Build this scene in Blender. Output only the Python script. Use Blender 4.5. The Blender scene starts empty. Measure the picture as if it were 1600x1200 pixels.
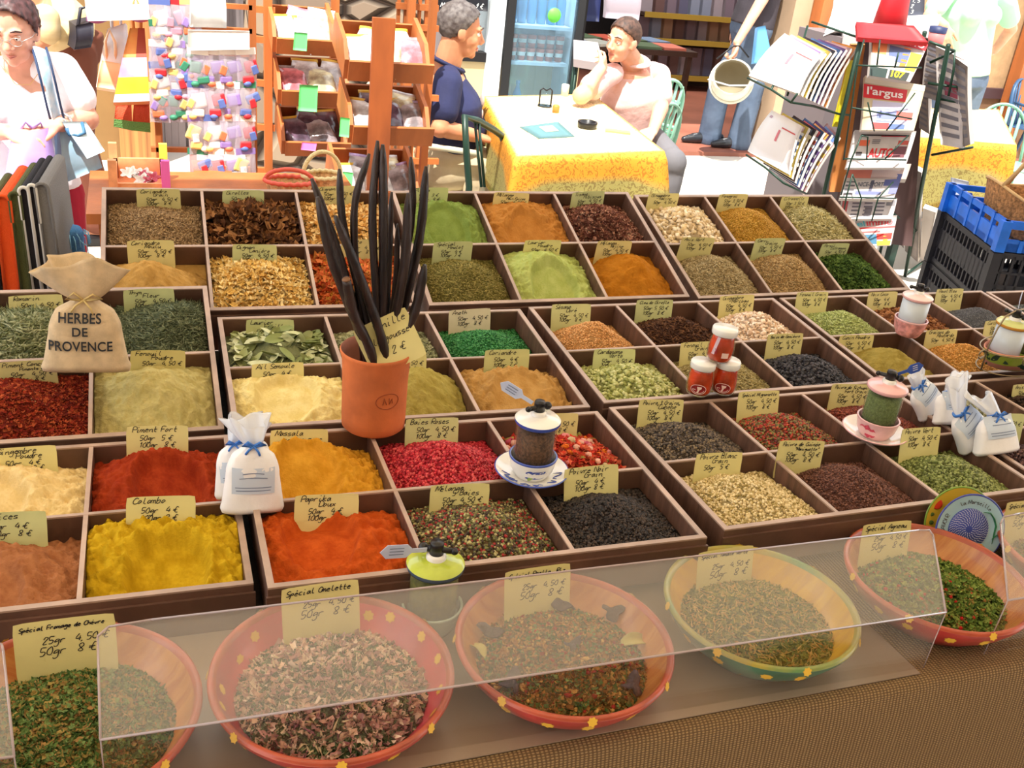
import bpy, bmesh, math, random
import numpy as np
from mathutils import Vector, Matrix, Euler, noise
random.seed(7); np.random.seed(7)
SC = bpy.context.scene
COL = SC.collection
PI = math.pi
# ------------------------------------------------------------------ camera
CAM_H = 1.66
FPX = 1581.436
RC = Matrix(((0.9412929887915302, -0.32213064359432153, 0.10099186952093032),
             (-0.0564823489814201, -0.44521357601453526, -0.8936412121113417),
             (0.33283217017795247, 0.8354739494369618, -0.43727111304634336)))   # world -> camera (x right, y down, z forward)
cam_d = bpy.data.cameras.new('camera'); cam = bpy.data.objects.new('camera', cam_d); COL.objects.link(cam)
cam_d.sensor_width = 36.0; cam_d.sensor_fit = 'HORIZONTAL'; cam_d.lens = 36.0 * FPX / 1600.0
cam_d.clip_start = .05; cam_d.clip_end = 200
RT = RC.transposed()
m3 = Matrix((RT.col[0], -RT.col[1], -RT.col[2])).transposed()
cam.matrix_world = Matrix.Translation((0, 0, CAM_H)) @ m3.to_4x4()
SC.camera = cam
# ------------------------------------------------------------------ light
SC.view_settings.view_transform = 'Standard'; SC.view_settings.look = 'None'
SC.view_settings.gamma = 1.0; SC.view_settings.use_curve_mapping = False
SC.view_settings.exposure = 0.30
w = bpy.data.worlds.new('sky'); SC.world = w; w.use_nodes = True
wn = w.node_tree.nodes; wl = w.node_tree.links
bg = wn['Background']; bg.inputs['Strength'].default_value = 1.9
bg.inputs['Color'].default_value = (0.93, 0.96, 1.0, 1)
sun_d = bpy.data.lights.new('sun', 'SUN'); sun_d.energy = 7.5; sun_d.angle = math.radians(1.0); sun_d.color = (1.0, .96, .88)
sun = bpy.data.objects.new('sun', sun_d); COL.objects.link(sun)
SUN_TO = Vector((-.35, -.50, 1.25)).normalized()      # towards the sun
sun.rotation_euler = SUN_TO.to_track_quat('Z', 'Y').to_euler()
sun.location = (0, 0, 8)
# ------------------------------------------------------------------ helpers: rays from the tripod to real distances
def ray(px, py):
    return RT @ Vector((px - 800, py - 600, FPX))
def onz(px, py, z):
    v = ray(px, py); return v * ((z - CAM_H) / v.z) + Vector((0, 0, CAM_H))
def ony(px, py, y):
    v = ray(px, py); return v * (y / v.y) + Vector((0, 0, CAM_H))
def lin(c):
    c = c / 255.0
    return c / 12.92 if c <= .04045 else ((c + .055) / 1.055) ** 2.4
def rgb(r, g=None, b=None):
    if g is None: r, g, b = r
    return (lin(r), lin(g), lin(b), 1.0)
def lin3(c): return np.array([lin(x) for x in c])
MC = {}
def mat(name, col, rough=.6, metal=0.0, var=0.0, vscale=20.0, bump=0.0, bscale=80.0, spec=.5, alpha=1.0, trans=0.0,
        col2=None, emit=None, coat=0.0, ior=1.45, stretch=None, dist=.01):
    if name in MC: return MC[name]
    m = bpy.data.materials.new(name); m.use_nodes = True; MC[name] = m
    nt = m.node_tree; p = nt.nodes['Principled BSDF']
    p.inputs['Base Color'].default_value = rgb(col); p.inputs['Roughness'].default_value = rough
    p.inputs['Metallic'].default_value = metal; p.inputs['Specular IOR Level'].default_value = spec
    p.inputs['Transmission Weight'].default_value = trans; p.inputs['IOR'].default_value = ior
    p.inputs['Alpha'].default_value = alpha; p.inputs['Coat Weight'].default_value = coat
    if emit: p.inputs['Emission Color'].default_value = rgb(col); p.inputs['Emission Strength'].default_value = emit
    tc = None
    def coord():
        nonlocal tc
        if tc is None:
            tc = nt.nodes.new('ShaderNodeTexCoord')
            if stretch:
                mp = nt.nodes.new('ShaderNodeMapping'); mp.inputs['Scale'].default_value = stretch
                nt.links.new(tc.outputs['Object'], mp.inputs['Vector']); tc = mp.outputs['Vector']
            else: tc = tc.outputs['Object']
        return tc
    if var or col2:
        n = nt.nodes.new('ShaderNodeTexNoise'); n.inputs['Scale'].default_value = vscale; n.inputs['Detail'].default_value = 6
        nt.links.new(coord(), n.inputs['Vector'])
        r = nt.nodes.new('ShaderNodeValToRGB'); nt.links.new(n.outputs['Fac'], r.inputs['Fac'])
        c = col; k = var
        a = tuple(max(0, x * (1 - k)) for x in c); b = col2 if col2 else tuple(min(255, x * (1 + k)) for x in c)
        if col2: a = c
        r.color_ramp.elements[0].position = .35; r.color_ramp.elements[1].position = .65
        r.color_ramp.elements[0].color = rgb(a); r.color_ramp.elements[1].color = rgb(b)
        nt.links.new(r.outputs['Color'], p.inputs['Base Color'])
    if bump:
        n2 = nt.nodes.new('ShaderNodeTexNoise'); n2.inputs['Scale'].default_value = bscale; n2.inputs['Detail'].default_value = 5
        nt.links.new(coord(), n2.inputs['Vector'])
        bp = nt.nodes.new('ShaderNodeBump'); bp.inputs['Strength'].default_value = bump; bp.inputs['Distance'].default_value = dist
        nt.links.new(n2.outputs['Fac'], bp.inputs['Height']); nt.links.new(bp.outputs['Normal'], p.inputs['Normal'])
    return m
def attr_mat(name, rough=.85, bump=0.0, bscale=300, spec=.3, coat=0):
    if name in MC: return MC[name]
    m = mat(name, (128, 128, 128), rough, bump=bump, bscale=bscale, spec=spec, coat=coat, dist=.006)
    nt = m.node_tree; a = nt.nodes.new('ShaderNodeAttribute'); a.attribute_name = 'Col'
    nt.links.new(a.outputs['Color'], nt.nodes['Principled BSDF'].inputs['Base Color'])
    return m
def glass(name, tint=(255, 255, 255), rough=.02, frost=0.0, haze=0.06, hazecol=(235, 235, 240), fres=1.33):
    """thin clear sheet: sees through, mirrors at grazing angles, a little diffuse haze"""
    if name in MC: return MC[name]
    m = bpy.data.materials.new(name); m.use_nodes = True; MC[name] = m
    nt = m.node_tree; nt.nodes.clear()
    o = nt.nodes.new('ShaderNodeOutputMaterial'); t = nt.nodes.new('ShaderNodeBsdfTransparent'); t.inputs['Color'].default_value = rgb(tint)
    g = nt.nodes.new('ShaderNodeBsdfGlossy'); g.inputs['Roughness'].default_value = rough; g.inputs['Color'].default_value = (1, 1, 1, 1)
    lw = nt.nodes.new('ShaderNodeLayerWeight'); lw.inputs['Blend'].default_value = .5; pw = nt.nodes.new('ShaderNodeMath'); pw.operation = 'POWER'; pw.inputs[1].default_value = 4; nt.links.new(lw.outputs['Facing'], pw.inputs[0])
    f = nt.nodes.new('ShaderNodeMath'); f.operation = 'MULTIPLY_ADD'; nt.links.new(pw.outputs[0], f.inputs[0]); f.inputs[1].default_value = .75; f.inputs[2].default_value = (fres - 1) ** 2 / (fres + 1) ** 2
    d = nt.nodes.new('ShaderNodeBsdfDiffuse'); d.inputs['Color'].default_value = rgb(hazecol)
    a = nt.nodes.new('ShaderNodeMixShader'); b = nt.nodes.new('ShaderNodeMixShader')
    a.inputs['Fac'].default_value = haze
    nt.links.new(t.outputs[0], a.inputs[1]); nt.links.new(d.outputs[0], a.inputs[2])
    nt.links.new(f.outputs[0], b.inputs['Fac']); nt.links.new(a.outputs[0], b.inputs[1]); nt.links.new(g.outputs[0], b.inputs[2])
    nt.links.new(b.outputs[0], o.inputs['Surface'])
    return m
# ------------------------------------------------------------------ mesh builder
class MB:
    def __init__(s): s.v = []; s.f = []; s.mi = []; s.sm = []
    def add(s, vs, fs, mi=0, smooth=True, M=None):
        o = len(s.v)
        if M is not None: vs = [M @ Vector(v) for v in vs]
        s.v += [tuple(v) for v in vs]
        for f in fs: s.f.append(tuple(i + o for i in f)); s.mi.append(mi); s.sm.append(smooth)
        return s
    def box(s, c, size, mi=0, M=None, bev=0.0):
        x, y, z = [d / 2 for d in size]; cx, cy, cz = c
        if bev <= 0:
            vs = [(cx + i * x, cy + j * y, cz + k * z) for i in (-1, 1) for j in (-1, 1) for k in (-1, 1)]
            fs = [(0, 1, 3, 2), (4, 6, 7, 5), (0, 4, 5, 1), (2, 3, 7, 6), (0, 2, 6, 4), (1, 5, 7, 3)]
            return s.add(vs, fs, mi, False, M)
        bm = bmesh.new(); bmesh.ops.create_cube(bm, size=1)
        for v in bm.verts: v.co = Vector((v.co.x * size[0], v.co.y * size[1], v.co.z * size[2]))
        bmesh.ops.bevel(bm, geom=bm.edges[:], offset=bev, segments=2, affect='EDGES', profile=.5)
        bm.verts.index_update()
        vs = [(v.co.x + cx, v.co.y + cy, v.co.z + cz) for v in bm.verts]; fs = [tuple(v.index for v in f.verts) for f in bm.faces]
        bm.free(); return s.add(vs, fs, mi, False, M)
    def boxx(s, x0, x1, y0, y1, z0, z1, mi=0, M=None):
        return s.box(((x0 + x1) / 2, (y0 + y1) / 2, (z0 + z1) / 2), (x1 - x0, y1 - y0, z1 - z0), mi, M)
    def lathe(s, prof, seg=32, mi=0, M=None, sx=1.0, sy=1.0, closed=False, smooth=True, a0=0, a1=2 * PI):
        n = len(prof); vs = []; full = abs(a1 - a0 - 2 * PI) < 1e-6; m = seg if full else seg + 1
        for i in range(m):
            a = a0 + (a1 - a0) * i / seg
            for r, z in prof: vs.append((r * math.cos(a) * sx, r * math.sin(a) * sy, z))
        fs = []
        for i in range(seg):
            j = (i + 1) % m
            for k in range(n - 1 if not closed else n):
                l = (k + 1) % n
                fs.append((i * n + k, j * n + k, j * n + l, i * n + l))
        return s.add(vs, fs, mi, smooth, M)
    def disc(s, r, z, seg=32, mi=0, M=None):
        return s.add([(r * math.cos(2 * PI * i / seg), r * math.sin(2 * PI * i / seg), z) for i in range(seg)], [tuple(range(seg))], mi, False, M)
    def cyl(s, r, z0, z1, seg=24, mi=0, M=None, r2=None):
        r2 = r if r2 is None else r2
        s.lathe([(r, z0), (r2, z1)], seg, mi, M)
        s.disc(r2, z1, seg, mi, M); s.add([(r * math.cos(-2 * PI * i / seg), r * math.sin(-2 * PI * i / seg), z0) for i in range(seg)], [tuple(range(seg))], mi, False, M)
        return s
    def tube(s, pts, rad, seg=8, mi=0, M=None, flat=1.0, up=None, caps=True, closed=False):
        pts = [Vector(p) for p in pts]; n = len(pts)
        if not hasattr(rad, '__len__'): rad = [rad] * n
        vs = []; prev = None
        for i, p in enumerate(pts):
            if closed: t = pts[(i + 1) % n] - pts[i - 1]
            else: t = (pts[min(i + 1, n - 1)] - pts[max(i - 1, 0)])
            if t.length < 1e-9: t = Vector((0, 0, 1))
            t.normalize()
            if prev is None:
                u = Vector(up) if up else (Vector((0, 0, 1)) if abs(t.z) < .9 else Vector((0, 1, 0)))
            else: u = prev
            u = (u - t * u.dot(t))
            if u.length < 1e-6: u = t.orthogonal()
            u.normalize(); prev = u; w_ = t.cross(u)
            r = rad[i]; ra, rb = (r if not hasattr(r, '__len__') else r[0]), (r * flat if not hasattr(r, '__len__') else r[1])
            for k in range(seg):
                a = 2 * PI * k / seg
                vs.append(p + u * (math.cos(a) * ra) + w_ * (math.sin(a) * rb))
        fs = []
        for i in range(n if closed else n - 1):
            j = (i + 1) % n
            for k in range(seg):
                l = (k + 1) % seg
                fs.append((i * seg + k, i * seg + l, j * seg + l, j * seg + k))
        if caps and not closed:
            fs.append(tuple(range(seg - 1, -1, -1))); fs.append(tuple((n - 1) * seg + k for k in range(seg)))
        return s.add(vs, fs, mi, True, M)
    def ball(s, c, r, mi=0, M=None, seg=16, rings=10, R=None):
        if not hasattr(r, '__len__'): r = (r, r, r)
        vs = []; R = R or Matrix.Identity(3)
        for i in range(rings + 1):
            th = PI * i / rings
            for j in range(seg):
                a = 2 * PI * j / seg
                vs.append(R @ Vector((r[0] * math.sin(th) * math.cos(a), r[1] * math.sin(th) * math.sin(a), r[2] * math.cos(th))) + Vector(c))
        fs = []
        for i in range(rings):
            for j in range(seg):
                l = (j + 1) % seg
                fs.append((i * seg + j, (i + 1) * seg + j, (i + 1) * seg + l, i * seg + l))
        return s.add(vs, fs, mi, True, M)
    def poly(s, pts, th=0.0, mi=0, M=None, n=None):
        """flat polygon, given thickness along its normal"""
        P = [Vector(p) for p in pts]
        if th == 0: return s.add(P, [tuple(range(len(P)))], mi, False, M)
        nn = Vector(n) if n else (P[1] - P[0]).cross(P[2] - P[0]).normalized()
        Q = [p - nn * th for p in P]; k = len(P)
        fs = [tuple(range(k)), tuple(range(2 * k - 1, k - 1, -1))] + [((i + 1) % k, i, k + i, k + (i + 1) % k) for i in range(k)]
        return s.add(P + Q, fs, mi, False, M)
    def grid(s, fn, nu, nv, mi=0, M=None, smooth=True, closed_u=False):
        vs = [fn(i / nu, j / nv) for i in range(nu + (0 if closed_u else 1)) for j in range(nv + 1)]
        m = nu if closed_u else nu + 1
        fs = [(i * (nv + 1) + j, ((i + 1) % m) * (nv + 1) + j, ((i + 1) % m) * (nv + 1) + j + 1, i * (nv + 1) + j + 1) for i in range(nu) for j in range(nv)]
        return s.add(vs, fs, mi, smooth, M)
    def build(s, name, mats, parent=None, M=None, mods=None, weld=False):
        me = bpy.data.meshes.new(name); me.from_pydata([tuple(v) for v in s.v], [], s.f)
        me.polygons.foreach_set('material_index', s.mi); me.polygons.foreach_set('use_smooth', s.sm)
        if not isinstance(mats, (list, tuple)): mats = [mats]
        for m in mats: me.materials.append(m)
        if weld:
            bm = bmesh.new(); bm.from_mesh(me); bmesh.ops.remove_doubles(bm, verts=bm.verts, dist=1e-5); bm.to_mesh(me); bm.free()
        me.update()
        o = bpy.data.objects.new(name, me); COL.objects.link(o)
        if parent: o.parent = parent
        if M is not None: o.matrix_local = M
        if mods: mods(o)
        return o
def tag(o, label=None, cat=None, group=None, kind=None):
    if label: o['label'] = label
    if cat: o['category'] = cat
    if group: o['group'] = group
    if kind: o['kind'] = kind
    return o
def thing(name, label, cat, loc=(0, 0, 0), rotz=0, group=None, M=None):
    o = bpy.data.objects.new(name, None); COL.objects.link(o); o.empty_display_size = .05
    if M is not None: o.matrix_world = M
    else: o.location = loc; o.rotation_euler = (0, 0, rotz)
    return tag(o, label, cat, group)
def copy_tree(o, M=None, label=None, parent=None):
    c = o.copy(); COL.objects.link(c); c.parent = parent
    if parent is None and M is not None: c.matrix_world = M
    if label: c['label'] = label
    for ch in list(o.children): copy_tree(ch, parent=c)
    return c
def T(x, y=None, z=None):
    return Matrix.Translation(x if y is None else (x, y, z))
def RX(a): return Matrix.Rotation(a, 4, 'X')
def RY(a): return Matrix.Rotation(a, 4, 'Y')
def RZ(a): return Matrix.Rotation(a, 4, 'Z')
def rad(a): return math.radians(a)
# ------------------------------------------------------------------ handwriting: single-stroke pen letters
PEN = {'a': '46 26 14 23 34 46 44 53', 'b': '19 13 33 45 36 15', 'c': '46 26 14 23 43', 'd': '46 26 14 23 34 49 43 53', 'e': '15 45 36 26 14 23 43',
 'f': '48 39 28 20;15 45', 'g': '46 26 14 24 45 46 41 20 11', 'h': '19 13;15 36 45 43', 'i': '26 23 33;28 29', 'j': '36 31 10;38 39', 'k': '19 13;46 15 43',
 'l': '29 24 33 43', 'm': '06 03;05 16 25 23;25 36 45 43 53', 'n': '16 13;15 36 45 43 53', 'o': '26 14 23 34 45 36 26', 'p': '16 10;15 36 45 34 14',
 'q': '46 26 14 24 45;46 40', 'r': '16 13;15 26 46', 's': '46 26 15 44 33 13', 't': '29 24 33 43;16 46', 'u': '16 14 23 34 46 43 53', 'v': '16 23 46',
 'w': '06 13 25 33 56', 'x': '16 43;46 13', 'y': '16 24 44;46 41 20', 'z': '16 46 13 43', 'A': '03 39 53;15 45', 'B': '13 19 39 47 16 46 44 33 13',
 'C': '58 39 17 14 33 54', 'D': '13 19 39 57 54 33 13', 'E': '59 19 13 53;16 46', 'F': '59 19 13;16 46', 'G': '58 39 17 14 33 54 56 36', 'H': '19 13;59 53;16 56',
 'I': '29 23', 'J': '49 44 23 14', 'K': '19 13;59 16 53', 'L': '19 13 53', 'M': '03 19 34 59 63', 'N': '13 19 53 59', 'O': '39 17 14 33 54 57 39',
 'P': '13 19 49 57 46 16', 'Q': '39 17 14 33 54 57 39;35 62', 'R': '13 19 49 57 46 16 53', 'S': '58 39 17 26 45 54 33 13', 'T': '09 59;39 33', 'U': '19 14 33 54 59',
 'V': '19 33 59', 'X': '19 53;59 13', 'Z': '19 59 13 53', '0': '39 17 14 33 44 47 39', '1': '27 39 33', '2': '17 29 48 13 43', '3': '18 39 47 26 45 33 13',
 '4': '39 15 55;47 43', '5': '49 19 16 36 45 33 13', '6': '49 26 14 33 44 46 15', '7': '19 49 23', '8': '26 18 39 47 14 33 44 26', '9': '46 27 38 49 46 23',
 '\u20ac': '58 39 26 24 33 53;06 46;05 35', ',': '23 12', '"': '29 27;39 37', "'": '29 27', '\u00e9': '15 45 36 26 14 23 43;28 39', '\u00e8': '15 45 36 26 14 23 43;29 38'}
def pen_text(mb, text, x, y, s, width, depth=-.0008, slant=.3, jitter=.25, fn=None, mi=0, adv=4.3, rnd=random):
    """strokes laid on the local xz plane facing -y"""
    cx = 0.0
    for ch in text:
        g = PEN.get(ch)
        if g is None: cx += adv * .8; continue
        jy = rnd.uniform(-jitter, jitter)
        for st in g.split(';'):
            P = [(int(q[0]), int(q[1]) - 3 + jy) for q in st.split()]
            if len(P) > 2:
                Q = []
                for i in range(len(P) - 1):
                    p0 = P[max(i - 1, 0)]; p1 = P[i]; p2 = P[i + 1]; p3 = P[min(i + 2, len(P) - 1)]
                    for k in range(3):
                        t = k / 3
                        Q.append(tuple(.5 * (2 * p1[d] + (p2[d] - p0[d]) * t + (2 * p0[d] - 5 * p1[d] + 4 * p2[d] - p3[d]) * t * t + (3 * p1[d] - p0[d] - 3 * p2[d] + p3[d]) * t ** 3) for d in (0, 1)))
                Q.append(P[-1]); P = Q
            W = []
            for i, (a, b) in enumerate(P):
                a0, b0 = P[max(i - 1, 0)]; a1, b1 = P[min(i + 1, len(P) - 1)]
                dx, dy = a1 - a0, b1 - b0; L = math.hypot(dx, dy) or 1
                wx, wy = -dy / L * width / 2, dx / L * width / 2
                X = x + (cx + a + b * slant) * s; Y = y + b * s
                for sg in (1, -1):
                    q = (X + sg * wx, Y + sg * wy)
                    W.append(fn(*q) if fn else (q[0], depth, q[1]))
            mb.add(W, [(2 * i, 2 * i + 1, 2 * i + 3, 2 * i + 2) for i in range(len(P) - 1)], mi, False)
        cx += adv
    return cx * s
def pen_width(text, s, adv=4.3): return sum(adv if c in PEN else adv * .8 for c in text) * s
TXM = {}
def text_mesh(name, body, size, m, parent, M, bold=0.0, extrude=.0004, shear=0, sx=1.0, align='CENTER', spacing=1.0, name_as=None):
    c = bpy.data.curves.new(name, 'FONT'); c.body = body; c.size = 1.0; c.offset = bold / size; c.extrude = extrude / size; c.shear = shear
    c.align_x = align; c.align_y = 'CENTER'; c.space_character = spacing
    tmp = bpy.data.objects.new('t', c); COL.objects.link(tmp)
    me = bpy.data.meshes.new_from_object(tmp.evaluated_get(bpy.context.evaluated_depsgraph_get()))
    bpy.data.objects.remove(tmp); bpy.data.curves.remove(c)
    me.name = name; me.materials.clear(); me.materials.append(m)
    o = bpy.data.objects.new(name, me); COL.objects.link(o); o.parent = parent
    TXM[o.name] = M @ RX(PI / 2) @ Matrix.Diagonal((sx * size, size, size, 1)); o.matrix_local = TXM[o.name]
    return o
# ------------------------------------------------------------------ the stall: table, cloth, trays
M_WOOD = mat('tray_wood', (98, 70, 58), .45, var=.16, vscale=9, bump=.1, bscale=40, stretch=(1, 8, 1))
M_RIM = mat('tray_rim_skylit', (172, 146, 130), .38, var=.10, vscale=14)  # lighter colour paints the sky light onto the rim tops
M_DARK = mat('dark_cloth', (38, 32, 30), .9, bump=.3)
M_CARD = mat('card_yellow', (222, 212, 146), .55, var=.03, vscale=12)
M_INK = mat('pen_ink', (30, 27, 32), .6)
M_STEEL = mat('counter_sheet', (150, 132, 116), .28, var=.05, vscale=5, spec=.6)

def burlap():
    m = mat('burlap', (150, 120, 76), .95)
    nt = m.node_tree; p = nt.nodes['Principled BSDF']
    tc = nt.nodes.new('ShaderNodeTexCoord')
    def wave(sc, d):
        mp = nt.nodes.new('ShaderNodeMapping'); mp.inputs['Scale'].default_value = sc; nt.links.new(tc.outputs['UV'], mp.inputs['Vector'])
        w_ = nt.nodes.new('ShaderNodeTexWave'); w_.bands_direction = d; w_.inputs['Scale'].default_value = 1; w_.inputs['Distortion'].default_value = 1.6
        w_.inputs['Detail'].default_value = 2; w_.inputs['Detail Scale'].default_value = .6
        nt.links.new(mp.outputs[0], w_.inputs['Vector']); return w_
    a = wave((60, 60, 1), 'X'); b = wave((95, 95, 1), 'Y')
    mx = nt.nodes.new('ShaderNodeMath'); mx.operation = 'MULTIPLY'; nt.links.new(a.outputs['Fac'], mx.inputs[0]); nt.links.new(b.outputs['Fac'], mx.inputs[1])
    r = nt.nodes.new('ShaderNodeValToRGB'); r.color_ramp.elements[0].color = rgb(100, 76, 48); r.color_ramp.elements[1].color = rgb(166, 136, 94)
    r.color_ramp.elements[0].position = .02; r.color_ramp.elements[1].position = .6
    nt.links.new(mx.outputs[0], r.inputs['Fac']); nt.links.new(r.outputs['Color'], p.inputs['Base Color'])
    bp = nt.nodes.new('ShaderNodeBump'); bp.inputs['Strength'].default_value = .6; bp.inputs['Distance'].default_value = .003
    nt.links.new(mx.outputs[0], bp.inputs['Height']); nt.links.new(bp.outputs[0], p.inputs['Normal'])
    return m
M_BURLAP = burlap()
# table: top board, trestle legs
tb = thing('market_table', 'long market stall table under the spice trays and burlap cloth', 'table', (.7, 1.3, 0))
MB().boxx(-1.55, 1.65, -.5, .55, .762, .79).build('table_top', mat('raw_board', (150, 120, 90), .8), tb)
MB().boxx(-1.55, 1.65, .545, .57, .60, .79).build('apron', MC['raw_board'], tb)
for sx in (-1.4, 0, 1.5):
    for sy in (-.44, .48): MB().boxx(sx - .025, sx + .025, sy - .025, sy + .025, 0, .762).build('leg', MC['raw_board'], tb)
# burlap cloth
def burlap_cloth():
    b = MB(); nu, nv = 90, 60
    x0, x1 = -.95, 2.45
    rows = [(1.06, .7915)] + [(1.06 - .3 * i / 10, .7915) for i in range(1, 10)] + [(.764, .7915), (.757, .789), (.752, .782), (.75, .77)]
    rows += [(.748 - .035 * i / 30, .77 - .70 * i / 30) for i in range(1, 31)]
    vs = []; uv = []
    for i in range(nu + 1):
        x = x0 + (x1 - x0) * i / nu; L = 0; pr = rows[0]
        for j, (y, z) in enumerate(rows):
            L += math.hypot(y - pr[0], z - pr[1]); pr = (y, z)
            d = max(0, .78 - z) / .7
            yy = y + .022 * d * math.sin(x * 9 + 1.3 * math.sin(x * 3.1)) - .01 * d
            vs.append((x, yy, z)); uv.append((x, L))
    n = len(rows); fs = [(i * n + j, i * n + j + 1, (i + 1) * n + j + 1, (i + 1) * n + j) for i in range(nu) for j in range(n - 1)]
    b.add(vs, fs, 0, True); o = b.build('burlap_cloth', M_BURLAP)
    ul = o.data.uv_layers.new(name='UV')
    for l in o.data.loops: ul.data[l.index].uv = uv[l.vertex_index]
    return tag(o, 'coarse brown burlap cloth draped over the front of the stall', 'cloth')
burlap_cloth()
tag(MB().boxx(-.95, 2.45, 1.065, 1.86, .7905, .798).build('table_cover', M_DARK), 'dark cloth covering the table beneath the spice trays', 'cloth')
# glossy sheet the bowls stand on
tag(MB().add([(-.9, .768, .7945), (.925, .768, .7945), (.905, 1.04, .7945), (-.9, 1.04, .7945), (-.9, .768, .793), (.925, .768, .793), (.905, 1.04, .793), (-.9, 1.04, .793)],
    [(0, 1, 2, 3), (7, 6, 5, 4), (0, 4, 5, 1), (1, 5, 6, 2), (2, 6, 7, 3), (3, 7, 4, 0)], 0, False).build('counter_sheet', M_STEEL),
    'smooth brownish sheet lying on the burlap beneath the big bowls', 'counter sheet')

TW, TD, TH, WT = .60, .395, .064, .0085
CW, CD = TW / 3, TD / 2
TRAYS = {'A': (-.080, 2.234, -.646, -.019, 19.1), 'B': (.533, 2.214, -.643, .005, 19.1), 'C': (1.159, 2.231, -.654, .022, 19.1),
         'D': (-.496, 1.863, -.726, -.005, 14.2), 'E': (.118, 1.813, -.771, -.015, 3.0), 'F': (.743, 1.822, -.775, .010, 3.0),
         'G': (1.382, 1.858, -.788, .006, 3.0), 'H': (-.494, 1.442, -.811, -.010, -1.4), 'I': (.118, 1.397, -.791, -.008, -1.4),
         'J': (.747, 1.408, -.794, .014, -1.4), 'K': (1.371, 1.418, -.798, .018, -1.4), 'L': (2.0, 1.862, -.792, .006, 3.0)}
TLAB = {'A': 'brown wooden spice tray with six cells at the back left, holding mushrooms and flakes', 'B': 'brown wooden six-cell tray in the back row with two green powders',
        'C': 'brown wooden six-cell tray at the right end of the back row', 'D': 'wooden spice tray under the tied burlap sack',
        'E': 'wooden six-cell tray with the bay leaves, behind the terracotta pot', 'F': 'wooden six-cell tray with the three stacked red jars on it',
        'G': 'wooden six-cell tray with the pink and white mill on it', 'H': 'wooden tray at the front left with the mustard yellow powder',
        'I': 'wooden six-cell tray in front with orange powder and pink berries', 'J': 'wooden six-cell tray in front carrying the pink mill on a saucer',
        'K': 'wooden spice tray under the four white salt bags at the right edge', 'L': 'wooden spice tray behind the wire basket of mills at the right edge'}
def tray_M(k):
    x, y, z, yaw, tilt = TRAYS[k]
    return T(x, y, CAM_H + z) @ RZ(yaw) @ RX(rad(tilt))      # local: x right, y from 0 (back) to -TD (front), z = 0 at rim
TM = {k: tray_M(k) for k in TRAYS}
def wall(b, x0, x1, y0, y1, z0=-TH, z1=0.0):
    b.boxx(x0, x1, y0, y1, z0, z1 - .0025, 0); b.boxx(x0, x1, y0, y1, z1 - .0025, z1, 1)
for k in TRAYS:
    t = thing('spice_tray', TLAB[k], 'tray', M=TM[k], group=None)
    b = MB()
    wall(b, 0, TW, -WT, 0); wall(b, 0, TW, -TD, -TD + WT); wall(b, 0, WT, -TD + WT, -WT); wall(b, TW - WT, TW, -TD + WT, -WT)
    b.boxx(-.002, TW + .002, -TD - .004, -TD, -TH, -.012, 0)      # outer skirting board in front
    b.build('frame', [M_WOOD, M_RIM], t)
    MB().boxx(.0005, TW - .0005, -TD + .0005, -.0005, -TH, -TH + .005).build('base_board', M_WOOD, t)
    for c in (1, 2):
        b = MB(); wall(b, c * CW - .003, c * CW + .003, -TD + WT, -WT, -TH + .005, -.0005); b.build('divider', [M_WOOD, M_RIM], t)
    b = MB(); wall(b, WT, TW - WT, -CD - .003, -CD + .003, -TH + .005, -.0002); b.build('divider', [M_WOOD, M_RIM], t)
# plank risers that prop the tilted rear trays
for nm, ks, lab in (('A', 'ABC', 'hidden plank stand propping the rear row of trays'), ('D', 'D', 'plank stand propping the tray under the burlap sack')):
    x0 = TRAYS[ks[0]][0] + .02; x1 = TRAYS[ks[-1]][0] + TW - .03
    t = thing('tray_stand', lab, 'stand')
    yb, zb = TRAYS[nm][1], CAM_H + TRAYS[nm][2]; a = rad(TRAYS[nm][4])
    for yy in ((-.03, -.36) if nm == 'A' else (-.03, -.2)):
        z = zb + math.sin(a) * yy - TH * math.cos(a) - .006; y = yb + yy * math.cos(a) + TH * math.sin(a)
        zf = 0 if (y > 1.87) else .798
        MB().boxx(x0, x1, y - .012, y + .012, max(zf, z - .05), z).build('rail', M_WOOD, t)
        if zf == 0:
            for xx in (x0 + .03, (x0 + x1) / 2, x1 - .03): MB().boxx(xx - .02, xx + .02, y - .02, y + .02, 0, z - .05).build('leg', M_WOOD, t)
# ------------------------------------------------------------------ spices
def np_mesh(name, V, F, C, mats, mi=None, smooth=True):
    me = bpy.data.meshes.new(name); n = len(V); nf = len(F); k = F.shape[1]
    me.vertices.add(n); me.vertices.foreach_set('co', V.astype(np.float32).ravel())
    me.loops.add(nf * k); me.loops.foreach_set('vertex_index', F.astype(np.int32).ravel())
    me.polygons.add(nf); me.polygons.foreach_set('loop_start', np.arange(0, nf * k, k, dtype=np.int32)); me.polygons.foreach_set('loop_total', np.full(nf, k, np.int32))
    if mi is not None: me.polygons.foreach_set('material_index', mi.astype(np.int32))
    me.polygons.foreach_set('use_smooth', np.full(nf, smooth, bool))
    for m in mats: me.materials.append(m)
    me.update(calc_edges=True)
    if C is not None:
        a = me.color_attributes.new('Col', 'FLOAT_COLOR', 'POINT'); a.data.foreach_set('color', np.hstack([C, np.ones((n, 1))]).astype(np.float32).ravel())
    o = bpy.data.objects.new(name, me); COL.objects.link(o); return o
def ico():
    bm = bmesh.new(); bmesh.ops.create_icosphere(bm, subdivisions=1, radius=1)
    bm.verts.index_update(); V = np.array([v.co[:] for v in bm.verts]); F = np.array([[v.index for v in f.verts] for f in bm.faces]); bm.free(); return V, F
ICO = ico()
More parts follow.
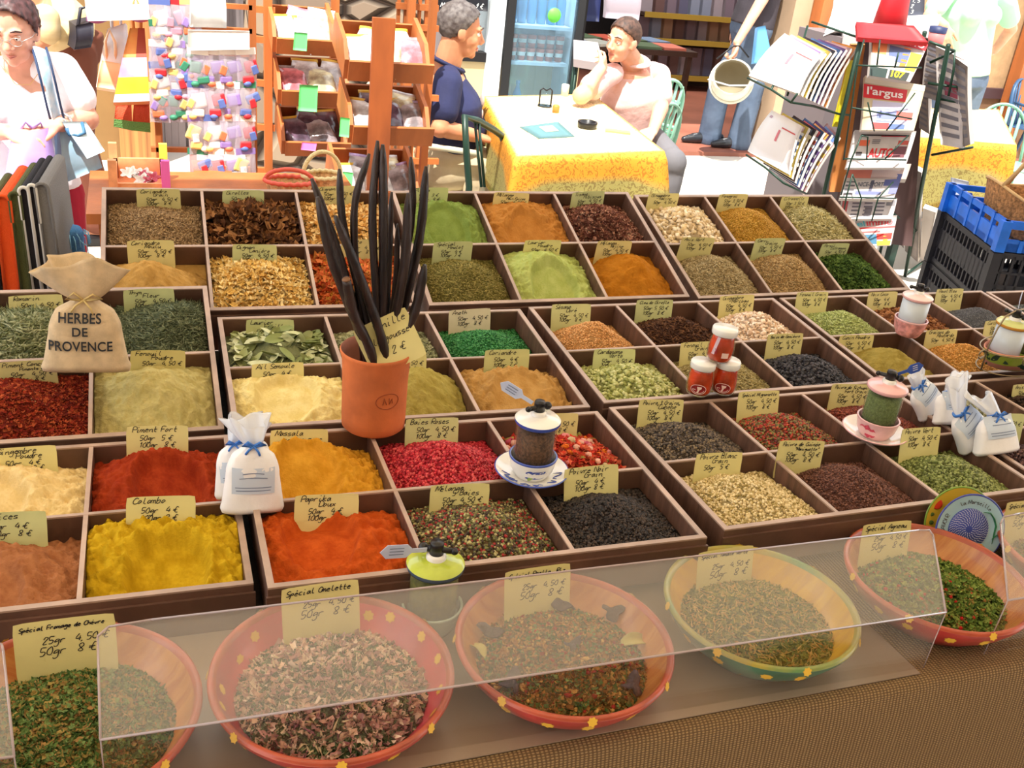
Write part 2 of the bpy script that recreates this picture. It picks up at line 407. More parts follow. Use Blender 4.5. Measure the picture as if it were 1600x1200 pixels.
OCT = (np.array([(1, 0, 0), (0, 1, 0), (-1, 0, 0), (0, -1, 0), (0, 0, 1), (0, 0, -1)], float), np.array([(0, 1, 4), (1, 2, 4), (2, 3, 4), (3, 0, 4), (1, 0, 5), (2, 1, 5), (3, 2, 5), (0, 3, 5)]))
def flake_shape(nu=2, nv=2, bend=.5, lens=False):
    V = []; F = []
    for i in range(nu + 1):
        for j in range(nv + 1):
            u = 2 * i / nu - 1; v = 2 * j / nv - 1
            wdt = 1.0 if not lens else (1 - u * u) ** .6 + .02
            V.append((u, v * wdt, bend * (v * v * wdt + .5 * u * u) - .3 * bend))
    for i in range(nu):
        for j in range(nv):
            a = i * (nv + 1) + j; F += [(a, a + nv + 1, a + nv + 2), (a, a + nv + 2, a + 1)]
    return np.array(V), np.array(F)
FLK = flake_shape(); LEAF = flake_shape(6, 2, .35, True)
SHAPES = {'ball': (ICO, (1, 1, 1)), 'seed': (OCT, (1.35, .8, .75)), 'needle': (OCT, (3.2, .42, .42)), 'rice': (OCT, (2.2, .62, .55)), 'pod': (ICO, (1.5, .85, .8)),
          'flake': (FLK, (1, .8, 1)), 'chip': (FLK, (1.3, .6, 1.2)), 'chunk': (ICO, (1.2, .9, .8)), 'leaf': (LEAF, (1, .42, .5)), 'curl': (FLK, (1.6, .7, 1.6))}
def rand_rot(n, tilt):
    """random spin about up, then lean by up to `tilt` radians"""
    a = np.random.uniform(0, 2 * np.pi, n); t = np.random.normal(0, tilt, n); d = np.random.uniform(0, 2 * np.pi, n); r = np.random.uniform(0, 2 * np.pi, n)
    ca, sa = np.cos(a), np.sin(a); Rz = np.zeros((n, 3, 3)); Rz[:, 0, 0] = ca; Rz[:, 0, 1] = -sa; Rz[:, 1, 0] = sa; Rz[:, 1, 1] = ca; Rz[:, 2, 2] = 1
    k = np.stack([np.cos(d), np.sin(d), np.zeros(n)], 1); K = np.zeros((n, 3, 3))
    K[:, 0, 1] = -k[:, 2]; K[:, 0, 2] = k[:, 1]; K[:, 1, 0] = k[:, 2]; K[:, 1, 2] = -k[:, 0]; K[:, 2, 0] = -k[:, 1]; K[:, 2, 1] = k[:, 0]
    Rt = np.eye(3) + np.sin(t)[:, None, None] * K + (1 - np.cos(t))[:, None, None] * (K @ K)
    return Rt @ Rz
def scatter(pts, shape, size, pal, tilt=.5, vary=.3, cvary=.13):
    (BV, BF), sc = SHAPES[shape]; n = len(pts)
    S = size * np.random.uniform(1 - vary, 1 + vary, (n, 1, 1)) * np.array(sc)[None, None, :]
    V = BV[None] * S
    if shape in ('chunk', 'flake', 'chip', 'curl'): V = V * np.random.uniform(.6, 1.3, (n, BV.shape[0], 1))
    if shape == 'chunk': V = V * np.random.uniform(.6, 1.4, (n, 1, 3))
    V = np.einsum('nij,nkj->nki', rand_rot(n, tilt), V) + pts[:, None, :]
    F = BF[None] + (np.arange(n) * BV.shape[0])[:, None, None]
    P = np.array([lin3(c) for c in pal]); C = P[np.random.randint(0, len(P), n)] * np.random.uniform(1 - cvary, 1 + cvary, (n, 1))
    return V.reshape(-1, 3), F.reshape(-1, 3), np.repeat(C, BV.shape[0], 0)
M_POWDER = attr_mat('powder', .95, bump=.35, bscale=420, spec=.1)
M_GRAIN = attr_mat('grain', .55, spec=.4)
M_HERB = attr_mat('dry_herb', .85, spec=.2)
def fbm(x, y, seed, f):
    return noise.fractal(Vector((x * f + seed * 7.3, y * f + seed * 3.1, seed * 1.7)), .8, 2.1, 4)
def heap_fn(seed, peak=.062, base=.024, cx=.5, cy=.52, sx=.34, sy=.36, scoop=0.0, rough=.003, cone=.5, sc=(.5, .30), rf=14.0):
    rs = random.Random(seed); ph = rs.uniform(0, 6)
    def h(u, v):                                    # u across, v from back (0) to front (1)
        dx = (u - cx) / sx; dy = (v - cy) / sy; d = math.sqrt(dx * dx + dy * dy)
        g = math.exp(-.5 * d * d * 1.6); c = max(0.0, 1 - d * .62)
        pk_ = peak + .015; bs_ = base - .010
        z = bs_ + (pk_ - bs_) * ((1 - cone) * g + cone * c)
        z += (v - .45) * .006; amp = rough
        if scoop:
            ex = (u - sc[0]) / .30; ey = (v - (1 - sc[1])) / .34; e = ex * ex + ey * ey
            e += .25 * noise.noise(Vector((u * 5 + seed, v * 5, 1))); k = max(0.0, min(1.0, (1 - e) * 2.2)); k = k * k * (3 - 2 * k); z -= scoop * 1.9 * k * (1 - .35 * e); amp = rough * (1.5 - 1.3 * k)
        rg = (1 - abs(noise.noise(Vector((u * CW * 55 + seed, v * CD * 38 + u * 3, seed)))) * 2.2) if rough > .0035 else 0
        z += amp * fbm(u * CW, v * CD, seed, rf * 4.4) * .95 + amp * .22 * rg + rough * 1.2 * math.sin(ph + u * 5) * math.sin(v * 4 + ph)
        return max(z, .012)
    return h
def spice(tray, c, r, label, name, pal, shape=None, size=.002, n=0, heap=None, powder=None, tilt=.5, cat='spice', extra=None, seed=None, N=0, mat_=None, cv=.13):
    seed = seed if seed is not None else (ord(tray) * 17 + c * 5 + r * 3)
    N = N or (52 if shape else 92); hp = dict(heap or {})
    if not shape: hp['rough'] = max(hp.get('rough', .004), .0045)
    H = heap_fn(seed, **hp)
    x0 = c * CW + (WT if c == 0 else .003) + .0004; x1 = (c + 1) * CW - (WT if c == 2 else .003) - .0004
    y0 = -(r * CD + (WT if r == 0 else .003)) - .0004; y1 = -((r + 1) * CD - (WT if r == 1 else .003)) + .0004
    P = lin3(powder or np.mean(np.array(pal, float), 0) * (.75 if shape else 1.0))
    g = np.linspace(0, 1, N + 1); V = []
    for v in g:
        for u in g: V.append((x0 + (x1 - x0) * u, y0 + (y1 - y0) * v, -TH + .005 + H(u, v)))
    V = np.array(V); k = N + 1; F = []
    ii, jj = np.meshgrid(np.arange(N), np.arange(N)); a = (jj * k + ii).ravel()
    F = np.concatenate([np.stack([a, a + k, a + k + 1], 1), np.stack([a, a + k + 1, a + 1], 1)])
    nz = np.array([noise.noise(Vector((p[0] * 60 + seed, p[1] * 60, 3))) + .6 * noise.noise(Vector((p[0] * 260, p[1] * 260, seed))) for p in V])
    if not shape and len(pal) > 1:
        Q = np.array([lin3(q) for q in pal]); t = np.clip(.5 + nz * .9, 0, 1)[:, None]; C = Q[0] * (1 - t) + Q[1] * t
    else: C = P[None] * (1 + .14 * nz[:, None])
    # skirt so the heap is a closed body down to the tray floor
    ring = [i for i in range(k)] + [k * j + N for j in range(1, k)] + [k * N + i for i in range(N - 1, -1, -1)] + [k * j for j in range(N - 1, 0, -1)]
    R0 = len(V); V = np.vstack([V, V[ring] * [1, 1, 0] + [0, 0, -TH + .0052]]); C = np.vstack([C, C[ring]]); L = len(ring)
    F2 = []
    for i in range(L):
        j = (i + 1) % L; F2 += [(ring[i], ring[j], R0 + j), (ring[i], R0 + j, R0 + i)]
    F = np.vstack([F, np.array(F2)]); mi = np.zeros(len(F), int)
    parts = [(V, F, C, mi)]
    def put(shape, size, n, pal, tilt, cv, zone=None):
        uu = np.random.uniform(.02, .98, n); vv = np.random.uniform(.02, .98, n)
        mx = size * 1.0 / (x1 - x0); uu = np.clip(uu, mx * 1.2, 1 - mx * 1.2); vv = np.clip(vv, mx * 1.2, 1 - mx * 1.2)
        zz = np.array([H(a, b) for a, b in zip(uu, vv)]) - TH + .005 + size * np.random.uniform(-.1, .55, n)
        pts = np.stack([x0 + (x1 - x0) * uu, y0 + (y1 - y0) * vv, zz], 1)
        v_, f_, c_ = scatter(pts, shape, size, pal, tilt, cvary=cv)
        parts.append((v_, f_, c_, np.ones(len(f_), int)))
    if shape: put(shape, size, n, pal, tilt, cv)
    for e in (extra or []): put(*e)
    off = 0; VV = []; FF = []; CC = []; MM = []
    for v_, f_, c_, m_ in parts: VV.append(v_); FF.append(f_ + off); CC.append(c_); MM.append(m_); off += len(v_)
    o = np_mesh(name, np.vstack(VV), np.vstack(FF), np.vstack(CC), [M_POWDER, mat_ or M_GRAIN], np.concatenate(MM))
    o.matrix_world = TM[tray]
    return tag(o, label, cat, kind='stuff')
# ------------------------------------------------------------------ price cards
CARD_W, CARD_H = .088, .066
def card_fn(wp, W_, H_):
    return lambda x, z: (x, -wp * ((x / (W_ / 2)) ** 2 - .3) * .5 - .0006 - wp * .4 * (z / H_) ** 2, z)
def price_card(lines, label, M, W_=CARD_W, H_=CARD_H, warp=.003, seed=0, group=None, colr=None):
    t = thing('price_card', label, 'price card', M=M, group=group)
    fn = card_fn(warp, W_, H_); rs = random.Random(seed)
    b = MB(); nu, nv = 10, 6; rc = .004
    def f(i, j):
        x = -W_ / 2 + W_ * i; z = H_ * j
        dx = max(0, abs(x) - (W_ / 2 - rc)); dz = max(0, z - (H_ - rc), rc - z)
        if dx > 0 and dz > 0:
            L = math.hypot(dx, dz)
            if L > rc:
                k = rc / L; x = math.copysign(W_ / 2 - rc + dx * k, x); z = (H_ - rc + dz * k) if z > H_ / 2 else rc - dz * k
        p = fn(x, z); return (p[0], p[1] + .0006, p[2])
    b.grid(f, nu, nv); k = len(b.v); b.v += [(x, y + .0009, z) for x, y, z in b.v]; b.f += [tuple(i + k for i in reversed(q)) for q in b.f]; b.mi += b.mi; b.sm += b.sm
    b.build('card', colr or M_CARD, t)
    ink = MB()
    for (txt, xx, zz, s) in lines:
        s0 = s
        wmax = W_ * .92 - xx * W_
        while pen_width(txt, s) > wmax: s *= .95
        pen_text(ink, txt, -W_ / 2 + xx * W_, zz * H_, s, .00108 * max(1, s0 / .0016), fn=lambda a, c: fn(a, c), rnd=rs)
    if ink.v: ink.build('handwriting', M_INK, t)
    return t
def std_lines(t1, t2=None, a='50gr  4,50 \u20ac', b='100gr  8 \u20ac'):
    L = [(t1, .08, .86, .00138)]
    if t2: L.append((t2, .36, .74, .00138))
    L += [(a, .20, .58 if t2 else .66, .00128)]
    if b: L.append((b, .18, .44 if t2 else .50, .00128))
    return L
def card_in(tray, c, r, px_, py_, lines, label, tilt=-14, yaw=0, roll=0, back=.013, **k):
    """stand a card in the back of a cell"""
    Mi = TM[tray].inverted(); o = Mi @ Vector((0, 0, CAM_H)); d = Mi.to_3x3() @ ray(px_, py_)
    yl = -(r * CD) - back - .012; t = (yl - o.y) / d.y; p = o + d * t
    R = RZ(rad(yaw)) @ RX(rad(tilt)) @ RY(rad(roll))
    top = R @ Vector((0, 0, k.get('H_', CARD_H)))
    return price_card(lines, label, TM[tray] @ T(p - top) @ R, **k)
D_ = dict
# tray, col, row, label, object name, palette, shape, size, count, heap, extras, card (x, y, lines, label, tilt, yaw, roll)
def seeds(n, size): return n
SP = [
 ('A',0,0,'grey-brown coriander seeds filling the back left corner cell','coriander_seeds',[(158,128,92),(128,100,70),(182,152,112)],'rice',.0022,6500,D_(peak=.046,base=.030,cone=0),None,
   (247,295,std_lines('Coriandre','Grain'),'yellow price card at the back left corner, above the grey-brown seeds',-12,0,0)),
 ('A',1,0,'curled dark brown dried mushrooms in the back row','dried_mushrooms',[(128,82,48),(94,58,34),(160,112,70),(76,46,28)],'curl',.0085,520,D_(peak=.048,base=.036,cone=0),None,
   (380,297,std_lines('Girolles','',a='50gr  6 \u20ac',b=None),'yellow price card over the curled brown dried mushrooms',-12,0,0)),
 ('A',2,0,'cream dried flakes in the back row behind the vanilla pods','onion_flakes',[(236,196,130),(222,172,98),(246,216,160),(206,150,76)],'chip',.0062,1300,D_(peak=.050,base=.034,cone=0),None,
   (524,291,std_lines('Oignon'),'yellow price card behind the vanilla pods, over the cream flakes',-12,0,0)),
 ('A',0,1,'peaked tan powder heap behind the tied sack','tan_powder',[(192,150,84),(176,134,70)],None,0,0,D_(peak=.084,base=.020,cx=.42,cy=.52,cone=.8,sx=.40),None,
   (235,375,std_lines('Coriandre','Moulu'),'yellow price card over the peaked tan powder',-12,0,0)),
 ('A',1,1,'pale yellow dried onion shavings in the second row','onion_shavings',[(240,208,136),(224,184,104),(250,226,170),(214,168,90)],'chip',.0055,1700,D_(peak=.050,base=.034,cone=0),None,
   (398,382,std_lines('Oignon','Lani\u00e8re'),'yellow price card over the pale yellow onion shavings',-12,0,0)),
 ('A',2,1,'orange-red dried tomato pieces behind the vanilla pods','tomato_flakes',[(206,98,50),(226,132,78),(180,70,34),(190,120,60)],'curl',.0066,1000,D_(peak=.050,base=.034,cone=0),[('chip',.005,400,[(196,140,50),(210,160,70)],.6,.15)],
   (566,374,std_lines('Tomate'),'yellow price card over the orange-red flakes behind the vanilla pods',-12,0,0)),
 ('B',0,0,'smooth moss green powder in the back row','moss_green_powder',[(132,152,78),(120,140,66)],None,0,0,D_(peak=.064,base=.030,cx=.5,cy=.42,cone=.3,sx=.5,scoop=.012,sc=(.5,.35)),None,
   (672,293,std_lines('Pistou','',a='50gr  3 \u20ac'),'yellow price card over the moss green powder',-12,0,0)),
 ('B',1,0,'orange-tan powder in the back row beside the moss green powder','orange_tan_powder',[(192,132,66),(176,116,52)],None,0,0,D_(peak=.054,base=.032,cx=.5,cy=.4,scoop=.010,sx=.5,rough=.005),None,
   (800,301,std_lines('M\u00e9lange','Pain Epices'),'yellow price card over the orange-tan powder',-12,0,0)),
 ('B',2,0,'reddish brown petal flakes in the back row','petal_flakes',[(140,92,76),(110,66,54),(172,124,104),(92,50,42)],'flake',.0042,2600,D_(peak=.060,base=.030,cone=.2),[('flake',.003,300,[(210,180,150)],.6,.15)],
   (919,299,std_lines('Tisane','Hibiscus'),'yellow price card over the reddish brown petal flakes',-12,0,0)),
 ('B',0,1,'olive brown dried herb heap in the second row','olive_herb',[(134,124,66),(112,104,50),(158,144,84)],'rice',.0022,5200,D_(peak=.062,base=.028,cone=.3),None,
   (708,377,std_lines('Sp\u00e9cial','Poulet',a='50gr  4 \u20ac',b='100gr 7 \u20ac'),'yellow price card over the olive brown herb heap',-12,0,0)),
 ('B',1,1,'pale lime green powder mound in the second row','lime_green_powder',[(166,178,96),(184,194,116)],None,0,0,D_(peak=.066,base=.030,cx=.46,cy=.40,cone=.4,sx=.42,scoop=.014),None,
   (849,375,std_lines('Laurier','Poudre'),'yellow price card over the pale lime green powder',-12,0,0)),
 ('B',2,1,'deep orange-brown powder mound in the second row','orange_brown_powder',[(184,118,34),(168,104,26)],None,0,0,D_(peak=.064,base=.026,cx=.56,cy=.46,cone=.45,rough=.005),None,
   (961,376,std_lines('M\u00e9lange','Tajine'),'yellow price card over the deep orange-brown powder',-12,0,0)),
 ('C',0,0,'whitish root chunks heaped in the back row','root_chunks',[(234,212,178),(220,194,150),(246,230,204),(200,172,130)],'chunk',.0062,760,D_(peak=.056,base=.034,cone=.1),None,
   (1038,302,std_lines('Gingembre','Racine',b=None),'yellow price card over the whitish root chunks',-12,0,0)),
 ('C',1,0,'golden mustard-coloured grains in the back row','golden_grains',[(200,150,54),(184,132,42),(214,168,74)],'seed',.0018,6500,D_(peak=.056,base=.030,cone=.2),None,
   (1147,303,std_lines('Fenugrec','',a='50gr 3,50 \u20ac'),'yellow price card over the golden grains',-12,0,0)),
 ('C',2,0,'pale straw-coloured shredded herb in the back right corner','straw_herb',[(206,194,142),(188,174,118),(222,212,166),(160,150,96)],'needle',.0040,2600,D_(peak=.056,base=.032,cone=.2),None,
   (1243,307,std_lines('Citronnelle','',a='50gr 3,50 \u20ac'),'yellow price card at the back right corner, above the pale shredded herb',-12,0,0)),
 ('C',0,1,'beige seeds heaped in the second row','beige_seeds',[(176,156,114),(154,132,92),(196,178,138)],'rice',.0023,5600,D_(peak=.066,base=.030,cone=.3),None,
   (1092,371,std_lines('Anis Vert',''),'faded green-tinted price card over the beige seeds',-12,0,0)),
 ('C',1,1,'tan brown seeds heaped in the second row','tan_seeds',[(182,150,102),(160,126,82),(200,170,122)],'rice',.0023,5600,D_(peak=.062,base=.030,cone=.3),None,
   (1204,372,std_lines('Carvi','Graine'),'yellow price card over the tan brown seeds',-12,0,0)),
 ('C',2,1,'dark green curly parsley flakes at the right end of the second row','parsley_flakes',[(72,98,42),(52,76,30),(96,122,58)],'flake',.0042,2400,D_(peak=.046,base=.026,cone=.2),None,
   (1306,380,std_lines('Persil','Estragon',b=None),'yellow price card over the dark green parsley flakes',-12,0,0)),
 ('D',1,0,'silvery pale green rosemary needles left of the burlap sack','rosemary_needles',[(142,146,108),(118,124,86),(176,178,142),(92,100,66)],'needle',.0042,3800,D_(peak=.048,base=.034,cone=0),None,
   (55,461,std_lines('Romarin',''),'yellow price card left of the burlap sack, over the pale green needles',-12,0,0)),
 ('D',2,0,'grey-green dried thyme right of the burlap sack','dried_thyme',[(100,108,80),(78,86,62),(128,134,104)],'needle',.0032,4600,D_(peak=.056,base=.030,cone=.3,cx=.72,cy=.42),None,
   (232,451,std_lines('Thym','Fleur'),'yellow price card right of the burlap sack, over the grey-green thyme',-12,0,0)),
 ('D',1,1,'dark red dried chilli flakes at the left edge','chilli_flakes',[(156,56,32),(130,38,24),(180,86,50),(104,30,20)],'flake',.0026,4200,D_(peak=.058,base=.036,cone=.3,cx=.4),[('ball',.0011,120,[(220,170,120)],.5,.1)],
   (40,564,std_lines('Piment Concass','Piments doux'),'yellow price card over the dark red chilli flakes at the left edge',-12,0,2)),
 ('D',2,1,'khaki powder mound in front of the dried thyme','khaki_powder',[(196,182,122),(178,164,102)],None,0,0,D_(peak=.070,base=.030,cx=.5,cy=.40,cone=.5,sx=.42,rough=.005),None,
   (247,547,std_lines('Fenouil','Poudre',b=None),'yellow price card over the khaki powder mound',-12,0,-3)),
 ('E',0,0,'pale green whole bay leaves','bay_leaves',[(158,164,112),(136,146,92),(190,194,150),(118,124,74),(204,208,170)],'leaf',.019,170,D_(peak=.044,base=.032,cone=0),None,
   (422,499,std_lines('Laurier','Feuille',b=None),'yellow price card over the bay leaves',-12,0,-2)),
 ('E',1,0,'grey-green rubbed sage behind the terracotta pot','rubbed_sage',[(164,164,124),(142,144,104),(188,186,150)],'flake',.0026,3400,D_(peak=.052,base=.030,cone=.2),None,None),
 ('E',2,0,'vivid green dried chives in the third row','dried_chives',[(48,126,62),(34,104,48),(80,150,84)],'seed',.0024,4200,D_(peak=.040,base=.026,cone=.2),None,
   (734,483,std_lines('Aneth',''),'cream price card over the vivid green chives',-12,0,0)),
 ('E',0,1,'pale cream powder left of the terracotta pot','cream_powder',[(238,220,156),(222,200,128)],None,0,0,D_(peak=.060,base=.030,cx=.5,cy=.36,cone=.2,sx=.5,scoop=.013,sc=(.45,.5),rough=.004),None,
   (434,567,std_lines('Ail Semoule','',a='50gr  4 \u20ac',b='100gr 7 \u20ac'),'yellow price card over the pale cream powder',-12,0,0)),
 ('E',1,1,'olive yellow powder right behind the terracotta pot','olive_yellow_powder',[(172,156,84),(154,138,66)],None,0,0,D_(peak=.066,base=.026,cx=.62,cy=.38,cone=.6,sx=.36,rough=.004),None,
   (628,552,std_lines('Cumin',''),'yellow price card half hidden behind the terracotta pot',-12,0,0)),
 ('E',2,1,'tan orange powder between the pot and the blue and white mill','tan_orange_powder',[(194,152,92),(178,134,74)],None,0,0,D_(peak=.060,base=.028,cx=.5,cy=.42,cone=.35,sx=.42,scoop=.008,rough=.006),None,
   (793,546,std_lines('Coriandre','',a='50gr  4 \u20ac',b='100gr 7 \u20ac'),'yellow price card over the tan orange powder',-12,0,0)),
 ('F',0,0,'apricot orange fine grains in the third row','apricot_grains',[(218,160,98),(204,142,78),(232,180,120)],'seed',.0019,5600,D_(peak=.058,base=.022,cone=.6,cy=.6),None,
   (893,475,std_lines('S\u00e9same','Dor\u00e9'),'yellow price card over the apricot orange grains',-12,0,0)),
 ('F',1,0,'dark brown cloves in the third row','whole_cloves',[(80,50,34),(58,34,22),(110,74,50)],'rice',.0032,2800,D_(peak=.048,base=.028,cone=.3),None,
   (1023,468,std_lines('Clou de Girofle','',a='50gr 5,50 \u20ac'),'yellow price card over the dark brown cloves',-12,0,0)),
 ('F',2,0,'pinkish white chopped almond pieces behind the stacked red jars','white_pieces',[(238,214,190),(224,194,166),(250,234,218),(206,170,140)],'chunk',.0036,1900,D_(peak=.052,base=.028,cone=.3),None,
   (1151,461,std_lines('Gingembre','Morceau'),'yellow price card behind the top red jar',-12,0,0)),
 ('F',0,1,'pale green cardamom pods in the fourth row','cardamom_pods',[(184,186,118),(160,164,92),(206,206,146),(140,146,74)],'pod',.0040,1300,D_(peak=.050,base=.030,cone=.2),None,
   (960,545,std_lines('Cardamome','Verte'),'yellow price card over the green cardamom pods',-12,0,-2)),
 ('F',1,1,'olive tan seeds behind the lower red jars','olive_tan_seeds',[(172,156,106),(150,134,84),(190,176,130)],'rice',.0023,4200,D_(peak=.050,base=.028,cone=.2),None,
   (1094,534,std_lines('Fenouil','Graine'),'yellow price card hidden half behind the stacked red jars',-12,0,0)),
 ('F',2,1,'blue-black juniper berries in the fourth row','juniper_berries',[(52,50,56),(36,34,40),(78,74,80)],'ball',.0033,1900,D_(peak=.048,base=.030,cone=.2),None,
   (1227,521,std_lines('Baies de Geni\u00e8vre'),'yellow price card over the blue-black juniper berries',-12,0,0)),
 ('G',0,0,'pale green fennel seeds in the third row','fennel_seeds',[(176,186,116),(154,166,94),(198,206,142)],'rice',.0025,4600,D_(peak=.054,base=.026,cone=.5,cy=.55),None,
   (1270,456,std_lines('Fenouil Grain'),'yellow price card over the pale green fennel seeds',-12,0,0)),
 ('G',1,0,'reddish brown bark pieces behind the pink and white mill','bark_pieces',[(146,94,58),(118,72,42),(172,120,80),(100,58,34)],'chunk',.0052,900,D_(peak=.044,base=.028,cone=.1),None,
   (1380,456,std_lines('Noix Coco','',a='50gr  4 \u20ac'),'yellow price card left of the pink and white mill',-12,0,0)),
 ('G',2,0,'blue-grey poppy seeds in the third row','poppy_seeds',[(108,108,114),(92,92,98),(124,124,128)],'ball',.0010,6000,D_(peak=.050,base=.020,cone=.5,cy=.6),None,
   (1484,451,std_lines('Pavot Bleu'),'yellow price card over the blue-grey poppy seeds',-12,0,0)),
 ('G',0,1,'olive ochre powder behind the pink mill','olive_ochre_powder',[(162,144,76),(144,126,60)],None,0,0,D_(peak=.054,base=.022,cone=.3,cy=.5,rough=.004),None,
   (1338,523,std_lines('Cumin Poudre'),'yellow price card over the olive ochre powder',-12,0,0)),
 ('G',1,1,'orange mustard grains left of the wire basket','orange_grains',[(222,160,80),(206,142,62),(234,180,102)],'seed',.0018,5200,D_(peak=.052,base=.026,cone=.4),None,
   (1472,515,std_lines('Graines de','Moutarde',b=None),'yellow price card over the orange mustard grains',-12,0,0)),
 ('G',2,1,'yellow powder beneath the wire basket of mills','yellow_powder',[(198,160,70),(180,142,56)],None,0,0,D_(peak=.040,base=.024),None,
   (1562,500,std_lines('Curcuma'),'yellow price card behind the wire basket of mills',-12,0,0)),
 ('H',1,0,'cream-coloured ginger powder at the left edge','ginger_powder',[(232,204,146),(214,184,122)],None,0,0,D_(peak=.056,base=.032,cx=.42,cy=.42,cone=.3,sx=.5,scoop=.016,sc=(.35,.38),rough=.005),None,
   (36,698,std_lines('Gingembre','Poudre',a='50gr  4 \u20ac'),'yellow price card over the cream ginger powder at the left edge',-12,0,-2)),
 ('H',2,0,'brick red chilli powder in the fifth row','chilli_powder',[(164,62,30),(140,44,20)],None,0,0,D_(peak=.062,base=.030,cx=.52,cy=.40,cone=.3,sx=.5,scoop=.018,sc=(.55,.38),rough=.006),None,
   (246,665,std_lines('Piment Fort','',a='50gr  5 \u20ac'),'yellow price card over the brick red chilli powder',-12,0,-3)),
 ('H',1,1,'milky brown powder at the left edge','brown_powder',[(170,112,74),(148,92,58)],None,0,0,D_(peak=.052,base=.028,cx=.5,cy=.45,cone=.2,sx=.5,scoop=.010,sc=(.4,.3),rough=.004),None,
   (14,800,std_lines('4 Epices','',a='50gr  4 \u20ac'),'yellow price card over the milky brown powder at the left edge',-12,0,-2)),
 ('H',2,1,'bright mustard yellow curry powder at the front left','curry_powder',[(204,168,36),(176,140,20)],None,0,0,D_(peak=.058,base=.034,cx=.6,cy=.34,cone=.2,sx=.6,scoop=.018,sc=(.52,.34),rough=.007),None,
   (252,775,std_lines('Colombo','',a='50gr  4 \u20ac',b='100gr 8 \u20ac'),'yellow price card over the mustard yellow powder',-14,0,-5)),
 ('I',0,0,'golden ochre powder right of the white salt bags','golden_powder',[(218,158,52),(196,136,34)],None,0,0,D_(peak=.066,base=.030,cx=.45,cy=.40,cone=.4,sx=.45,scoop=.012,sc=(.42,.4),rough=.006),None,
   (468,671,std_lines('Massala','',a='50gr 4,50 \u20ac',b='100gr 8 \u20ac'),'yellow price card over the golden ochre powder',-12,0,-2)),
 ('I',1,0,'bright pink peppercorns','pink_peppercorns',[(196,42,56),(170,26,44),(216,84,84),(150,22,36)],'ball',.0023,4400,D_(peak=.056,base=.034,cone=.2,cx=.5),None,
   (675,653,std_lines('Baies Roses'),'yellow price card over the pink peppercorns',-12,0,-3)),
 ('I',2,0,'rose buds and red petals behind the blue and white mill','rose_buds',[(206,66,48),(176,46,40),(224,110,80),(190,90,60)],'flake',.0042,2000,D_(peak=.046,base=.030,cone=.2),
   [('ball',.0075,60,[(206,120,120),(222,168,150),(180,80,100),(196,170,130)],.6,.12),('chunk',.005,70,[(228,120,40),(160,150,80)],.6,.12)],
   (866,646,std_lines('Rose',''),'yellow price card partly behind the blue and white mill',-12,0,-2)),
 ('I',0,1,'vivid orange paprika powder at the front','paprika_powder',[(196,88,32),(172,68,20)],None,0,0,D_(peak=.054,base=.030,cx=.45,cy=.40,cone=.2,sx=.5,scoop=.016,sc=(.38,.55),rough=.005),None,
   (511,772,std_lines('Paprika','Doux',a='50gr  4 \u20ac',b='100gr 7 \u20ac'),'yellow price card over the vivid orange paprika',-12,0,-3)),
 ('I',1,1,'mixed red, green and dark peppercorns at the front','mixed_peppercorns',[(122,120,70),(90,84,50),(158,44,44),(66,50,38),(184,172,120),(110,104,58),(62,48,36)],'ball',.0023,4800,D_(peak=.046,base=.036,cone=0),None,
   (719,756,std_lines('M\u00e9lange','5 Baies',a='50gr 4,50 \u20ac',b='100gr 8 \u20ac'),'yellow price card over the mixed peppercorns',-10,0,-1)),
 ('I',2,1,'black peppercorns in the front row cell','black_peppercorns',[(46,38,36),(30,25,25),(72,58,50)],'ball',.0021,5600,D_(peak=.048,base=.034,cone=.1),None,
   (923,728,std_lines('Poivre Noir','Grain',a='50gr  4 \u20ac',b='100gr 8 \u20ac'),'yellow price card over the black peppercorns',-12,0,0)),
 ('J',0,0,'dark grey-brown peppercorns right of the rose buds','dark_peppercorns',[(72,62,56),(50,42,38),(98,84,72),(130,112,88)],'ball',.0022,5000,D_(peak=.050,base=.030,cone=.3),None,
   (1034,624,std_lines('Poivre 3 Grains','"Cubebe"'),'yellow price card over the dark grey-brown peppercorns',-12,0,-3)),
 ('J',1,0,'red and green mixed berries under the lower red jars','mixed_berries',[(160,50,38),(134,122,70),(186,80,56),(104,92,52),(90,36,28)],'ball',.0023,4200,D_(peak=.048,base=.030,cone=.3),None,
   (1186,611,std_lines('Sp\u00e9cial Mignonette'),'yellow price card right of the lower red jars',-12,0,-3)),
 ('J',2,0,'dark rust red spice grains behind the pink mill on its saucer','rust_red_grains',[(126,52,36),(98,36,26),(152,76,52)],'seed',.0026,3600,D_(peak=.050,base=.030,cone=.3),None,
   (1330,600,std_lines('Poivre de Sichuan','Fort Grain'),'yellow price card left of the pink mill',-12,0,-3)),
 ('J',0,1,'ivory white peppercorns in the front row','white_peppercorns',[(214,192,142),(192,168,116),(230,212,168),(160,140,80)],'ball',.0022,5000,D_(peak=.052,base=.036,cone=.2),None,
   (1123,707,std_lines('Poivre Blanc','Grain',b=None,a='50gr  5 \u20ac'),'yellow price card over the ivory white peppercorns',-12,0,-4)),
 ('J',1,1,'maroon brown tiny seeds in the front row','maroon_seeds',[(106,66,54),(84,50,42),(130,86,70)],'seed',.0020,6000,D_(peak=.048,base=.032,cone=.2),None,
   (1253,688,std_lines('Poivre de Guin\u00e9e','"Maniguette"'),'yellow price card over the maroon brown seeds',-12,0,-4)),
 ('J',2,1,'green peppercorns under the right-hand salt bags','green_peppercorns',[(128,138,76),(104,114,54),(154,162,100),(88,94,46)],'ball',.0024,4200,D_(peak=.048,base=.032,cone=.2),None,
   (1438,668,std_lines('Poivre Vert'),'yellow price card over the green peppercorns',-12,0,-4)),
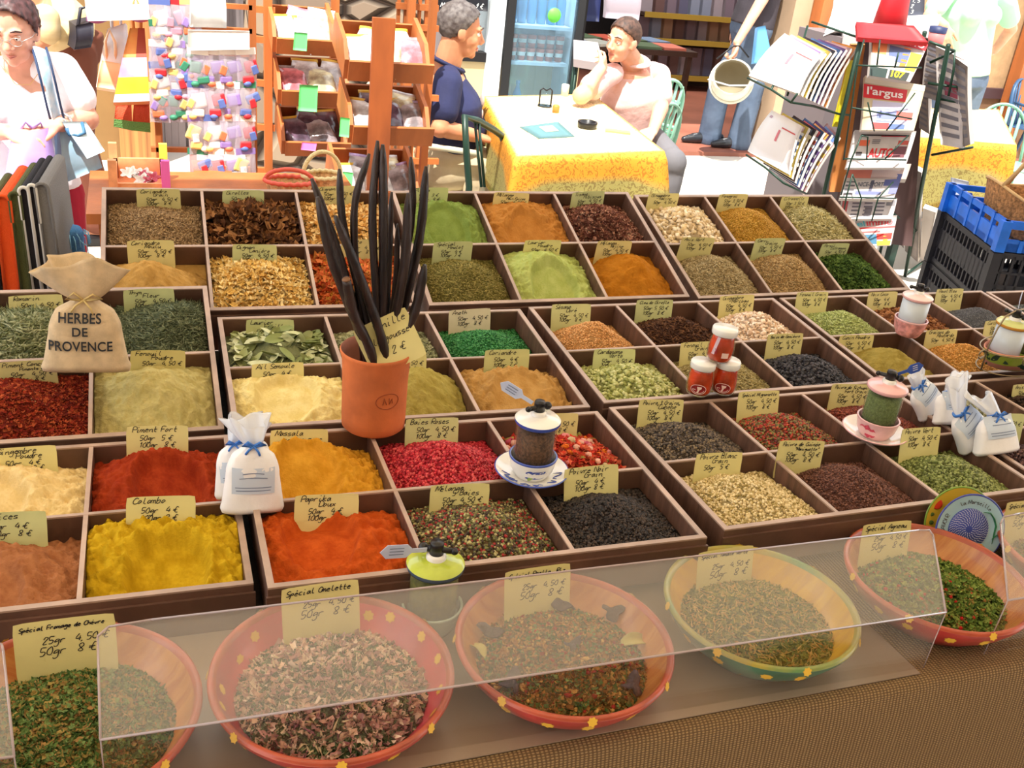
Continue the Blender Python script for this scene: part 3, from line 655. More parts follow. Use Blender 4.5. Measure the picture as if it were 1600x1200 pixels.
 ('K',0,0,'grey-green hulled seeds behind the white salt bags','hulled_seeds',[(154,150,114),(128,124,88),(178,174,140)],'seed',.0034,2200,D_(peak=.046,base=.028,cone=.2),None,None),
 ('K',1,0,'dark brown spice at the right edge, below the wire basket','dark_brown_spice',[(60,44,36),(44,32,26),(84,62,50)],'chunk',.004,900,D_(peak=.040,base=.026),None,
   (1606,600,std_lines('Anis'),'yellow price card at the right edge below the wire basket',-12,0,-4)),
 ('K',0,1,'purplish brown berries at the right edge','purple_berries',[(92,62,66),(70,46,52),(120,86,84)],'ball',.0026,2600,D_(peak=.046,base=.030),None,
   (1572,646,std_lines('Sumac',''),'yellow price card beside the right-hand salt bag',-12,0,-4)),
 ('K',1,1,'pale seeds at the right edge of the front row','edge_seeds',[(160,140,100),(140,120,82)],'seed',.0024,2000,D_(peak=.044,base=.030),None,None),
 ('L',0,0,'slate grey grains at the right edge of the third row','slate_grains',[(96,100,100),(76,80,80),(150,154,150)],'seed',.0024,2000,D_(peak=.046,base=.030),None,None),
 ('H',0,0,'sandy powder beyond the left edge','sandy_powder',[(196,170,120),(180,152,104)],None,0,0,None,None,None),
 ('H',0,1,'ochre powder beyond the left edge','ochre_powder',[(190,150,80),(170,130,64)],None,0,0,None,None,None),
]
for i, (tr, c, r, lab, nm, pal, sh, sz, n, hp, ex, cd) in enumerate(SP):
    if nm in ('sandy_powder', 'ochre_powder'): continue       # cells beyond the left edge of the photo stay empty
    spice(tr, c, r, lab, nm, pal, sh, sz, n, hp, None, extra=ex, mat_=(M_GRAIN if sh in ('ball', 'seed', 'pod') else M_HERB))
    if cd:
        x, y, L, l2, ti, ya, ro = cd
        rr = random.Random(i)
        card_in(tr, c, r, x, y, L, l2, tilt=ti + rr.uniform(-4, 3), yaw=rr.uniform(-3, 3), roll=-ro + rr.uniform(-1.5, 1.5), seed=i, warp=rr.choice([.002, .004, .0055]),
                colr=(mat('card_cream', (222, 208, 178), .55, var=.03, vscale=12) if 'cream price' in l2 else (mat('card_green', (206, 210, 150), .55, var=.05, vscale=12) if rr.random() < .25 else None)))
# ------------------------------------------------------------------ big glazed bowls with herb mixes
CZ = .7946
def streak(name, c1, c2, sc=(3, 30, 3)):
    return mat(name, c1, .32, col2=c2, vscale=5, stretch=sc, coat=.3)
M_YEL = mat('flower_yellow', (222, 176, 60), .4)
def flower(b, p, nrm, r, mi):
    n = Vector(nrm).normalized(); u = n.orthogonal().normalized(); v = n.cross(u); P = []
    for i in range(20):
        a = 2 * PI * i / 20; q = r * (.84 + .16 * math.cos(7 * a)); P.append(Vector(p) + n * .0006 + (u * math.cos(a) + v * math.sin(a)) * q)
    b.add(P, [tuple(range(20))], mi, False)
def bowl(x, y, R, label, m_in, m_out, m_rim, seed, flowers_in=False):
    t = thing('glazed_bowl', label, 'bowl', (x, y, CZ)); rs = random.Random(seed)
    H = .060; b = MB()
    ro = [(0.0, .002), (R * .60, .002), (R * .62, 0), (R * .66, .001), (R * .70, .006), (R * .86, .026), (R * .97, .046), (R, .055)]
    ri = [(R * .995, .0585), (R * .975, .0605), (R * .95, .0585), (R * .93, .054)]
    rn = [(R * .93, .054), (R * .88, .040), (R * .78, .022), (R * .62, .012), (R * .3, .008), (0.0, .0075)]
    b.lathe(ro, 72, 1); b.lathe([ro[-1]] + ri, 72, 2); b.lathe(rn, 72, 0)
    fb = b; k = 15
    for i in range(k):
        a = 2 * PI * i / k + rs.uniform(-.06, .06); ca, sa = math.cos(a), math.sin(a)
        flower(fb, (R * .925 * ca, R * .925 * sa, .030 + .0075), (ca, sa, -.5), .0085, 3)
        if i % 2: flower(fb, (R * 1.0 * ca, R * 1.0 * sa, .0560), (ca, sa, .35), .0065, 3)
    if flowers_in:
        for i in range(17):
            a = 2 * PI * i / 17 + rs.uniform(-.08, .08); q, z = rs.choice([(.905, .0475), (.85, .0345), (.885, .042)]); ca, sa = math.cos(a), math.sin(a)
            flower(fb, (R * q * ca, R * q * sa, z), (-ca * .9, -sa * .9, .5), .0075, 3)
    b.build('bowl_body', [m_in, m_out, m_rim, M_YEL], t)
    return t
G_IN = streak('glaze_orange', (172, 98, 46), (196, 132, 68)); G_RED = mat('glaze_red', (176, 52, 52), .3, var=.14, vscale=10, coat=.3)
G_PINK = mat('glaze_rose_red', (184, 66, 76), .3, var=.12, vscale=9, coat=.3); G_YEL = streak('glaze_yellow', (214, 170, 50), (196, 150, 60))
G_GREEN = mat('glaze_green', (60, 110, 88), .3, var=.18, vscale=9, coat=.3); G_ORIM = mat('glaze_orange_rim', (168, 74, 50), .3, var=.1, coat=.3)
G_GRIM = mat('glaze_green_rim', (96, 138, 84), .3, col2=(170, 150, 60), vscale=14, coat=.3)
GRN = [(88, 112, 58), (66, 92, 44), (116, 138, 80)]; ORG = [(158, 120, 70), (176, 138, 86), (134, 98, 56)]
BOWLS = [
 (-.106, .878, .137, 'glazed orange bowl cut by the lower left corner, filled with green and orange herbs', G_IN, G_RED, G_ORIM, False,
  [('flake', .0030, 5200, GRN + [(150, 128, 70)], .8, .2), ('flake', .0026, 1300, ORG, .8, .2)], .052, 'green and orange herb mix in the lower left bowl', 'herb_mix'),
 (.172, .874, .137, 'rose red glazed bowl with yellow flowers, holding the pale pink and green shreds', G_PINK, G_RED, G_ORIM, True,
  [('flake', .0030, 3000, [(84, 100, 66), (64, 80, 52), (112, 126, 90)], .8, .2), ('chip', .0044, 1500, [(214, 180, 158), (228, 204, 184), (178, 134, 130), (204, 160, 144)], .9, .2), ('needle', .0032, 500, [(216, 196, 160), (150, 100, 110)], .9, .15)], .062, 'green herb mix with pale pink onion shreds in the rose red bowl', 'shallot_herb_mix'),
 (.452, .868, .134, 'orange glazed bowl with a bay leaf on its brown-orange mix, middle of the counter', G_IN, G_RED, G_ORIM, False,
  [('flake', .0026, 4200, [(158, 110, 56), (138, 92, 46), (176, 132, 72), (104, 94, 50)], .8, .2), ('flake', .003, 900, GRN, .8, .2), ('chunk', .0026, 300, [(150, 50, 40), (200, 160, 90)], .8, .2)], .054, 'brown-orange mix with dark mushroom pieces in the middle bowl', 'paella_mix'),
 (.737, .880, .129, 'green glazed bowl with yellow inside, fourth along the counter', G_YEL, G_GREEN, G_GRIM, False,
  [('flake', .0026, 3800, [(120, 128, 62), (146, 142, 70), (98, 110, 56)], .8, .2), ('needle', .0026, 1700, [(196, 150, 80), (176, 160, 90), (206, 170, 100)], .8, .15)], .050, 'fine green and golden herb mix in the green and yellow bowl', 'golden_herb_mix'),
 (1.030, .884, .130, 'orange and red glazed bowl in front of the two painted plates', G_IN, G_RED, G_ORIM, False,
  [('flake', .0034, 3200, [(96, 118, 50), (76, 98, 40), (134, 150, 72)], .8, .2), ('chunk', .0026, 600, [(150, 118, 62), (134, 98, 50)], .8, .2), ('ball', .0030, 70, [(176, 34, 34)], .5, .1)], .048, 'green herb mix dotted with red berries in front of the plates', 'berry_herb_mix'),
 (1.318, .890, .130, 'orange glazed bowl cut by the right edge of the photo', G_IN, G_RED, G_ORIM, False,
  [('flake', .0034, 2800, [(96, 108, 60), (130, 120, 66), (150, 110, 60)], .8, .2)], .046, 'dull green herb mix in the bowl at the right edge', 'dull_herb_mix'),
]
def herb_fill(x, y, R, name, label, sets, peak, seed):
    rf = R * .80; H0 = .020
    def H(rr, a):
        q = rr / rf
        return H0 + (peak - H0) * max(0, 1 - q ** 1.7) + .004 * noise.noise(Vector((rr * math.cos(a) * 22 + seed, rr * math.sin(a) * 22, 0))) * (1 - q)
    V = [(0, 0, H(0, 0))]; F = []; nr, na = 22, 48
    for i in range(1, nr + 1):
        for j in range(na):
            a = 2 * PI * j / na; rr = rf * i / nr; V.append((rr * math.cos(a), rr * math.sin(a), H(rr, a)))
    for j in range(na): F.append((0, 1 + j, 1 + (j + 1) % na))
    for i in range(nr - 1):
        for j in range(na):
            a0 = 1 + i * na + j; a1 = 1 + i * na + (j + 1) % na; F += [(a0, a0 + na, a1 + na), (a0, a1 + na, a1)]
    P = lin3(np.mean(np.array(sets[0][3], float), 0) * .7); V = np.array(V); F = np.array(F)
    parts = [(V, F, np.repeat(P[None], len(V), 0), np.zeros(len(F), int))]
    for shape, size, n, pal, tilt, cv in sets:
        rr = rf * np.sqrt(np.random.uniform(0, .97, n)); a = np.random.uniform(0, 2 * PI, n)
        z = np.array([H(r_, a_) for r_, a_ in zip(rr, a)]) + size * np.random.uniform(-.1, .6, n)
        p = np.stack([rr * np.cos(a), rr * np.sin(a), z], 1); v_, f_, c_ = scatter(p, shape, size, pal, tilt, cvary=cv); parts.append((v_, f_, c_, np.ones(len(f_), int)))
    off = 0; VV = []; FF = []; CC = []; MM = []
    for v_, f_, c_, m_ in parts: VV.append(v_); FF.append(f_ + off); CC.append(c_); MM.append(m_); off += len(v_)
    o = np_mesh(name, np.vstack(VV), np.vstack(FF), np.vstack(CC), [M_POWDER, M_HERB], np.concatenate(MM)); o.location = (x, y, CZ)
    tag(o, label, 'herb mix', kind='stuff'); return H
BCARDS = [(100, 966, 'Sp\u00e9cial Fromage de Ch\u00e8vre', '25gr  4,50 \u20ac', '50gr  8 \u20ac', 'large yellow card in the lower left bowl, headed Fromage', 4, .104),
          (500, 912, 'Sp\u00e9cial Omelette', '25gr  4,50 \u20ac', '50gr  8 \u20ac', 'yellow card standing in the rose red bowl', 3, .092),
          (840, 886, 'Sp\u00e9cial Paella, Riz', '25gr  4,50 \u20ac', '50gr  8 \u20ac', 'yellow card with a torn lower edge in the middle orange bowl', 3, .090),
          (1134, 857, 'Sp\u00e9cial Tomate Verte', '25gr  4,50 \u20ac', '50gr  8 \u20ac', 'yellow card standing in the green and yellow bowl', 3, .088),
          (1386, 816, 'Sp\u00e9cial Agneau', '25gr  4,50 \u20ac', '50gr  8 \u20ac', 'yellow card in the bowl in front of the painted plates', 5, .088),
          (1606, 782, 'Sp\u00e9cial Poisson', '25gr  4,50 \u20ac', '50gr  8 \u20ac', 'yellow card in the bowl at the right edge', 6, .088)]
for i, (bx, by, R, lab, mi_, mo_, mr_, fl, sets, pk, hl, hn) in enumerate(BOWLS):
    bowl(bx, by, R, lab, mi_, mo_, mr_, i, fl); herb_fill(bx, by, R, hn, hl, sets, pk, i * 3.7)
    cx_, cy_, t1, a_, b_, l2, ro, cw = BCARDS[i]
    p = ony(cx_, cy_, by + R * .70); Rr = RZ(rad(0)) @ RX(rad(-13)) @ RY(rad(ro - 4))
    top = Rr @ Vector((0, 0, .074))
    price_card([(t1, .05, .86, .0017), (a_, .26, .62, .0016), (b_, .22, .44, .0016)], l2, T(p - top) @ Rr, W_=cw, H_=.074, seed=50 + i)
# loose pieces on the middle bowl
M_LEAFP = mat('bay_leaf_pale', (186, 176, 104), .6, var=.12); M_MUSH = mat('mushroom_dark', (64, 48, 56), .6, var=.3, vscale=60, bump=.5)
def leaf_obj(p, rz, L, W_, m, name, label, cat, lean=.2, group=None):
    b = MB()
    b.grid(lambda u, v: ((u - .5) * L, (v - .5) * W_ * (max(0, 1 - (2 * u - 1) ** 2) ** .6 + .03), .25 * W_ * ((2 * v - 1) ** 2) * (1 - (2 * u - 1) ** 2) + .004 * math.sin(u * 5)), 12, 4)
    o = b.build(name, m); o.matrix_world = T(p) @ RZ(rz) @ RX(lean)
    o.modifiers.new('s', 'SOLIDIFY').thickness = .0006; return tag(o, label, cat, group)
leaf_obj((.553, .872, CZ + .034), .1, .048, .017, M_LEAFP, 'bay_leaf', 'pale bay leaf lying on the right side of the middle bowl mix', 'leaf', .3)
leaf_obj((.352, .905, CZ + .030), 1.9, .040, .016, M_LEAFP, 'bay_leaf', 'pale bay leaf at the left inner wall of the middle bowl', 'leaf', .3)
def mush(p, s, rz, lab):
    b = MB(); rs = random.Random(p[0] * 99)
    def f(u, v):
        a = 2 * PI * u; r = s * v * (1 + .25 * math.sin(3 * a + 1) + .12 * math.sin(7 * a)); return (r * math.cos(a), r * .7 * math.sin(a), .35 * s * math.sin(2 * a + v * 2) * v + .2 * s * (1 - v))
    b.grid(f, 24, 5, closed_u=True); o = b.build('mushroom_slice', M_MUSH); o.matrix_world = T(p) @ RZ(rz) @ RX(.2); o.modifiers.new('s', 'SOLIDIFY').thickness = .0015
    tag(o, lab, 'mushroom', 'dark dried mushroom slices in the middle bowl')
for p, s, rz, lab in [((.545, .925, CZ + .040), .016, 0, 'dark mushroom slice at the upper right of the middle bowl'), ((.375, .835, CZ + .034), .018, 1, 'violet-black mushroom slice near the lower left rim of the middle bowl'),
      ((.480, .945, CZ + .046), .018, 2, 'dark mushroom slice below the torn card of the middle bowl'), ((.380, .925, CZ + .036), .016, 2.5, 'dark mushroom slice at the upper left of the middle bowl'),
      ((.460, .860, CZ + .054), .012, .5, 'small dark mushroom slice on the centre of the middle mix'), ((.515, .800, CZ + .034), .016, .9, 'dark mushroom slice at the front right of the middle bowl')]: mush(p, s, rz, lab)
# ------------------------------------------------------------------ clear acrylic sneeze guards
M_ACR = glass('clear_acrylic', (250, 249, 247), .10, haze=.09, hazecol=(228, 222, 218), fres=1.45)  # pale diffuse haze stands in for the blurred sky reflection
M_ACF = glass('clear_acrylic_front', (252, 251, 250), .03, haze=.02, hazecol=(228, 222, 218), fres=1.3)
M_ACE = glass('acrylic_edge', (200, 190, 190), .1, haze=.55, hazecol=(210, 190, 190), fres=1.5)
def guard(pr_l, pr_r, bl, br, label):
    t = thing('acrylic_guard', label, 'guard', (0, 0, 0)); ZR, ZB = .925, .890
    A, B_ = onz(*pr_l, ZR), onz(*pr_r, ZR); C_, D__ = onz(*bl, ZB), onz(*br, ZB); th = .003
    C0, D0 = Vector((C_.x, C_.y + .004, CZ)), Vector((D__.x, D__.y + .004, CZ))
    n = (D__ - C_).cross(A - C_).normalized(); n = n if n.z > 0 else -n
    def edge(b, p, q, r=.0014): b.tube([p, q], r, 6)
    rA = A.lerp(B_, .05); rA2 = A.lerp(C_, .10); rB = B_.lerp(A, .02); rB2 = B_.lerp(D__, .08)
    top = [C_, D__, rB2, B_.lerp((rB + rB2) / 2, .4), rB, rA, A.lerp((rA + rA2) / 2, .4), rA2]
    MB().poly(top, th, n=n).build('top_panel', M_ACR, t)
    MB().poly([C0, D0, D__, C_], th, n=(0, -1, 0)).build('front_panel', M_ACF, t)
    e = MB(); L = top
    for i in range(len(L)): edge(e, L[i], L[(i + 1) % len(L)])
    edge(e, C0, C_, .0008); edge(e, D0, D__, .0008); e.build('polished_edge', M_ACE, t)
guard((152, 978), (1456, 826), (157, 1156), (1478, 957), 'long clear acrylic guard over the four middle bowls')
guard((1562, 806), (2100, 740), (1575, 938), (2140, 850), 'clear acrylic guard cut by the right edge')
guard((-420, 1050), (4, 1004), (-430, 1240), (22, 1182), 'clear acrylic guard at the far left, only its end in view')
# ------------------------------------------------------------------ terracotta pot with vanilla pods
M_TERRA = mat('terracotta', (204, 112, 62), .8, var=.08, vscale=14, bump=.15, bscale=60)
M_TERRA2 = mat('terracotta_pale', (206, 138, 118), .85, var=.06)
pp = onz(583, 663, .8735); 
pot = thing('terracotta_pot', 'terracotta pot full of long black vanilla pods', 'pot', pp)
b = MB(); b.lathe([(0, 0), (.046, 0), (.050, .004), (.0505, .02), (.051, .08), (.0525, .118), (.0555, .128), (.0560, .132), (.0545, .134)], 56, 0)
b.lathe([(.0545, .134), (.052, .131), (.0490, .118), (.047, .02), (0, .012)], 56, 1); b.build('pot_body', [M_TERRA, M_TERRA2], pot)
def oval_mark(R0, z0, a0, rx, rz):
    e = MB(); P = []
    for i in range(40):
        a = 2 * PI * i / 40; th = a0 + rx * math.cos(a) / R0; P.append((R0 * math.cos(th), R0 * math.sin(th), z0 + rz * math.sin(a)))
    e.tube(P, .0007, 5, closed=True)
    for dx, pts in ((-.008, [(0, -.005), (.002, .006), (.006, -.005)]), (.002, [(0, .005), (0, -.005), (.005, .004), (.006, -.004)])):
        e.tube([(R0 * math.cos(a0 + (dx + q[0]) / R0), R0 * math.sin(a0 + (dx + q[0]) / R0), z0 + q[1]) for q in pts], .0007, 5)
    return e
va = math.atan2(-pp.y, -pp.x)
oval_mark(.0513, .066, va + .42, .019, .013).build('stamped_mark', mat('terracotta_stamp', (150, 74, 44), .9), pot)
oval_mark
M_POD = mat('vanilla_pod', (44, 33, 32), .42, var=.25, vscale=90, bump=.4, bscale=120, stretch=(1, 1, .15))
M_PODT = mat('pod_cut_end', (128, 92, 66), .8)
PODS = [  # tip px, mid px offset, base px, radius, depth of tip, label
 ((487, 279), (530, 400), (566, 552), .0080, .030, 'leftmost tall vanilla pod, its tip bent outwards'),
 ((496, 308), (520, 410), (572, 556), .0088, -.010, 'thick vanilla pod just inside the leftmost one'),
 ((524, 338), (565, 440), (602, 560), .0088, -.030, 'vanilla pod with a blunt tip crossing in front of the card'),
 ((541, 437), (552, 490), (582, 560), .0092, -.034, 'short vanilla pod with a cut brown end at the pot\'s left'),
 ((530, 264), (538, 360), (580, 545), .0070, .034, 'narrow vanilla pod with a hooked tip, left of the middle'),
 ((577, 240), (553, 340), (566, 540), .0066, .036, 'vanilla pod curving up towards the middle pair'),
 ((590, 220), (582, 350), (592, 548), .0072, .010, 'tallest vanilla pod in the middle of the pot'),
 ((598, 226), (599, 350), (597, 548), .0082, .006, 'straight vanilla pod beside the tallest one'),
 ((642, 245), (642, 350), (606, 545), .0066, .038, 'vanilla pod with rounded tip, right of the middle'),
 ((666, 260), (654, 380), (618, 545), .0082, .026, 'rightmost tall vanilla pod leaning right'),
 ((638, 302), (631, 420), (606, 550), .0086, .000, 'thick vanilla pod in front of the right-hand bundle'),
 ((621, 350), (618, 440), (604, 548), .0052, .012, 'thin vanilla pod between the middle and right bundles'),
 ((664, 414), (650, 480), (622, 552), .0088, -.010, 'short thick vanilla pod at the right with a knobbed end'),
 ((612, 300), (607, 420), (600, 548), .0060, .030, 'thin vanilla pod half hidden behind the straight one')]
for tip, midp, base, r, dy, lab in PODS:
    A = ony(tip[0], tip[1], pp.y + dy * 1.4); M_ = ony(midp[0], midp[1], pp.y + dy); B_ = ony(base[0], base[1] + 8, pp.y + dy * .75)
    C_ = Vector((pp.x + (B_.x - pp.x) * .5, pp.y + dy * .5, pp.z + .022))
    # lie inside the mouth
    q = Vector((B_.x - pp.x, B_.y - pp.y)); lim = .046 - r
    if q.length > lim: q = q.normalized() * lim; B_.x = pp.x + q.x; B_.y = pp.y + q.y
    q = Vector((C_.x - pp.x, C_.y - pp.y)); lim = .044 - r
    if q.length > lim: q = q.normalized() * lim; C_.x = pp.x + q.x; C_.y = pp.y + q.y
    B_.z = pp.z + .128
    P = []
    K = [C_, B_, M_, A]; K = [K[0] * 2 - K[1]] + K + [K[-1] * 2 - K[-2] + Vector((random.uniform(-.004, .004), 0, -.004))]
    for s_ in range(1, 4):
        for k in range(10):
            t_ = k / 10; p0, p1, p2, p3 = K[s_ - 1:s_ + 3]
            P.append(.5 * (2 * p1 + (p2 - p0) * t_ + (2 * p0 - 5 * p1 + 4 * p2 - p3) * t_ * t_ + (3 * p1 - p0 - 3 * p2 + p3) * t_ ** 3))
    P.append(A); n = len(P); cut = 'cut' in lab
    rad_ = [r * 1.16 * (.85 + .15 * math.sin(3.1 * i / n)) * (1.0 if (cut or i < n - 7) else [1, 1, .98, .95, .88, .74, .40][i - n + 7]) * (1 + .05 * math.sin(i * 1.7)) for i in range(n)]
    b = MB(); b.tube(P, rad_, 10, 0, flat=.72)
    o = b.build('vanilla_pod', M_POD); tag(o, lab, 'vanilla pod', 'vanilla pods in the terracotta pot')
    if cut:
        e = MB(); e.tube([A, A + (P[-1] - P[-2]).normalized() * .002], [r * .7, r * .55], 10); e.build('cut_end', M_PODT, o)
Rc_ = RZ(rad(-8)) @ RX(rad(-24)) @ RY(rad(-26))
pc = Vector((pp.x + .030, pp.y - .040, pp.z + .120))
price_card([('Vanille', .30, .80, .0018), ('la gousse', .20, .56, .0018), ('2 \u20ac', .45, .28, .0018)], 'yellow card slanting among the vanilla pods in the terracotta pot', T(pc) @ Rc_, W_=.088, H_=.080, seed=90)
# ------------------------------------------------------------------ pillow-shaped bags
def sack(name, label, cat, M, W_, H_, D__, neck, m_body, m_ruf, m_tie, ruff, p=2.6, seed=0, cats=None, group=None, tie_r=.0016, corner=1.0, creases=.0025, taper=1.6):
    t = thing(name, label, cat, M=M, group=group); b = MB(); nz, na = 30, 48
    def half(v):            # half width, half depth along the height
        if v < .08: k = .90 + .10 * (v / .08); d = .55 + .45 * (v / .08) ** .5
        elif v < .55: k = 1.0 - .10 * taper * (v - .08) / .47; d = 1.0
        elif v < .82: q = (v - .55) / .27; k = 1 - .10 * taper - .16 * q * q; d = 1 - .25 * q * q
        else: q = (v - .82) / .18; s_ = q * q * (3 - 2 * q); k = (.84 - .10 * taper) * (1 - s_) + neck / (W_ / 2) * s_; d = .75 * (1 - s_) + neck / (D__ / 2) * s_
        return W_ / 2 * k * (1 + .06 * corner * max(0, 1 - v / .12)), D__ / 2 * d
    def f(u, v):
        a = 2 * PI * u; w_, d_ = half(v); c, s_ = math.cos(a), math.sin(a); pw = 2 / p
        x = w_ * math.copysign(abs(c) ** pw, c); y = d_ * math.copysign(abs(s_) ** (pw if v < .85 else 1), s_)
        wr = creases * noise.noise(Vector((x * 26 + seed, y * 26, v * H_ * 26))) + creases * .8 * max(0, v - .6) * math.sin(a * 9 + seed)
        return (x * (1 + wr * 8), y + wr * 1.0, v * H_)
    b.grid(f, na, nz, closed_u=True); b.add([f(i / na, 0) for i in range(na)], [tuple(range(na - 1, -1, -1))], 0)
    b.build('bag_body', m_body, t)
    r = MB(); rw, rh, rd, lean = ruff; rs = random.Random(seed)
    ph = [rs.uniform(0, 6) for _ in range(4)]
    def g(u, v):
        a = 2 * PI * u; q = v ** .7
        fr = 1 + .16 * math.sin(a * 3 + ph[0]) * v + .10 * math.sin(a * 7 + ph[1]) * v
        x = (neck + (rw / 2 - neck) * q) * math.cos(a) * fr; y = (neck + (rd / 2 - neck) * q) * math.sin(a) * fr
        z = H_ - .002 + rh * v * (.82 + .18 * math.sin(a * 2 + ph[2]) + .06 * math.sin(a * 5 + ph[3]))
        return (x + lean[0] * v * rh, y + lean[1] * v * rh, z)
    r.grid(g, 64, 12, closed_u=True); o = r.build('gathered_top', m_ruf, t); o.modifiers.new('s', 'SOLIDIFY').thickness = .0008
    k = MB(); k.tube([(neck * 1.06 * math.cos(2 * PI * i / 24), neck * 1.06 * math.sin(2 * PI * i / 24), H_ + .0005 * math.sin(i)) for i in range(24)], tie_r * 1.6, 6, closed=True)
    k.tube([(0, -neck * 1.1, H_), (neck * .8, -neck * 1.3, H_ + neck * .6), (neck * 1.6, -neck * 1.2, H_ + neck * .2), (neck * .3, -neck * 1.2, H_)], tie_r, 6)
    k.tube([(0, -neck * 1.1, H_), (-neck * .8, -neck * 1.3, H_ + neck * .7), (-neck * 1.5, -neck * 1.2, H_ + neck * .1), (-neck * .3, -neck * 1.2, H_)], tie_r, 6)
    k.tube([(0, -neck * 1.15, H_), (neck * .6, -neck * 1.4, H_ - neck * .7), (neck * .8, -neck * 1.35, H_ - neck * 1.3)], tie_r, 6)
    k.tube([(0, -neck * 1.15, H_), (-neck * .7, -neck * 1.4, H_ - neck * .5), (-neck * 1.1, -neck * 1.35, H_ - neck * 1.1)], tie_r, 6)
    k.build('tie_ribbon', m_tie, t)
    def front(x, z):
        w_, d_ = half(min(max(z / H_, 0), 1)); k_ = min(abs(x / w_), .97); return -d_ * (1 - k_ ** p) ** (1 / p)
    return t, front
M_JUTE = mat('sack_linen', (206, 182, 148), .95, var=.05, vscale=60, bump=.5, bscale=600, dist=.001)
M_JTIE = mat('sack_tie', (206, 180, 120), .8)
M_STENCIL = mat('stencil_black', (42, 44, 50), .85)
sp_ = onz(136, 578, .906)
Ms = T(sp_) @ RZ(rad(-3)) @ RX(rad(-9)) @ RY(rad(2))
sk, fr = sack('burlap_sack', 'tied cream burlap sack printed HERBES DE PROVENCE on the left trays', 'sack', Ms, .128, .118, .056, .017, M_JUTE, M_JUTE, M_JTIE, (.128, .066, .060, (-.12, .1)), p=2.9, seed=12, corner=2.0)
for txt, z, s_ in (('HERBES', .090, .0215), ('DE', .069, .0195), ('PROVENCE', .046, .0215)):
    o = text_mesh('stencil_lettering', txt, s_, M_STENCIL, sk, T(-.006, 0, z), bold=.00035, sx=.84 if txt != 'DE' else .95, spacing=1.05)
    me = o.data; R_ = TXM[o.name]; bm = bmesh.new(); bm.from_mesh(me); bmesh.ops.triangulate(bm, faces=bm.faces); bm.to_mesh(me); bm.free()
    for v in me.vertices:
        q = R_ @ v.co; q.y = fr(q.x, q.z) - .0030 + q.y * .5; v.co = q
    o.matrix_local = Matrix.Identity(4)
# white salt bags
M_SALT = mat('salt_white', (240, 238, 240), .45, var=.03, bump=.3, bscale=300, dist=.001); M_FILM = glass('clear_film', (245, 246, 250), .15, haze=.5, hazecol=(235, 238, 245), fres=1.5)
M_BLUER = mat('blue_ribbon', (60, 120, 205), .4); M_LBL = mat('label_pale_blue', (196, 208, 226), .5); M_LBLI = mat('label_print', (120, 132, 160), .6)
def salt_bag(px_, py_, z, lab, yaw=0, lean=-12, roll=0, s=1.0, ruff=(.052, .036, .034, (0, .3)), plane_y=None, seed=1, label_on=True, hb=.092):
    p = onz(px_, py_, z) if plane_y is None else ony(px_, py_, plane_y)
    M = T(p) @ RZ(rad(yaw)) @ RX(rad(lean)) @ RY(rad(roll)) @ Matrix.Scale(s, 4)
    t, f = sack('salt_bag', lab, 'salt bag', M, .078, hb, .034, .009, M_SALT, M_FILM, M_BLUER, ruff, seed=seed, tie_r=.0016, group='white salt bags tied with blue ribbon', p=2.5)
    if label_on:
        b = MB(); b.grid(lambda u, v: ((u - .5) * .052, f((u - .5) * .052, .018 + hb * .14 + v * .034) - .0012, .018 + hb * .14 + v * .034), 8, 5); b.build('paper_label', M_LBL, t)
        q = MB()
        for zz, wd in ((.046, .026), (.040, .034), (.028, .044), (.024, .042)):
            zz += hb * .14 - .002
            q.grid(lambda u, v: ((u - .5) * wd, f((u - .5) * wd, zz + v * .0012) - .0015, zz + v * .0012 + .0015 * math.sin(u * 3.1) * (1 if zz > .05 else 0)), 8, 1)
        q.build('label_print', M_LBLI, t)
    return t
salt_bag(394, 798, .862, 'front white salt bag with pale blue label on the left trays', yaw=-3, lean=-8, roll=2, s=1.08, ruff=(.056, .032, .036, (-.25, .6)), seed=2)
salt_bag(376, 776, .864, 'white salt bag half hidden behind the front one on the left trays', yaw=-10, lean=-10, roll=-5, s=.88, ruff=(.050, .044, .036, (.35, .4)), seed=3)
salt_bag(396, 752, .864, 'hindmost white salt bag on the left, only its gathered top showing', yaw=6, lean=-10, roll=3, s=.72, ruff=(.052, .040, .036, (.2, .3)), seed=5)
salt_bag(1557, 708, .868, 'lowest right white salt bag, its label facing front', yaw=-4, lean=-22, roll=-5, s=1.12, ruff=(.040, .040, .030, (-.35, .5)), seed=6, hb=.060)
salt_bag(1524, 688, .868, 'third white salt bag from the left in the right-hand heap', yaw=10, lean=-24, roll=-34, s=1.05, ruff=(.044, .036, .032, (1.4, .5)), seed=7, hb=.064)
salt_bag(1484, 664, .868, 'second white salt bag from the left in the right-hand heap', yaw=10, lean=-28, roll=10, s=1.0, ruff=(.046, .044, .032, (1.3, .5)), seed=8, hb=.060)
salt_bag(1456, 640, .868, 'leftmost white salt bag of the right-hand heap', yaw=14, lean=-30, roll=-30, s=1.0, ruff=(.036, .022, .030, (.8, .2)), seed=9, hb=.058)
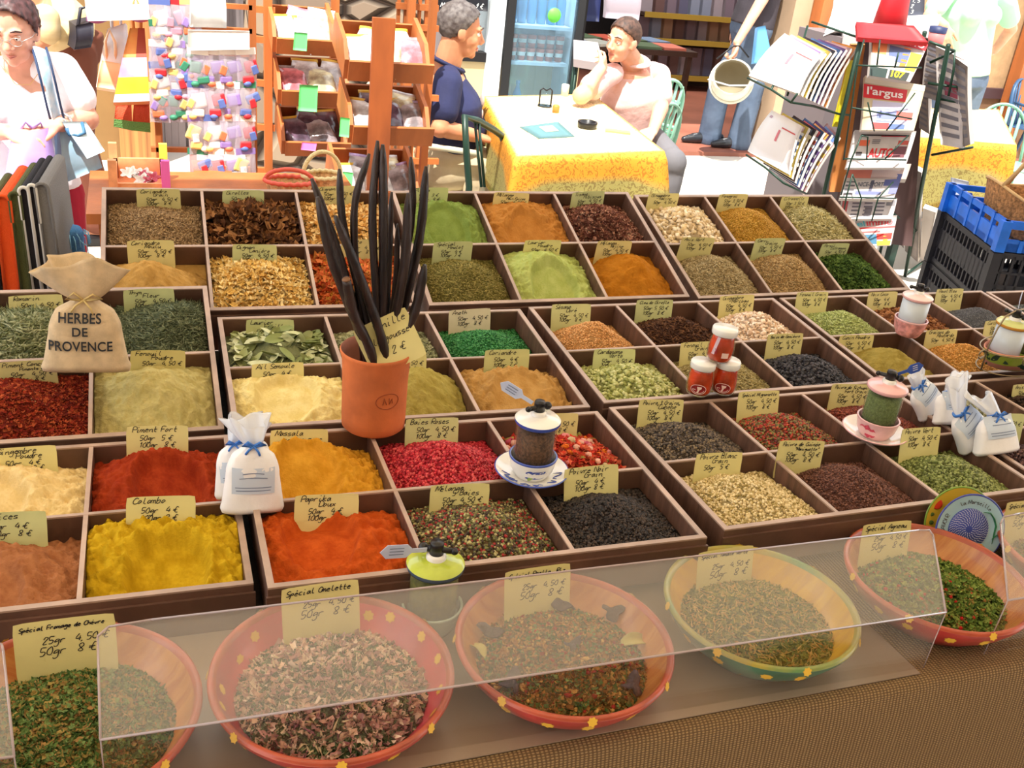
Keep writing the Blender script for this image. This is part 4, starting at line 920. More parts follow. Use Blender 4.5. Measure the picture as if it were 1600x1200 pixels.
# ------------------------------------------------------------------ spice mills
M_BLK = mat('black_plastic', (30, 28, 30), .3); M_WHC = mat('white_ceramic', (238, 236, 232), .15, coat=.6); M_BLC = mat('blue_glaze', (60, 82, 170), .2, coat=.5)
M_PKC = mat('pink_ceramic', (232, 180, 182), .18, var=.06, coat=.5); M_PKD = mat('rose_paint', (200, 60, 90), .3)
M_LIMEC = mat('lime_ceramic', (176, 190, 70), .15, var=.1, coat=.6); M_CLG = glass('mill_glass', (250, 252, 250), .03, haze=.01, fres=1.25)
M_FROST = mat('frosted_glass', (206, 216, 226), .25, coat=.4); M_TAG = mat('hang_tag', (196, 206, 232), .5); M_TAGB = mat('hang_tag_blue', (52, 84, 170), .5); M_TEAL = mat('pale_teal_ceramic', (178, 206, 198), .2, coat=.5)
M_STR = mat('white_print', (235, 235, 235), .5)
def mill(M, label, cup, cuprim, lid, lidrim, fill, saucer=None, sauc_rim=None, tagm=None, tagv=(-1, 0, .25), tag_len=.05, hcup=.034, frost=None, decor=None, s=1.0, crank=25, cup_r=.036):
    t = thing('spice_mill', label, 'spice mill', M=M @ Matrix.Scale(s, 4)); z = 0
    if saucer:
        b = MB(); b.lathe([(0, 0), (.026, 0), (.034, .003), (.050, .010), (.055, .014)], 48, 0); b.lathe([(.055, .014), (.0565, .0158), (.0545, .0165)], 48, 1)
        b.lathe([(.0545, .0165), (.046, .0115), (.032, .006), (0, .005)], 48, 0); b.build('saucer', [saucer, sauc_rim or saucer], t); z = .0052
    if saucer and not (tagm is M_TAGB):
        q = MB(); rs = random.Random(4)
        for k in range(7):
            a = va + rs.uniform(-1.5, 1.5); d_ = rs.uniform(.3, .6); q.tube([((.040 + .006 * math.sin(j * 1.3 + k)) * math.cos(a + d_ * j / 6), (.040 + .006 * math.sin(j * 1.3 + k)) * math.sin(a + d_ * j / 6), .0098 + .003 * math.sin(j * 1.3 + k)) for j in range(7)], [.0004, .0010, .0013, .0010, .0012, .0008, .0003], 5)
        q.build('painted_sprays', M_BLC, t)
    b = MB(); c = cup_r
    b.lathe([(0, z), (c * .68, z), (c * .74, z + .003), (c * .90, z + hcup * .4), (c * .97, z + hcup * .75), (c * 1.0, z + hcup * .92)], 48, 0); b.lathe([(c, z + hcup * .92), (c * 1.02, z + hcup), (c * .97, z + hcup * 1.03), (c * .93, z + hcup)], 48, 1)
    b.lathe([(c * .93, z + hcup), (c * .86, z + hcup * .7), (c * .80, z + .012), (0, z + .010)], 48, 0); b.build('cup', [cup, cuprim], t)
    g0 = z + .011; g1 = g0 + .078; r = .0305
    if frost: MB().lathe([(0, g0), (r, g0), (r, g1), (0, g1)], 40).build('frosted_body', frost, t)
    else:
        f = MB(); f.lathe([(0, g0 + .001), (r - .0025, g0 + .001), (r - .0025, g1 - .012), (r * .5, g1 - .009), (0, g1 - .010)], 36); f.build('spice_fill', fill, t)
        MB().lathe([(r, g0), (r, g1)], 40).build('glass_body', M_CLG, t)
    b = MB(); b.lathe([(0, g1 - .002), (r, g1 - .002), (.0335, g1), (.0345, g1 + .003), (.034, g1 + .0055)], 48, 1); b.lathe([(.034, g1 + .0055), (.030, g1 + .009), (.016, g1 + .011), (.0115, g1 + .0125), (0, g1 + .0125)], 48, 0); b.build('lid', [lid, lidrim], t)
    z2 = g1 + .012; MB().lathe([(.012, z2 - .002), (.0115, z2 + .005), (.0095, z2 + .007), (0, z2 + .007)], 24).build('collar', M_WHC, t)
    a = rad(crank); k = MB(); k.lathe([(0, z2 + .006), (.0085, z2 + .006), (.0080, z2 + .020), (.0075, z2 + .0225), (0, z2 + .023)], 24)
    dx, dy = math.cos(a), math.sin(a)
    k.tube([(-.014 * dx, -.014 * dy, z2 + .011), (.020 * dx, .020 * dy, z2 + .014)], [(.0042, .0042), (.0034, .0034)], 10)
    k.ball((-.016 * dx, -.016 * dy, z2 + .011), .0062); k.ball((.021 * dx, .021 * dy, z2 + .014), .0045)
    k.build('crank', M_BLK, t)
    if tagm:
        v = Vector(tagv).normalized(); up = Vector((0, 0, 1)); sd = (up - v * up.dot(v)).normalized(); o0 = Vector((0, 0, z2 + .012)) + v * .012
        P = [o0 - sd * .003, o0 + v * .018 - sd * .003, o0 + v * (.024) - sd * .009, o0 + v * tag_len - sd * .009, o0 + v * (tag_len + .008) + sd * .0, o0 + v * tag_len + sd * .009, o0 + v * .024 + sd * .009, o0 + v * .018 + sd * .003, o0 + sd * .003]
        MB().poly(P, .0006).build('hang_tag', tagm, t)
        nn = v.cross(sd); e = MB(); d = nn * (.0008 if nn.y < 0 else -.0008) if abs(nn.y) > 0 else nn * .0008
        for q in (.004, 0, -.004):
            for sg in (1, -1): e.add([o0 + v * .028 + sd * q + d * sg, o0 + v * (tag_len - .003) + sd * q + d * sg, o0 + v * (tag_len - .003) + sd * (q + .0012) + d * sg, o0 + v * .028 + sd * (q + .0012) + d * sg], [(0, 1, 2, 3)], 0, False)
        e.build('tag_print', M_LBLI if tagm is M_TAG else M_STR, t)
    if decor: decor(t, z, c, hcup)
    return t
def on_cup(c, hc, z0, a, q):     # point on the cup's outer wall
    r = c * (.74 + .25 * min(1, q * 1.2)) + .0009; return Vector((r * math.cos(a), r * math.sin(a), z0 + hc * q))
def daub(m, name, spots):
    def fn(t, z0, c, hc):
        b = MB()
        for a, q, da, dq, n in spots:
            da *= 1.5; dq *= 1.7; P = [on_cup(c, hc, z0, a + da * (1 + .2 * math.sin(n * 6.28 * i / 24)) * math.cos(2 * PI * i / 24), q + dq * (1 + .25 * math.cos(n * 6.28 * i / 24)) * math.sin(2 * PI * i / 24)) for i in range(24)]
            cen = on_cup(c, hc, z0, a, q) * 1.0; b.add(P + [cen], [(i, (i + 1) % 24, 24) for i in range(24)], 0, False)
        b.build(name, m, t)
    return fn
def multi(*fs):
    def fn(*a):
        for f in fs: f(*a)
    return fn
F_PEP = mat('peppercorn_fill', (70, 48, 36), .7, col2=(118, 84, 60), vscale=230, bump=.8, bscale=230, dist=.002); F_GRN = mat('green_herb_fill', (112, 126, 74), .8, col2=(86, 98, 56), vscale=260, bump=.6, bscale=260, dist=.002)
F_OLI = mat('olive_fill', (112, 108, 50), .8, col2=(84, 84, 44), vscale=200, bump=.4, bscale=260, dist=.001)
pm = onz(829, 745, .8715)
va = math.atan2(-pm.y, -pm.x)
mill(T(pm), 'blue and white mill full of peppercorns, standing on its saucer', M_WHC, M_BLC, M_WHC, M_BLC, F_PEP, M_WHC, M_BLC, M_TAG, (-.75, .35, .42), .048, crank=200,
     decor=multi(daub(M_BLC, 'painted_sprig', [(va + .05, .52, .18, .10, 3), (va + .32, .62, .22, .06, 2), (va + .55, .50, .12, .07, 3), (va - .18, .42, .10, .08, 4), (va + .2, .30, .30, .04, 2)]), daub(mat('leaf_paint', (140, 170, 90), .4), 'painted_leaf', [(va - .05, .28, .10, .08, 3)])))
pg = Vector((onz(674, 940, .835).x, .992, .7945)); pg = ony(673, 972, .990); pg.z = .7945
mill(T(pg), 'glass mill with a lime green lid behind the counter bowls', M_TEAL, M_TEAL, M_LIMEC, mat('slate_blue_glaze', (74, 92, 110), .25, coat=.4), F_OLI, None, None, M_TAG, (-1, -.05, .10), .048, crank=-30, s=1.08, hcup=.036)
pk = onz(1364, 683, .869)
va2 = math.atan2(-pk.y, -pk.x)
mill(T(pk), 'pink flowered mill full of green herbs, standing on its saucer', M_PKC, M_PKC, M_PKC, M_PKC, F_GRN, M_WHC, M_PKC, M_TAGB, (.85, -.1, .32), .040, crank=150,
     decor=daub(M_PKD, 'painted_rose', [(va2 - .45, .55, .24, .16, 5), (va2 - .15, .45, .2, .14, 5), (va2 - .32, .28, .12, .08, 4)]))
pw = onz(1417, 522, .8715)
mill(T(pw), 'mill with a frosted white body and ruffled pink base', mat('ruffled_pink', (226, 150, 150), .4, var=.18, vscale=70, bump=.8, bscale=90, dist=.004), M_PKC, mat('pale_pink_lid', (240, 214, 212), .18, coat=.5), M_PKC, None, None, None, None, hcup=.040, frost=M_FROST, crank=160, s=.95, cup_r=.037)
# wire basket with two mills in an olive painted planter
pb = onz(1580, 575, .868)
bk = thing('wire_basket', 'wire basket holding a pair of mills at the right edge', 'basket', M=T(pb) @ RZ(rad(8)))
M_WIRE = mat('brass_wire', (150, 132, 104), .35, metal=.6)
w_ = MB()
def oval(rx, ry, z, n=48): return [(rx * math.cos(2 * PI * i / n), ry * math.sin(2 * PI * i / n), z) for i in range(n)]
w_.tube(oval(.098, .056, .050), .0015, 6, closed=True); w_.tube(oval(.094, .052, .008), .0015, 6, closed=True)
for sx in (-1, 1): w_.tube([(sx * .097, 0, .008), (sx * .098, 0, .06), (sx * .088, 0, .10), (sx * .075, 0, .125), (sx * .05, 0, .134), (0, 0, .138)], .0018, 8)
for sx in (-1, 1): w_.tube([(sx * (.112 + .010 * math.cos(a * .6)), -.002, .045 + .010 * math.sin(a * .6)) for a in range(11)], .0017, 6)
for cx in (-.045, .045): w_.tube([(cx + (.003 + .0016 * k) * math.cos(k * .7), -.054, .050 + (.003 + .0016 * k) * math.sin(k * .7)) for k in range(13)], .0013, 6)
w_.build('wire_frame', M_WIRE, bk)
M_OLIVEG = mat('lime_planter_glaze', (150, 172, 62), .25, col2=(186, 196, 96), vscale=16, coat=.5); M_OLV = mat('olive_leaf_paint', (40, 62, 46), .35)
pl = thing('oval_planter', 'lime green planter painted with dark olives, inside the wire basket', 'planter', M=T(pb) @ RZ(rad(8)) @ T(0, 0, .0095))
b = MB(); b.lathe([(0, 0), (.68, 0), (.80, .004), (.93, .022), (.98, .036), (1, .040)], 56, 0, Matrix.Diagonal((.090, .048, 1, 1))); b.lathe([(1, .040), (.97, .0415), (.93, .036), (.86, .006), (0, .004)], 56, 1, Matrix.Diagonal((.090, .048, 1, 1)))
b.build('planter_body', [M_OLIVEG, M_TERRA2], pl)
rs = random.Random(3); o = MB()
for i in range(26):
    a = rs.uniform(PI * .9, PI * 2.1); q = rs.uniform(.25, .9); k = .80 + .19 * q; x, y, z = .090 * k * math.cos(a), .048 * k * math.sin(a), .040 * q
    n = Vector((math.cos(a) / .09, math.sin(a) / .048, -3)).normalized(); u = Vector((-math.sin(a), math.cos(a), rs.uniform(-.9, .9))).normalized(); v = n.cross(u); L = rs.uniform(.006, .012); W2 = rs.uniform(.0025, .0045)
    c = Vector((x, y, z)) + n * .0015; o.add([c - u * L, c - u * L * .4 + v * W2, c + u * L * .4 + v * W2, c + u * L, c + u * L * .4 - v * W2, c - u * L * .4 - v * W2], [(0, 1, 2, 3, 4, 5)], 0, False)
o.build('painted_olives', M_OLV, pl)
Mb = T(pb) @ RZ(rad(8)); M_YRIM = mat('orange_yellow_rim', (214, 150, 60), .25, coat=.5)
for dx, lab in ((-.043, 'frosted mill in the wire basket, the left one of the pair'), (.043, 'darker mill in the wire basket, the right one of the pair')):
    mill(Mb @ T(dx, 0, .0145), lab, M_OLIVEG, M_OLIVEG, mat('yellow_green_lid', (200, 206, 130), .2, coat=.5), M_YRIM, F_OLI, None, None, M_TAG, (.5 if dx < 0 else -.3, .4, .5), .04, frost=(M_FROST if dx < 0 else None), hcup=.018, cup_r=.033, s=.98, crank=110)
# ------------------------------------------------------------------ three little jars of red paste
M_PASTE = mat('red_paste', (196, 62, 24), .25, var=.2, vscale=40, coat=.6); M_LIDW = mat('white_lid', (236, 238, 236), .25, coat=.3); M_JL = mat('jar_mark', (236, 206, 196), .5); M_JLR = mat('jar_label_red', (150, 24, 30), .4)
def jar(M, label, back=False):
    t = thing('paste_jar', label, 'jar', M=M, group='stacked jars of red paste')
    MB().lathe([(0, .004), (.0195, .004), (.0215, .008), (.0225, .022), (.0215, .036), (.0195, .046), (.0190, .052), (0, .052)], 32).build('red_paste', M_PASTE, t)
    MB().lathe([(0, 0), (.018, 0), (.0215, .003), (.0238, .010), (.0242, .022), (.0232, .036), (.0210, .047), (.0205, .054)], 36).build('jar_glass', M_CLG, t)
    b = MB(); b.lathe([(.0225, .052), (.0232, .054), (.0232, .062), (.0220, .0645), (0, .0648)], 36); b.build('lid', M_LIDW, t)
    a0 = math.atan2(-M.translation.y, -M.translation.x) - M.to_euler().z; R = .0247
    def cp(x, z): return (R * math.cos(a0 + x / R), R * math.sin(a0 + x / R), z)
    if back:
        s_ = MB(); s_.grid(lambda u, v: cp(-.010 + .006 * u - .006 * v, .052 - .034 * v), 2, 6); s_.build('paper_seal', mat('seal_paper', (222, 200, 214), .5), t)
        MB().grid(lambda u, v: cp(-.0135 + .008 * u, .020 + .010 * v), 2, 3).build('seal_badge', M_JLR, t)
        MB().grid(lambda u, v: cp(.004 + .013 * u, .014 + .010 * v), 3, 2).build('small_label', M_JL, t)
    else:
        MB().add([cp(0, .018)] + [(lambda p: p)(cp(.0148 * math.cos(2 * PI * i / 28), .018 + .0095 * math.sin(2 * PI * i / 28))) for i in range(28)], [(0, i + 1, (i + 1) % 28 + 1) for i in range(28)], 0, False).build('oval_label', M_JLR, t)
        R += .0004; e = MB(); e.tube([cp(.0142 * math.cos(2 * PI * i / 28), .018 + .0090 * math.sin(2 * PI * i / 28)) for i in range(28)], .0005, 4, closed=True)
        e.tube([cp(.0135 * math.cos(2 * PI * i / 28) * .8, .018 + .0085 * math.sin(2 * PI * i / 28) * .8) for i in range(15, 28)], .0004, 4)
        R += .0003; P = [(-.003, .0235), (.006, .0235), (.0055, .020), (.0025, .018), (.0005, .0115), (-.003, .0115), (-.001, .0165)]
        e.add([cp(*q) for q in P], [tuple(range(len(P)))], 0, False); e.tube([cp(-.011, .017), cp(-.005, .0175)], .0005, 4); e.build('oval_mark', M_JL, t)
    return t
j1 = onz(1090, 614, .8715); j2 = onz(1128, 612, .8712)
jar(T(j1), 'lower left jar of red paste in the stack of three'); jar(T(j2) , 'lower right jar of red paste in the stack of three')
jm = (j1 + j2) / 2; jar(T(jm.x + .003, jm.y, j1.z + .065) @ RY(rad(2)), 'top jar of red paste, balanced on the other two', True)
# ------------------------------------------------------------------ two painted plates leaning on the tray front
def plate(M, r, label, m_in, m_rim, name='painted_plate'):
    t = thing(name, label, 'plate', M=M, group='small painted plates leaning on the tray')
    b = MB(); b.lathe([(0, -.004), (r * .55, -.004), (r * .96, .004), (r, .0065)], 64, 1); b.lathe([(r, .0065), (r * .975, .008), (r * .95, .0072)], 64, 1); b.lathe([(r * .95, .0072), (r * .62, .001), (0, 0)], 64, 0)
    b.build('plate_body', [m_in, m_rim], t); return t
def zin(q, r): return .0012 + max(0, (q / r - .62) / .33) * .0062 + .0006
Mp = lambda p, yaw, lean: T(p) @ RZ(rad(yaw)) @ RX(rad(90 - lean))
pc1 = ony(1494, 812, .9965); pc2 = ony(1512, 826, .975)
r1, r2 = .056, .057
P1 = plate(Mp(pc1, -14, 16), r1, 'yellow plate with a green rim, leaning behind the blue one', mat('plate_yellow', (224, 184, 56), .2, coat=.5), mat('plate_green', (120, 156, 60), .2, coat=.5))
e = MB()
for a, q, s_ in ((2.55, .80, .0085),):
    e.ball((r1 * q * math.cos(a), r1 * q * math.sin(a), .0045), (s_, s_, .0008), 0, seg=20, rings=6)
e.build('painted_tomato', mat('tomato_paint', (214, 62, 30), .3), P1)
e = MB()
for a, q, s_ in ((2.95, .80, .0045), (3.25, .78, .005), (3.6, .8, .0045), (.7, .8, .0045), (1.2, .8, .005)): e.ball((r1 * q * math.cos(a), r1 * q * math.sin(a), .0045), (s_, s_ * .7, .0008), 0, seg=16, rings=6)
e.build('painted_olives', mat('olive_paint', (84, 104, 40), .3), P1)
P2 = plate(Mp(pc2, -14, 18), r2, 'pale blue plate with a dark blue grater ring, leaning before the yellow one', mat('plate_pale_blue', (168, 206, 220), .2, coat=.5), mat('plate_deep_blue', (62, 74, 160), .2, coat=.5))
e = MB(); e.lathe([(0, .0030), (r2 * .56, .0032), (r2 * .57, .0010)], 56); e.build('grater_disc', mat('grater_blue', (58, 76, 160), .35), P2)
e = MB(); rs = random.Random(5)
for ring in range(1, 9):
    n = 7 + ring * 5
    for i in range(n):
        a = 2 * PI * i / n + ring * .23; q0 = r2 * (.04 + .060 * ring); q1 = q0 + r2 * .05; dw = .0005
        for s_ in (0,):
            c, s2 = math.cos(a), math.sin(a); c2, s3 = math.cos(a + .10), math.sin(a + .10)
            e.add([(q0 * c - dw * s2, q0 * s2 + dw * c, .0038), (q0 * c + dw * s2, q0 * s2 - dw * c, .0038), (q1 * c2 + dw * s3, q1 * s3 - dw * c2, .0038), (q1 * c2 - dw * s3, q1 * s3 + dw * c2, .0038)], [(0, 1, 2, 3)], 0, False)
e.build('grater_teeth', mat('grater_white', (200, 206, 232), .4), P2)
e = MB(); e.tube([(r2 * q * math.cos(a), r2 * q * math.sin(a), .0042) for a, q in ((.95, .60), (.72, .72), (.45, .74), (.15, .76), (-.2, .74), (-.5, .80))], [.0010, .0026, .0034, .0030, .0022, .0008], 8, flat=.3)
e.tube([(r2 * q * math.cos(a), r2 * q * math.sin(a), .0050) for a, q in ((-.35, .72), (-.12, .84), (.06, .93))], [.0008, .0026, .0008], 8, flat=.3); e.build('painted_stem', mat('stem_green', (44, 120, 74), .3), P2)
e = MB(); rs = random.Random(2)
def arc_text(txt, a_mid, q, s_):
    n = len(txt); tot = n * 4.3 * s_; a = a_mid + tot / 2 / (r2 * q)
    for ch in txt:
        if ch != ' ':
            def fn(x, z, a=a): rr = r2 * q + z; th = a - x / (r2 * q); return (rr * math.cos(th), rr * math.sin(th), .0062)
            pen_text(e, ch, 0, 0, s_, .0009, fn=fn, jitter=0, slant=0, rnd=rs)
        a -= 4.3 * s_ / (r2 * q)
arc_text('la Marseille', 1.45, .72, .00100); arc_text('SAVOIR', 2.95, .72, .00105); e.build('painted_lettering', mat('lettering_brown', (60, 56, 60), .5), P2)
# ------------------------------------------------------------------ the square and the shop fronts
def struct(o): o['kind'] = 'structure'; return o
M_PAVE = mat('pale_paving', (206, 198, 186), .85, var=.05, vscale=1.2, bump=.2, bscale=6)
M_TILE = mat('red_floor_tile', (150, 92, 74), .5, var=.08, vscale=3)
M_PLAS = mat('ochre_plaster', (140, 108, 66), .9, var=.06, vscale=3, bump=.15, bscale=12)
M_BEIGE = mat('beige_plaster', (196, 166, 136), .9, var=.05, vscale=3)
M_BROWN = mat('brown_wall', (120, 88, 62), .8, var=.08, vscale=3)
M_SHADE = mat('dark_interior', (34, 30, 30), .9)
M_OAK = mat('orange_wood', (176, 102, 54), .5, var=.12, vscale=7, stretch=(1, 1, .15), bump=.1)
M_OAKD = mat('red_brown_wood', (150, 78, 42), .5, var=.14, vscale=7, stretch=(1, 1, .15))
M_GREYW = mat('grey_shutter_wood', (122, 112, 112), .7, var=.2, vscale=6, stretch=(4, 4, .3))
def stone():
    m = mat('rubble_stone', (150, 130, 110), .9); nt = m.node_tree; p = nt.nodes['Principled BSDF']
    tc = nt.nodes.new('ShaderNodeTexCoord'); mp = nt.nodes.new('ShaderNodeMapping'); mp.inputs['Scale'].default_value = (3.4, 3.4, 6.5); nt.links.new(tc.outputs['Object'], mp.inputs['Vector'])
    v = nt.nodes.new('ShaderNodeTexVoronoi'); v.feature = 'F1'; v.inputs['Scale'].default_value = 1; v2 = nt.nodes.new('ShaderNodeTexVoronoi'); v2.feature = 'DISTANCE_TO_EDGE'; v2.inputs['Scale'].default_value = 1
    nt.links.new(mp.outputs[0], v.inputs['Vector']); nt.links.new(mp.outputs[0], v2.inputs['Vector'])
    hs = nt.nodes.new('ShaderNodeValToRGB'); hs.color_ramp.elements[0].color = rgb(112, 96, 84); hs.color_ramp.elements[1].color = rgb(172, 152, 128)
    sp = nt.nodes.new('ShaderNodeSeparateColor'); nt.links.new(v.outputs['Color'], sp.inputs[0]); nt.links.new(sp.outputs[0], hs.inputs['Fac'])
    e = nt.nodes.new('ShaderNodeValToRGB'); e.color_ramp.elements[0].position = .02; e.color_ramp.elements[1].position = .10; e.color_ramp.elements[0].color = rgb(90, 76, 66); e.color_ramp.elements[1].color = (1, 1, 1, 1)
    nt.links.new(v2.outputs['Distance'], e.inputs['Fac']); mx = nt.nodes.new('ShaderNodeMix'); mx.data_type = 'RGBA'; mx.blend_type = 'MULTIPLY'; mx.inputs[0].default_value = 1
    nt.links.new(hs.outputs['Color'], mx.inputs[6]); nt.links.new(e.outputs['Color'], mx.inputs[7]); nt.links.new(mx.outputs[2], p.inputs['Base Color'])
    bp = nt.nodes.new('ShaderNodeBump'); bp.inputs['Distance'].default_value = .04; nt.links.new(e.outputs['Color'], bp.inputs['Height']); nt.links.new(bp.outputs[0], p.inputs['Normal']); return m
M_STONE = stone()
FY = 6.7
def fx(px_, Y=FY): return ony(px_, 120, Y).x
struct(MB().boxx(-12, 16, -8, 16, -.1, 0).build('floor', M_PAVE))
struct(MB().boxx(fx(905), 11, FY, 10.2, 0, .03).build('trim_1', M_TILE))['label'] = 'red tiled shop threshold'
WH = 3.2
xl, xs, xo, xr, xw = fx(185, 6.3), fx(560), fx(905), fx(1219), fx(1262)
struct(MB().boxx(-6, xl, 6.3, 6.6, 0, WH).build('wall_left', M_PLAS))
struct(MB().boxx(xl, fx(400), 6.62, 6.9, 0, WH).build('wall_middle', M_GREYW))
struct(MB().boxx(fx(392, 4.75), fx(672, 4.75), 4.75, 5.05, 0, WH).build('wall_stone', M_STONE))
struct(MB().boxx(fx(400), fx(700), FY, 7.0, 0, WH).build('wall_middle_2', M_GREYW))
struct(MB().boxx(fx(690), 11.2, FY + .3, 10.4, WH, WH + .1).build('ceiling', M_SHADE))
# dark window over a cream panel
x0, x1 = fx(700), fx(905)
struct(MB().boxx(x0, x1, FY + .02, FY + .3, 0, .62).build('wall_panel', mat('cream_panel', (222, 198, 150), .7)))
wf = struct(MB().boxx(x0, x0 + .06, FY, FY + .1, .62, 2.6).boxx(x1 - .05, x1, FY, FY + .1, .62, 2.6).boxx(x0, x1, FY, FY + .1, .60, .66).boxx(x0, x1, FY, FY + .1, 2.56, 2.64).build('window_1', M_SHADE))
MB().boxx(x0 + .06, x1 - .05, FY + .04, FY + .05, .66, 2.56).build('pane', glass('window_glass', (225, 230, 232), .02, haze=.03, fres=1.5), wf)
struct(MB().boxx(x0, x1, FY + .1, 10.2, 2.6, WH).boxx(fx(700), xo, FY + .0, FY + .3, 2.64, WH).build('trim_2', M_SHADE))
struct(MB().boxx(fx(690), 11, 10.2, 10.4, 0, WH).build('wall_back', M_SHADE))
struct(MB().boxx(xo, xr, FY, FY + .3, 2.45, WH).build('trim_3', M_BROWN))
struct(MB().boxx(xr, fx(1245), FY, FY + .3, 0, WH).build('wall_pier', M_BEIGE))
struct(MB().boxx(fx(1245), 11, FY + .05, FY + .3, 0, WH).build('wall_right', mat('tan_plaster', (176, 142, 104), .9, var=.05)))
struct(MB().boxx(fx(1245), 11, FY + .02, FY + .05, 0, .52).boxx(fx(1245), 11, FY, FY + .05, .52, .60, 1).build('trim_4', [M_BROWN, mat('dado_rail', (66, 44, 46), .6)]))
struct(MB().boxx(fx(1245), 11, 10, 10.2, 0, .01).build('baseboard_right', M_BROWN))
dp = MB()
for a, b_ in ((1246, 1270), (1575, 1600)): dp.boxx(fx(a), fx(b_), FY - .12, FY, 0, 2.5)
dp.boxx(fx(1246), fx(1600), FY - .12, FY, 2.5, 2.6)
struct(dp.build('door_1', M_OAK))
struct(MB().boxx(-5, 7, -3.2, -2.9, 0, 4.2).build('light_block_wall', mat('block_wall_brown', (110, 92, 78), .9, var=.05)))  # unseen wall added to block front light, so rear light dominates
# stall canopy overhead: poles and cream fabric, above the photo
M_CAN = mat('canopy_fabric', (238, 232, 220), .9); nt = M_CAN.node_tree; p = nt.nodes['Principled BSDF']
tr = nt.nodes.new('ShaderNodeBsdfTranslucent'); tr.inputs['Color'].default_value = rgb(240, 228, 206); mx = nt.nodes.new('ShaderNodeMixShader'); mx.inputs[0].default_value = .45
nt.links.new(p.outputs[0], mx.inputs[1]); nt.links.new(tr.outputs[0], mx.inputs[2]); nt.links.new(mx.outputs[0], nt.nodes['Material Output'].inputs['Surface'])
cn = thing('stall_canopy', 'cream fabric canopy on poles over the spice stall', 'canopy', (.9, .9, 0))
b = MB(); b.grid(lambda u, v: (-2.6 + 6.0 * u, -2.6 + 4.35 * v, 2.50 - .25 * abs(v - .5) + .02 * math.sin(u * 30)), 40, 8); o = b.build('canopy_fabric', M_CAN, cn); o.modifiers.new('s', 'SOLIDIFY').thickness = .003
for x in (-2.5, 3.3):
    for y in (-2.55, 1.70): MB().cyl(.02, 0, 2.4, 12, 0, T(x, y, 0)).build('pole', mat('grey_pole', (150, 150, 150), .4, metal=.6), cn)
ld = bpy.data.lights.new('shop_fill_light', 'AREA'); ld.energy = 90; ld.size = 1.2; ld.color = (1, .95, .88); lo = bpy.data.objects.new('shop_fill_light', ld); COL.objects.link(lo); lo.location = (5.2, 8.3, 3.1)  # added fill light, unseen source, brightens the dark shop interior
# ------------------------------------------------------------------ generic slabs (magazines, papers, bags) at their own distances
class Slab:
    """a sheet with thickness; c = four corners (top-left, top-right, bottom-right, bottom-left) in space"""
    def __init__(s, name, c, th, m, parent=None, bend=0.0):
        s.c = [Vector(q) for q in c]; s.n = (s.c[1] - s.c[0]).cross(s.c[3] - s.c[0]).normalized()
        if s.n.dot(s.c[0] - Vector((0, 0, CAM_H))) > 0: s.n = -s.n
        s.bend = bend; b = MB(); k = 6
        g = [[s.P(i / k, j / k) for j in range(k + 1)] for i in range(k + 1)]
        b.grid(lambda u, v: s.P(u, v), k, k, smooth=True); b.grid(lambda u, v: s.P(u, v) - s.n * th, k, k)
        N = (k + 1) * (k + 1); idx = lambda i, j: i * (k + 1) + j
        ring = [idx(i, 0) for i in range(k + 1)] + [idx(k, j) for j in range(1, k + 1)] + [idx(i, k) for i in range(k - 1, -1, -1)] + [idx(0, j) for j in range(k - 1, 0, -1)]
        for i in range(len(ring)):
            a, c_ = ring[i], ring[(i + 1) % len(ring)]; b.f.append((a, c_, c_ + N, a + N)); b.mi.append(1); b.sm.append(False)
        m = m if isinstance(m, (list, tuple)) else [m, m]
        s.o = b.build(name, list(m), parent)
    def P(s, u, v, off=0.0):
        a = s.c[0].lerp(s.c[1], u); b = s.c[3].lerp(s.c[2], u); return a.lerp(b, v) + s.n * (off + s.bend * math.sin(PI * v))
    def patch(s, b, u0, u1, v0, v1, mi=0, off=.0012): b.grid(lambda u, v: s.P(u0 + (u1 - u0) * u, v0 + (v1 - v0) * v, off), 2, 3, mi); return s
    def text(s, txt, u0, u1, v0, v1, m, bold=.0, shear=0):
        L = (s.c[1] - s.c[0]).length; Hh = (s.c[3] - s.c[0]).length
        o = text_mesh('printed_title', txt, 1.0, m, s.o, Matrix.Identity(4), bold=bold, shear=shear, extrude=0); me = o.data
        xs_ = [v.co.x for v in me.vertices]; ys_ = [v.co.y for v in me.vertices]; a, b_, c, d = min(xs_), max(xs_), min(ys_), max(ys_)
        for v in me.vertices: v.co = s.P(u0 + (u1 - u0) * (v.co.x - a) / (b_ - a), v1 - (v1 - v0) * (v.co.y - c) / (d - c), .0022)
        o.matrix_local = Matrix.Identity(4)
def q4(*c): return [ony(*p) for p in c]
CO = {}
def cm(r, g, b_, rough=.5):
    k = 'print_%d_%d_%d' % (r, g, b_); return mat(k, (r, g, b_), rough)
# ------------------------------------------------------------------ orange wooden sweet rack with slanted trays
rk = thing('wooden_display_rack', 'orange wooden display rack with slanted trays of packets behind the vanilla pods', 'display rack', (0, 0, 0))
def bar(b, p, q, w_, d_):      # rectangular bar between two points
    P, Q = Vector(p), Vector(q); t = (Q - P).normalized(); s_ = t.cross(Vector((0, 1, 0))).normalized(); f = s_.cross(t)
    vs = [c + s_ * (i * w_ / 2) + f * (j * d_ / 2) for c in (P, Q) for i, j in ((-1, -1), (1, -1), (1, 1), (-1, 1))]
    b.add(vs, [(3, 2, 1, 0), (4, 5, 6, 7), (0, 1, 5, 4), (1, 2, 6, 5), (2, 3, 7, 6), (3, 0, 4, 7)], 0, False)
def rbar(name, a, z_, w_, d_, m=M_OAK):
    b = MB(); bar(b, a, z_, w_, d_); return b.build(name, m, rk)
def down(p, z=0.0): return Vector((p.x, p.y, z))
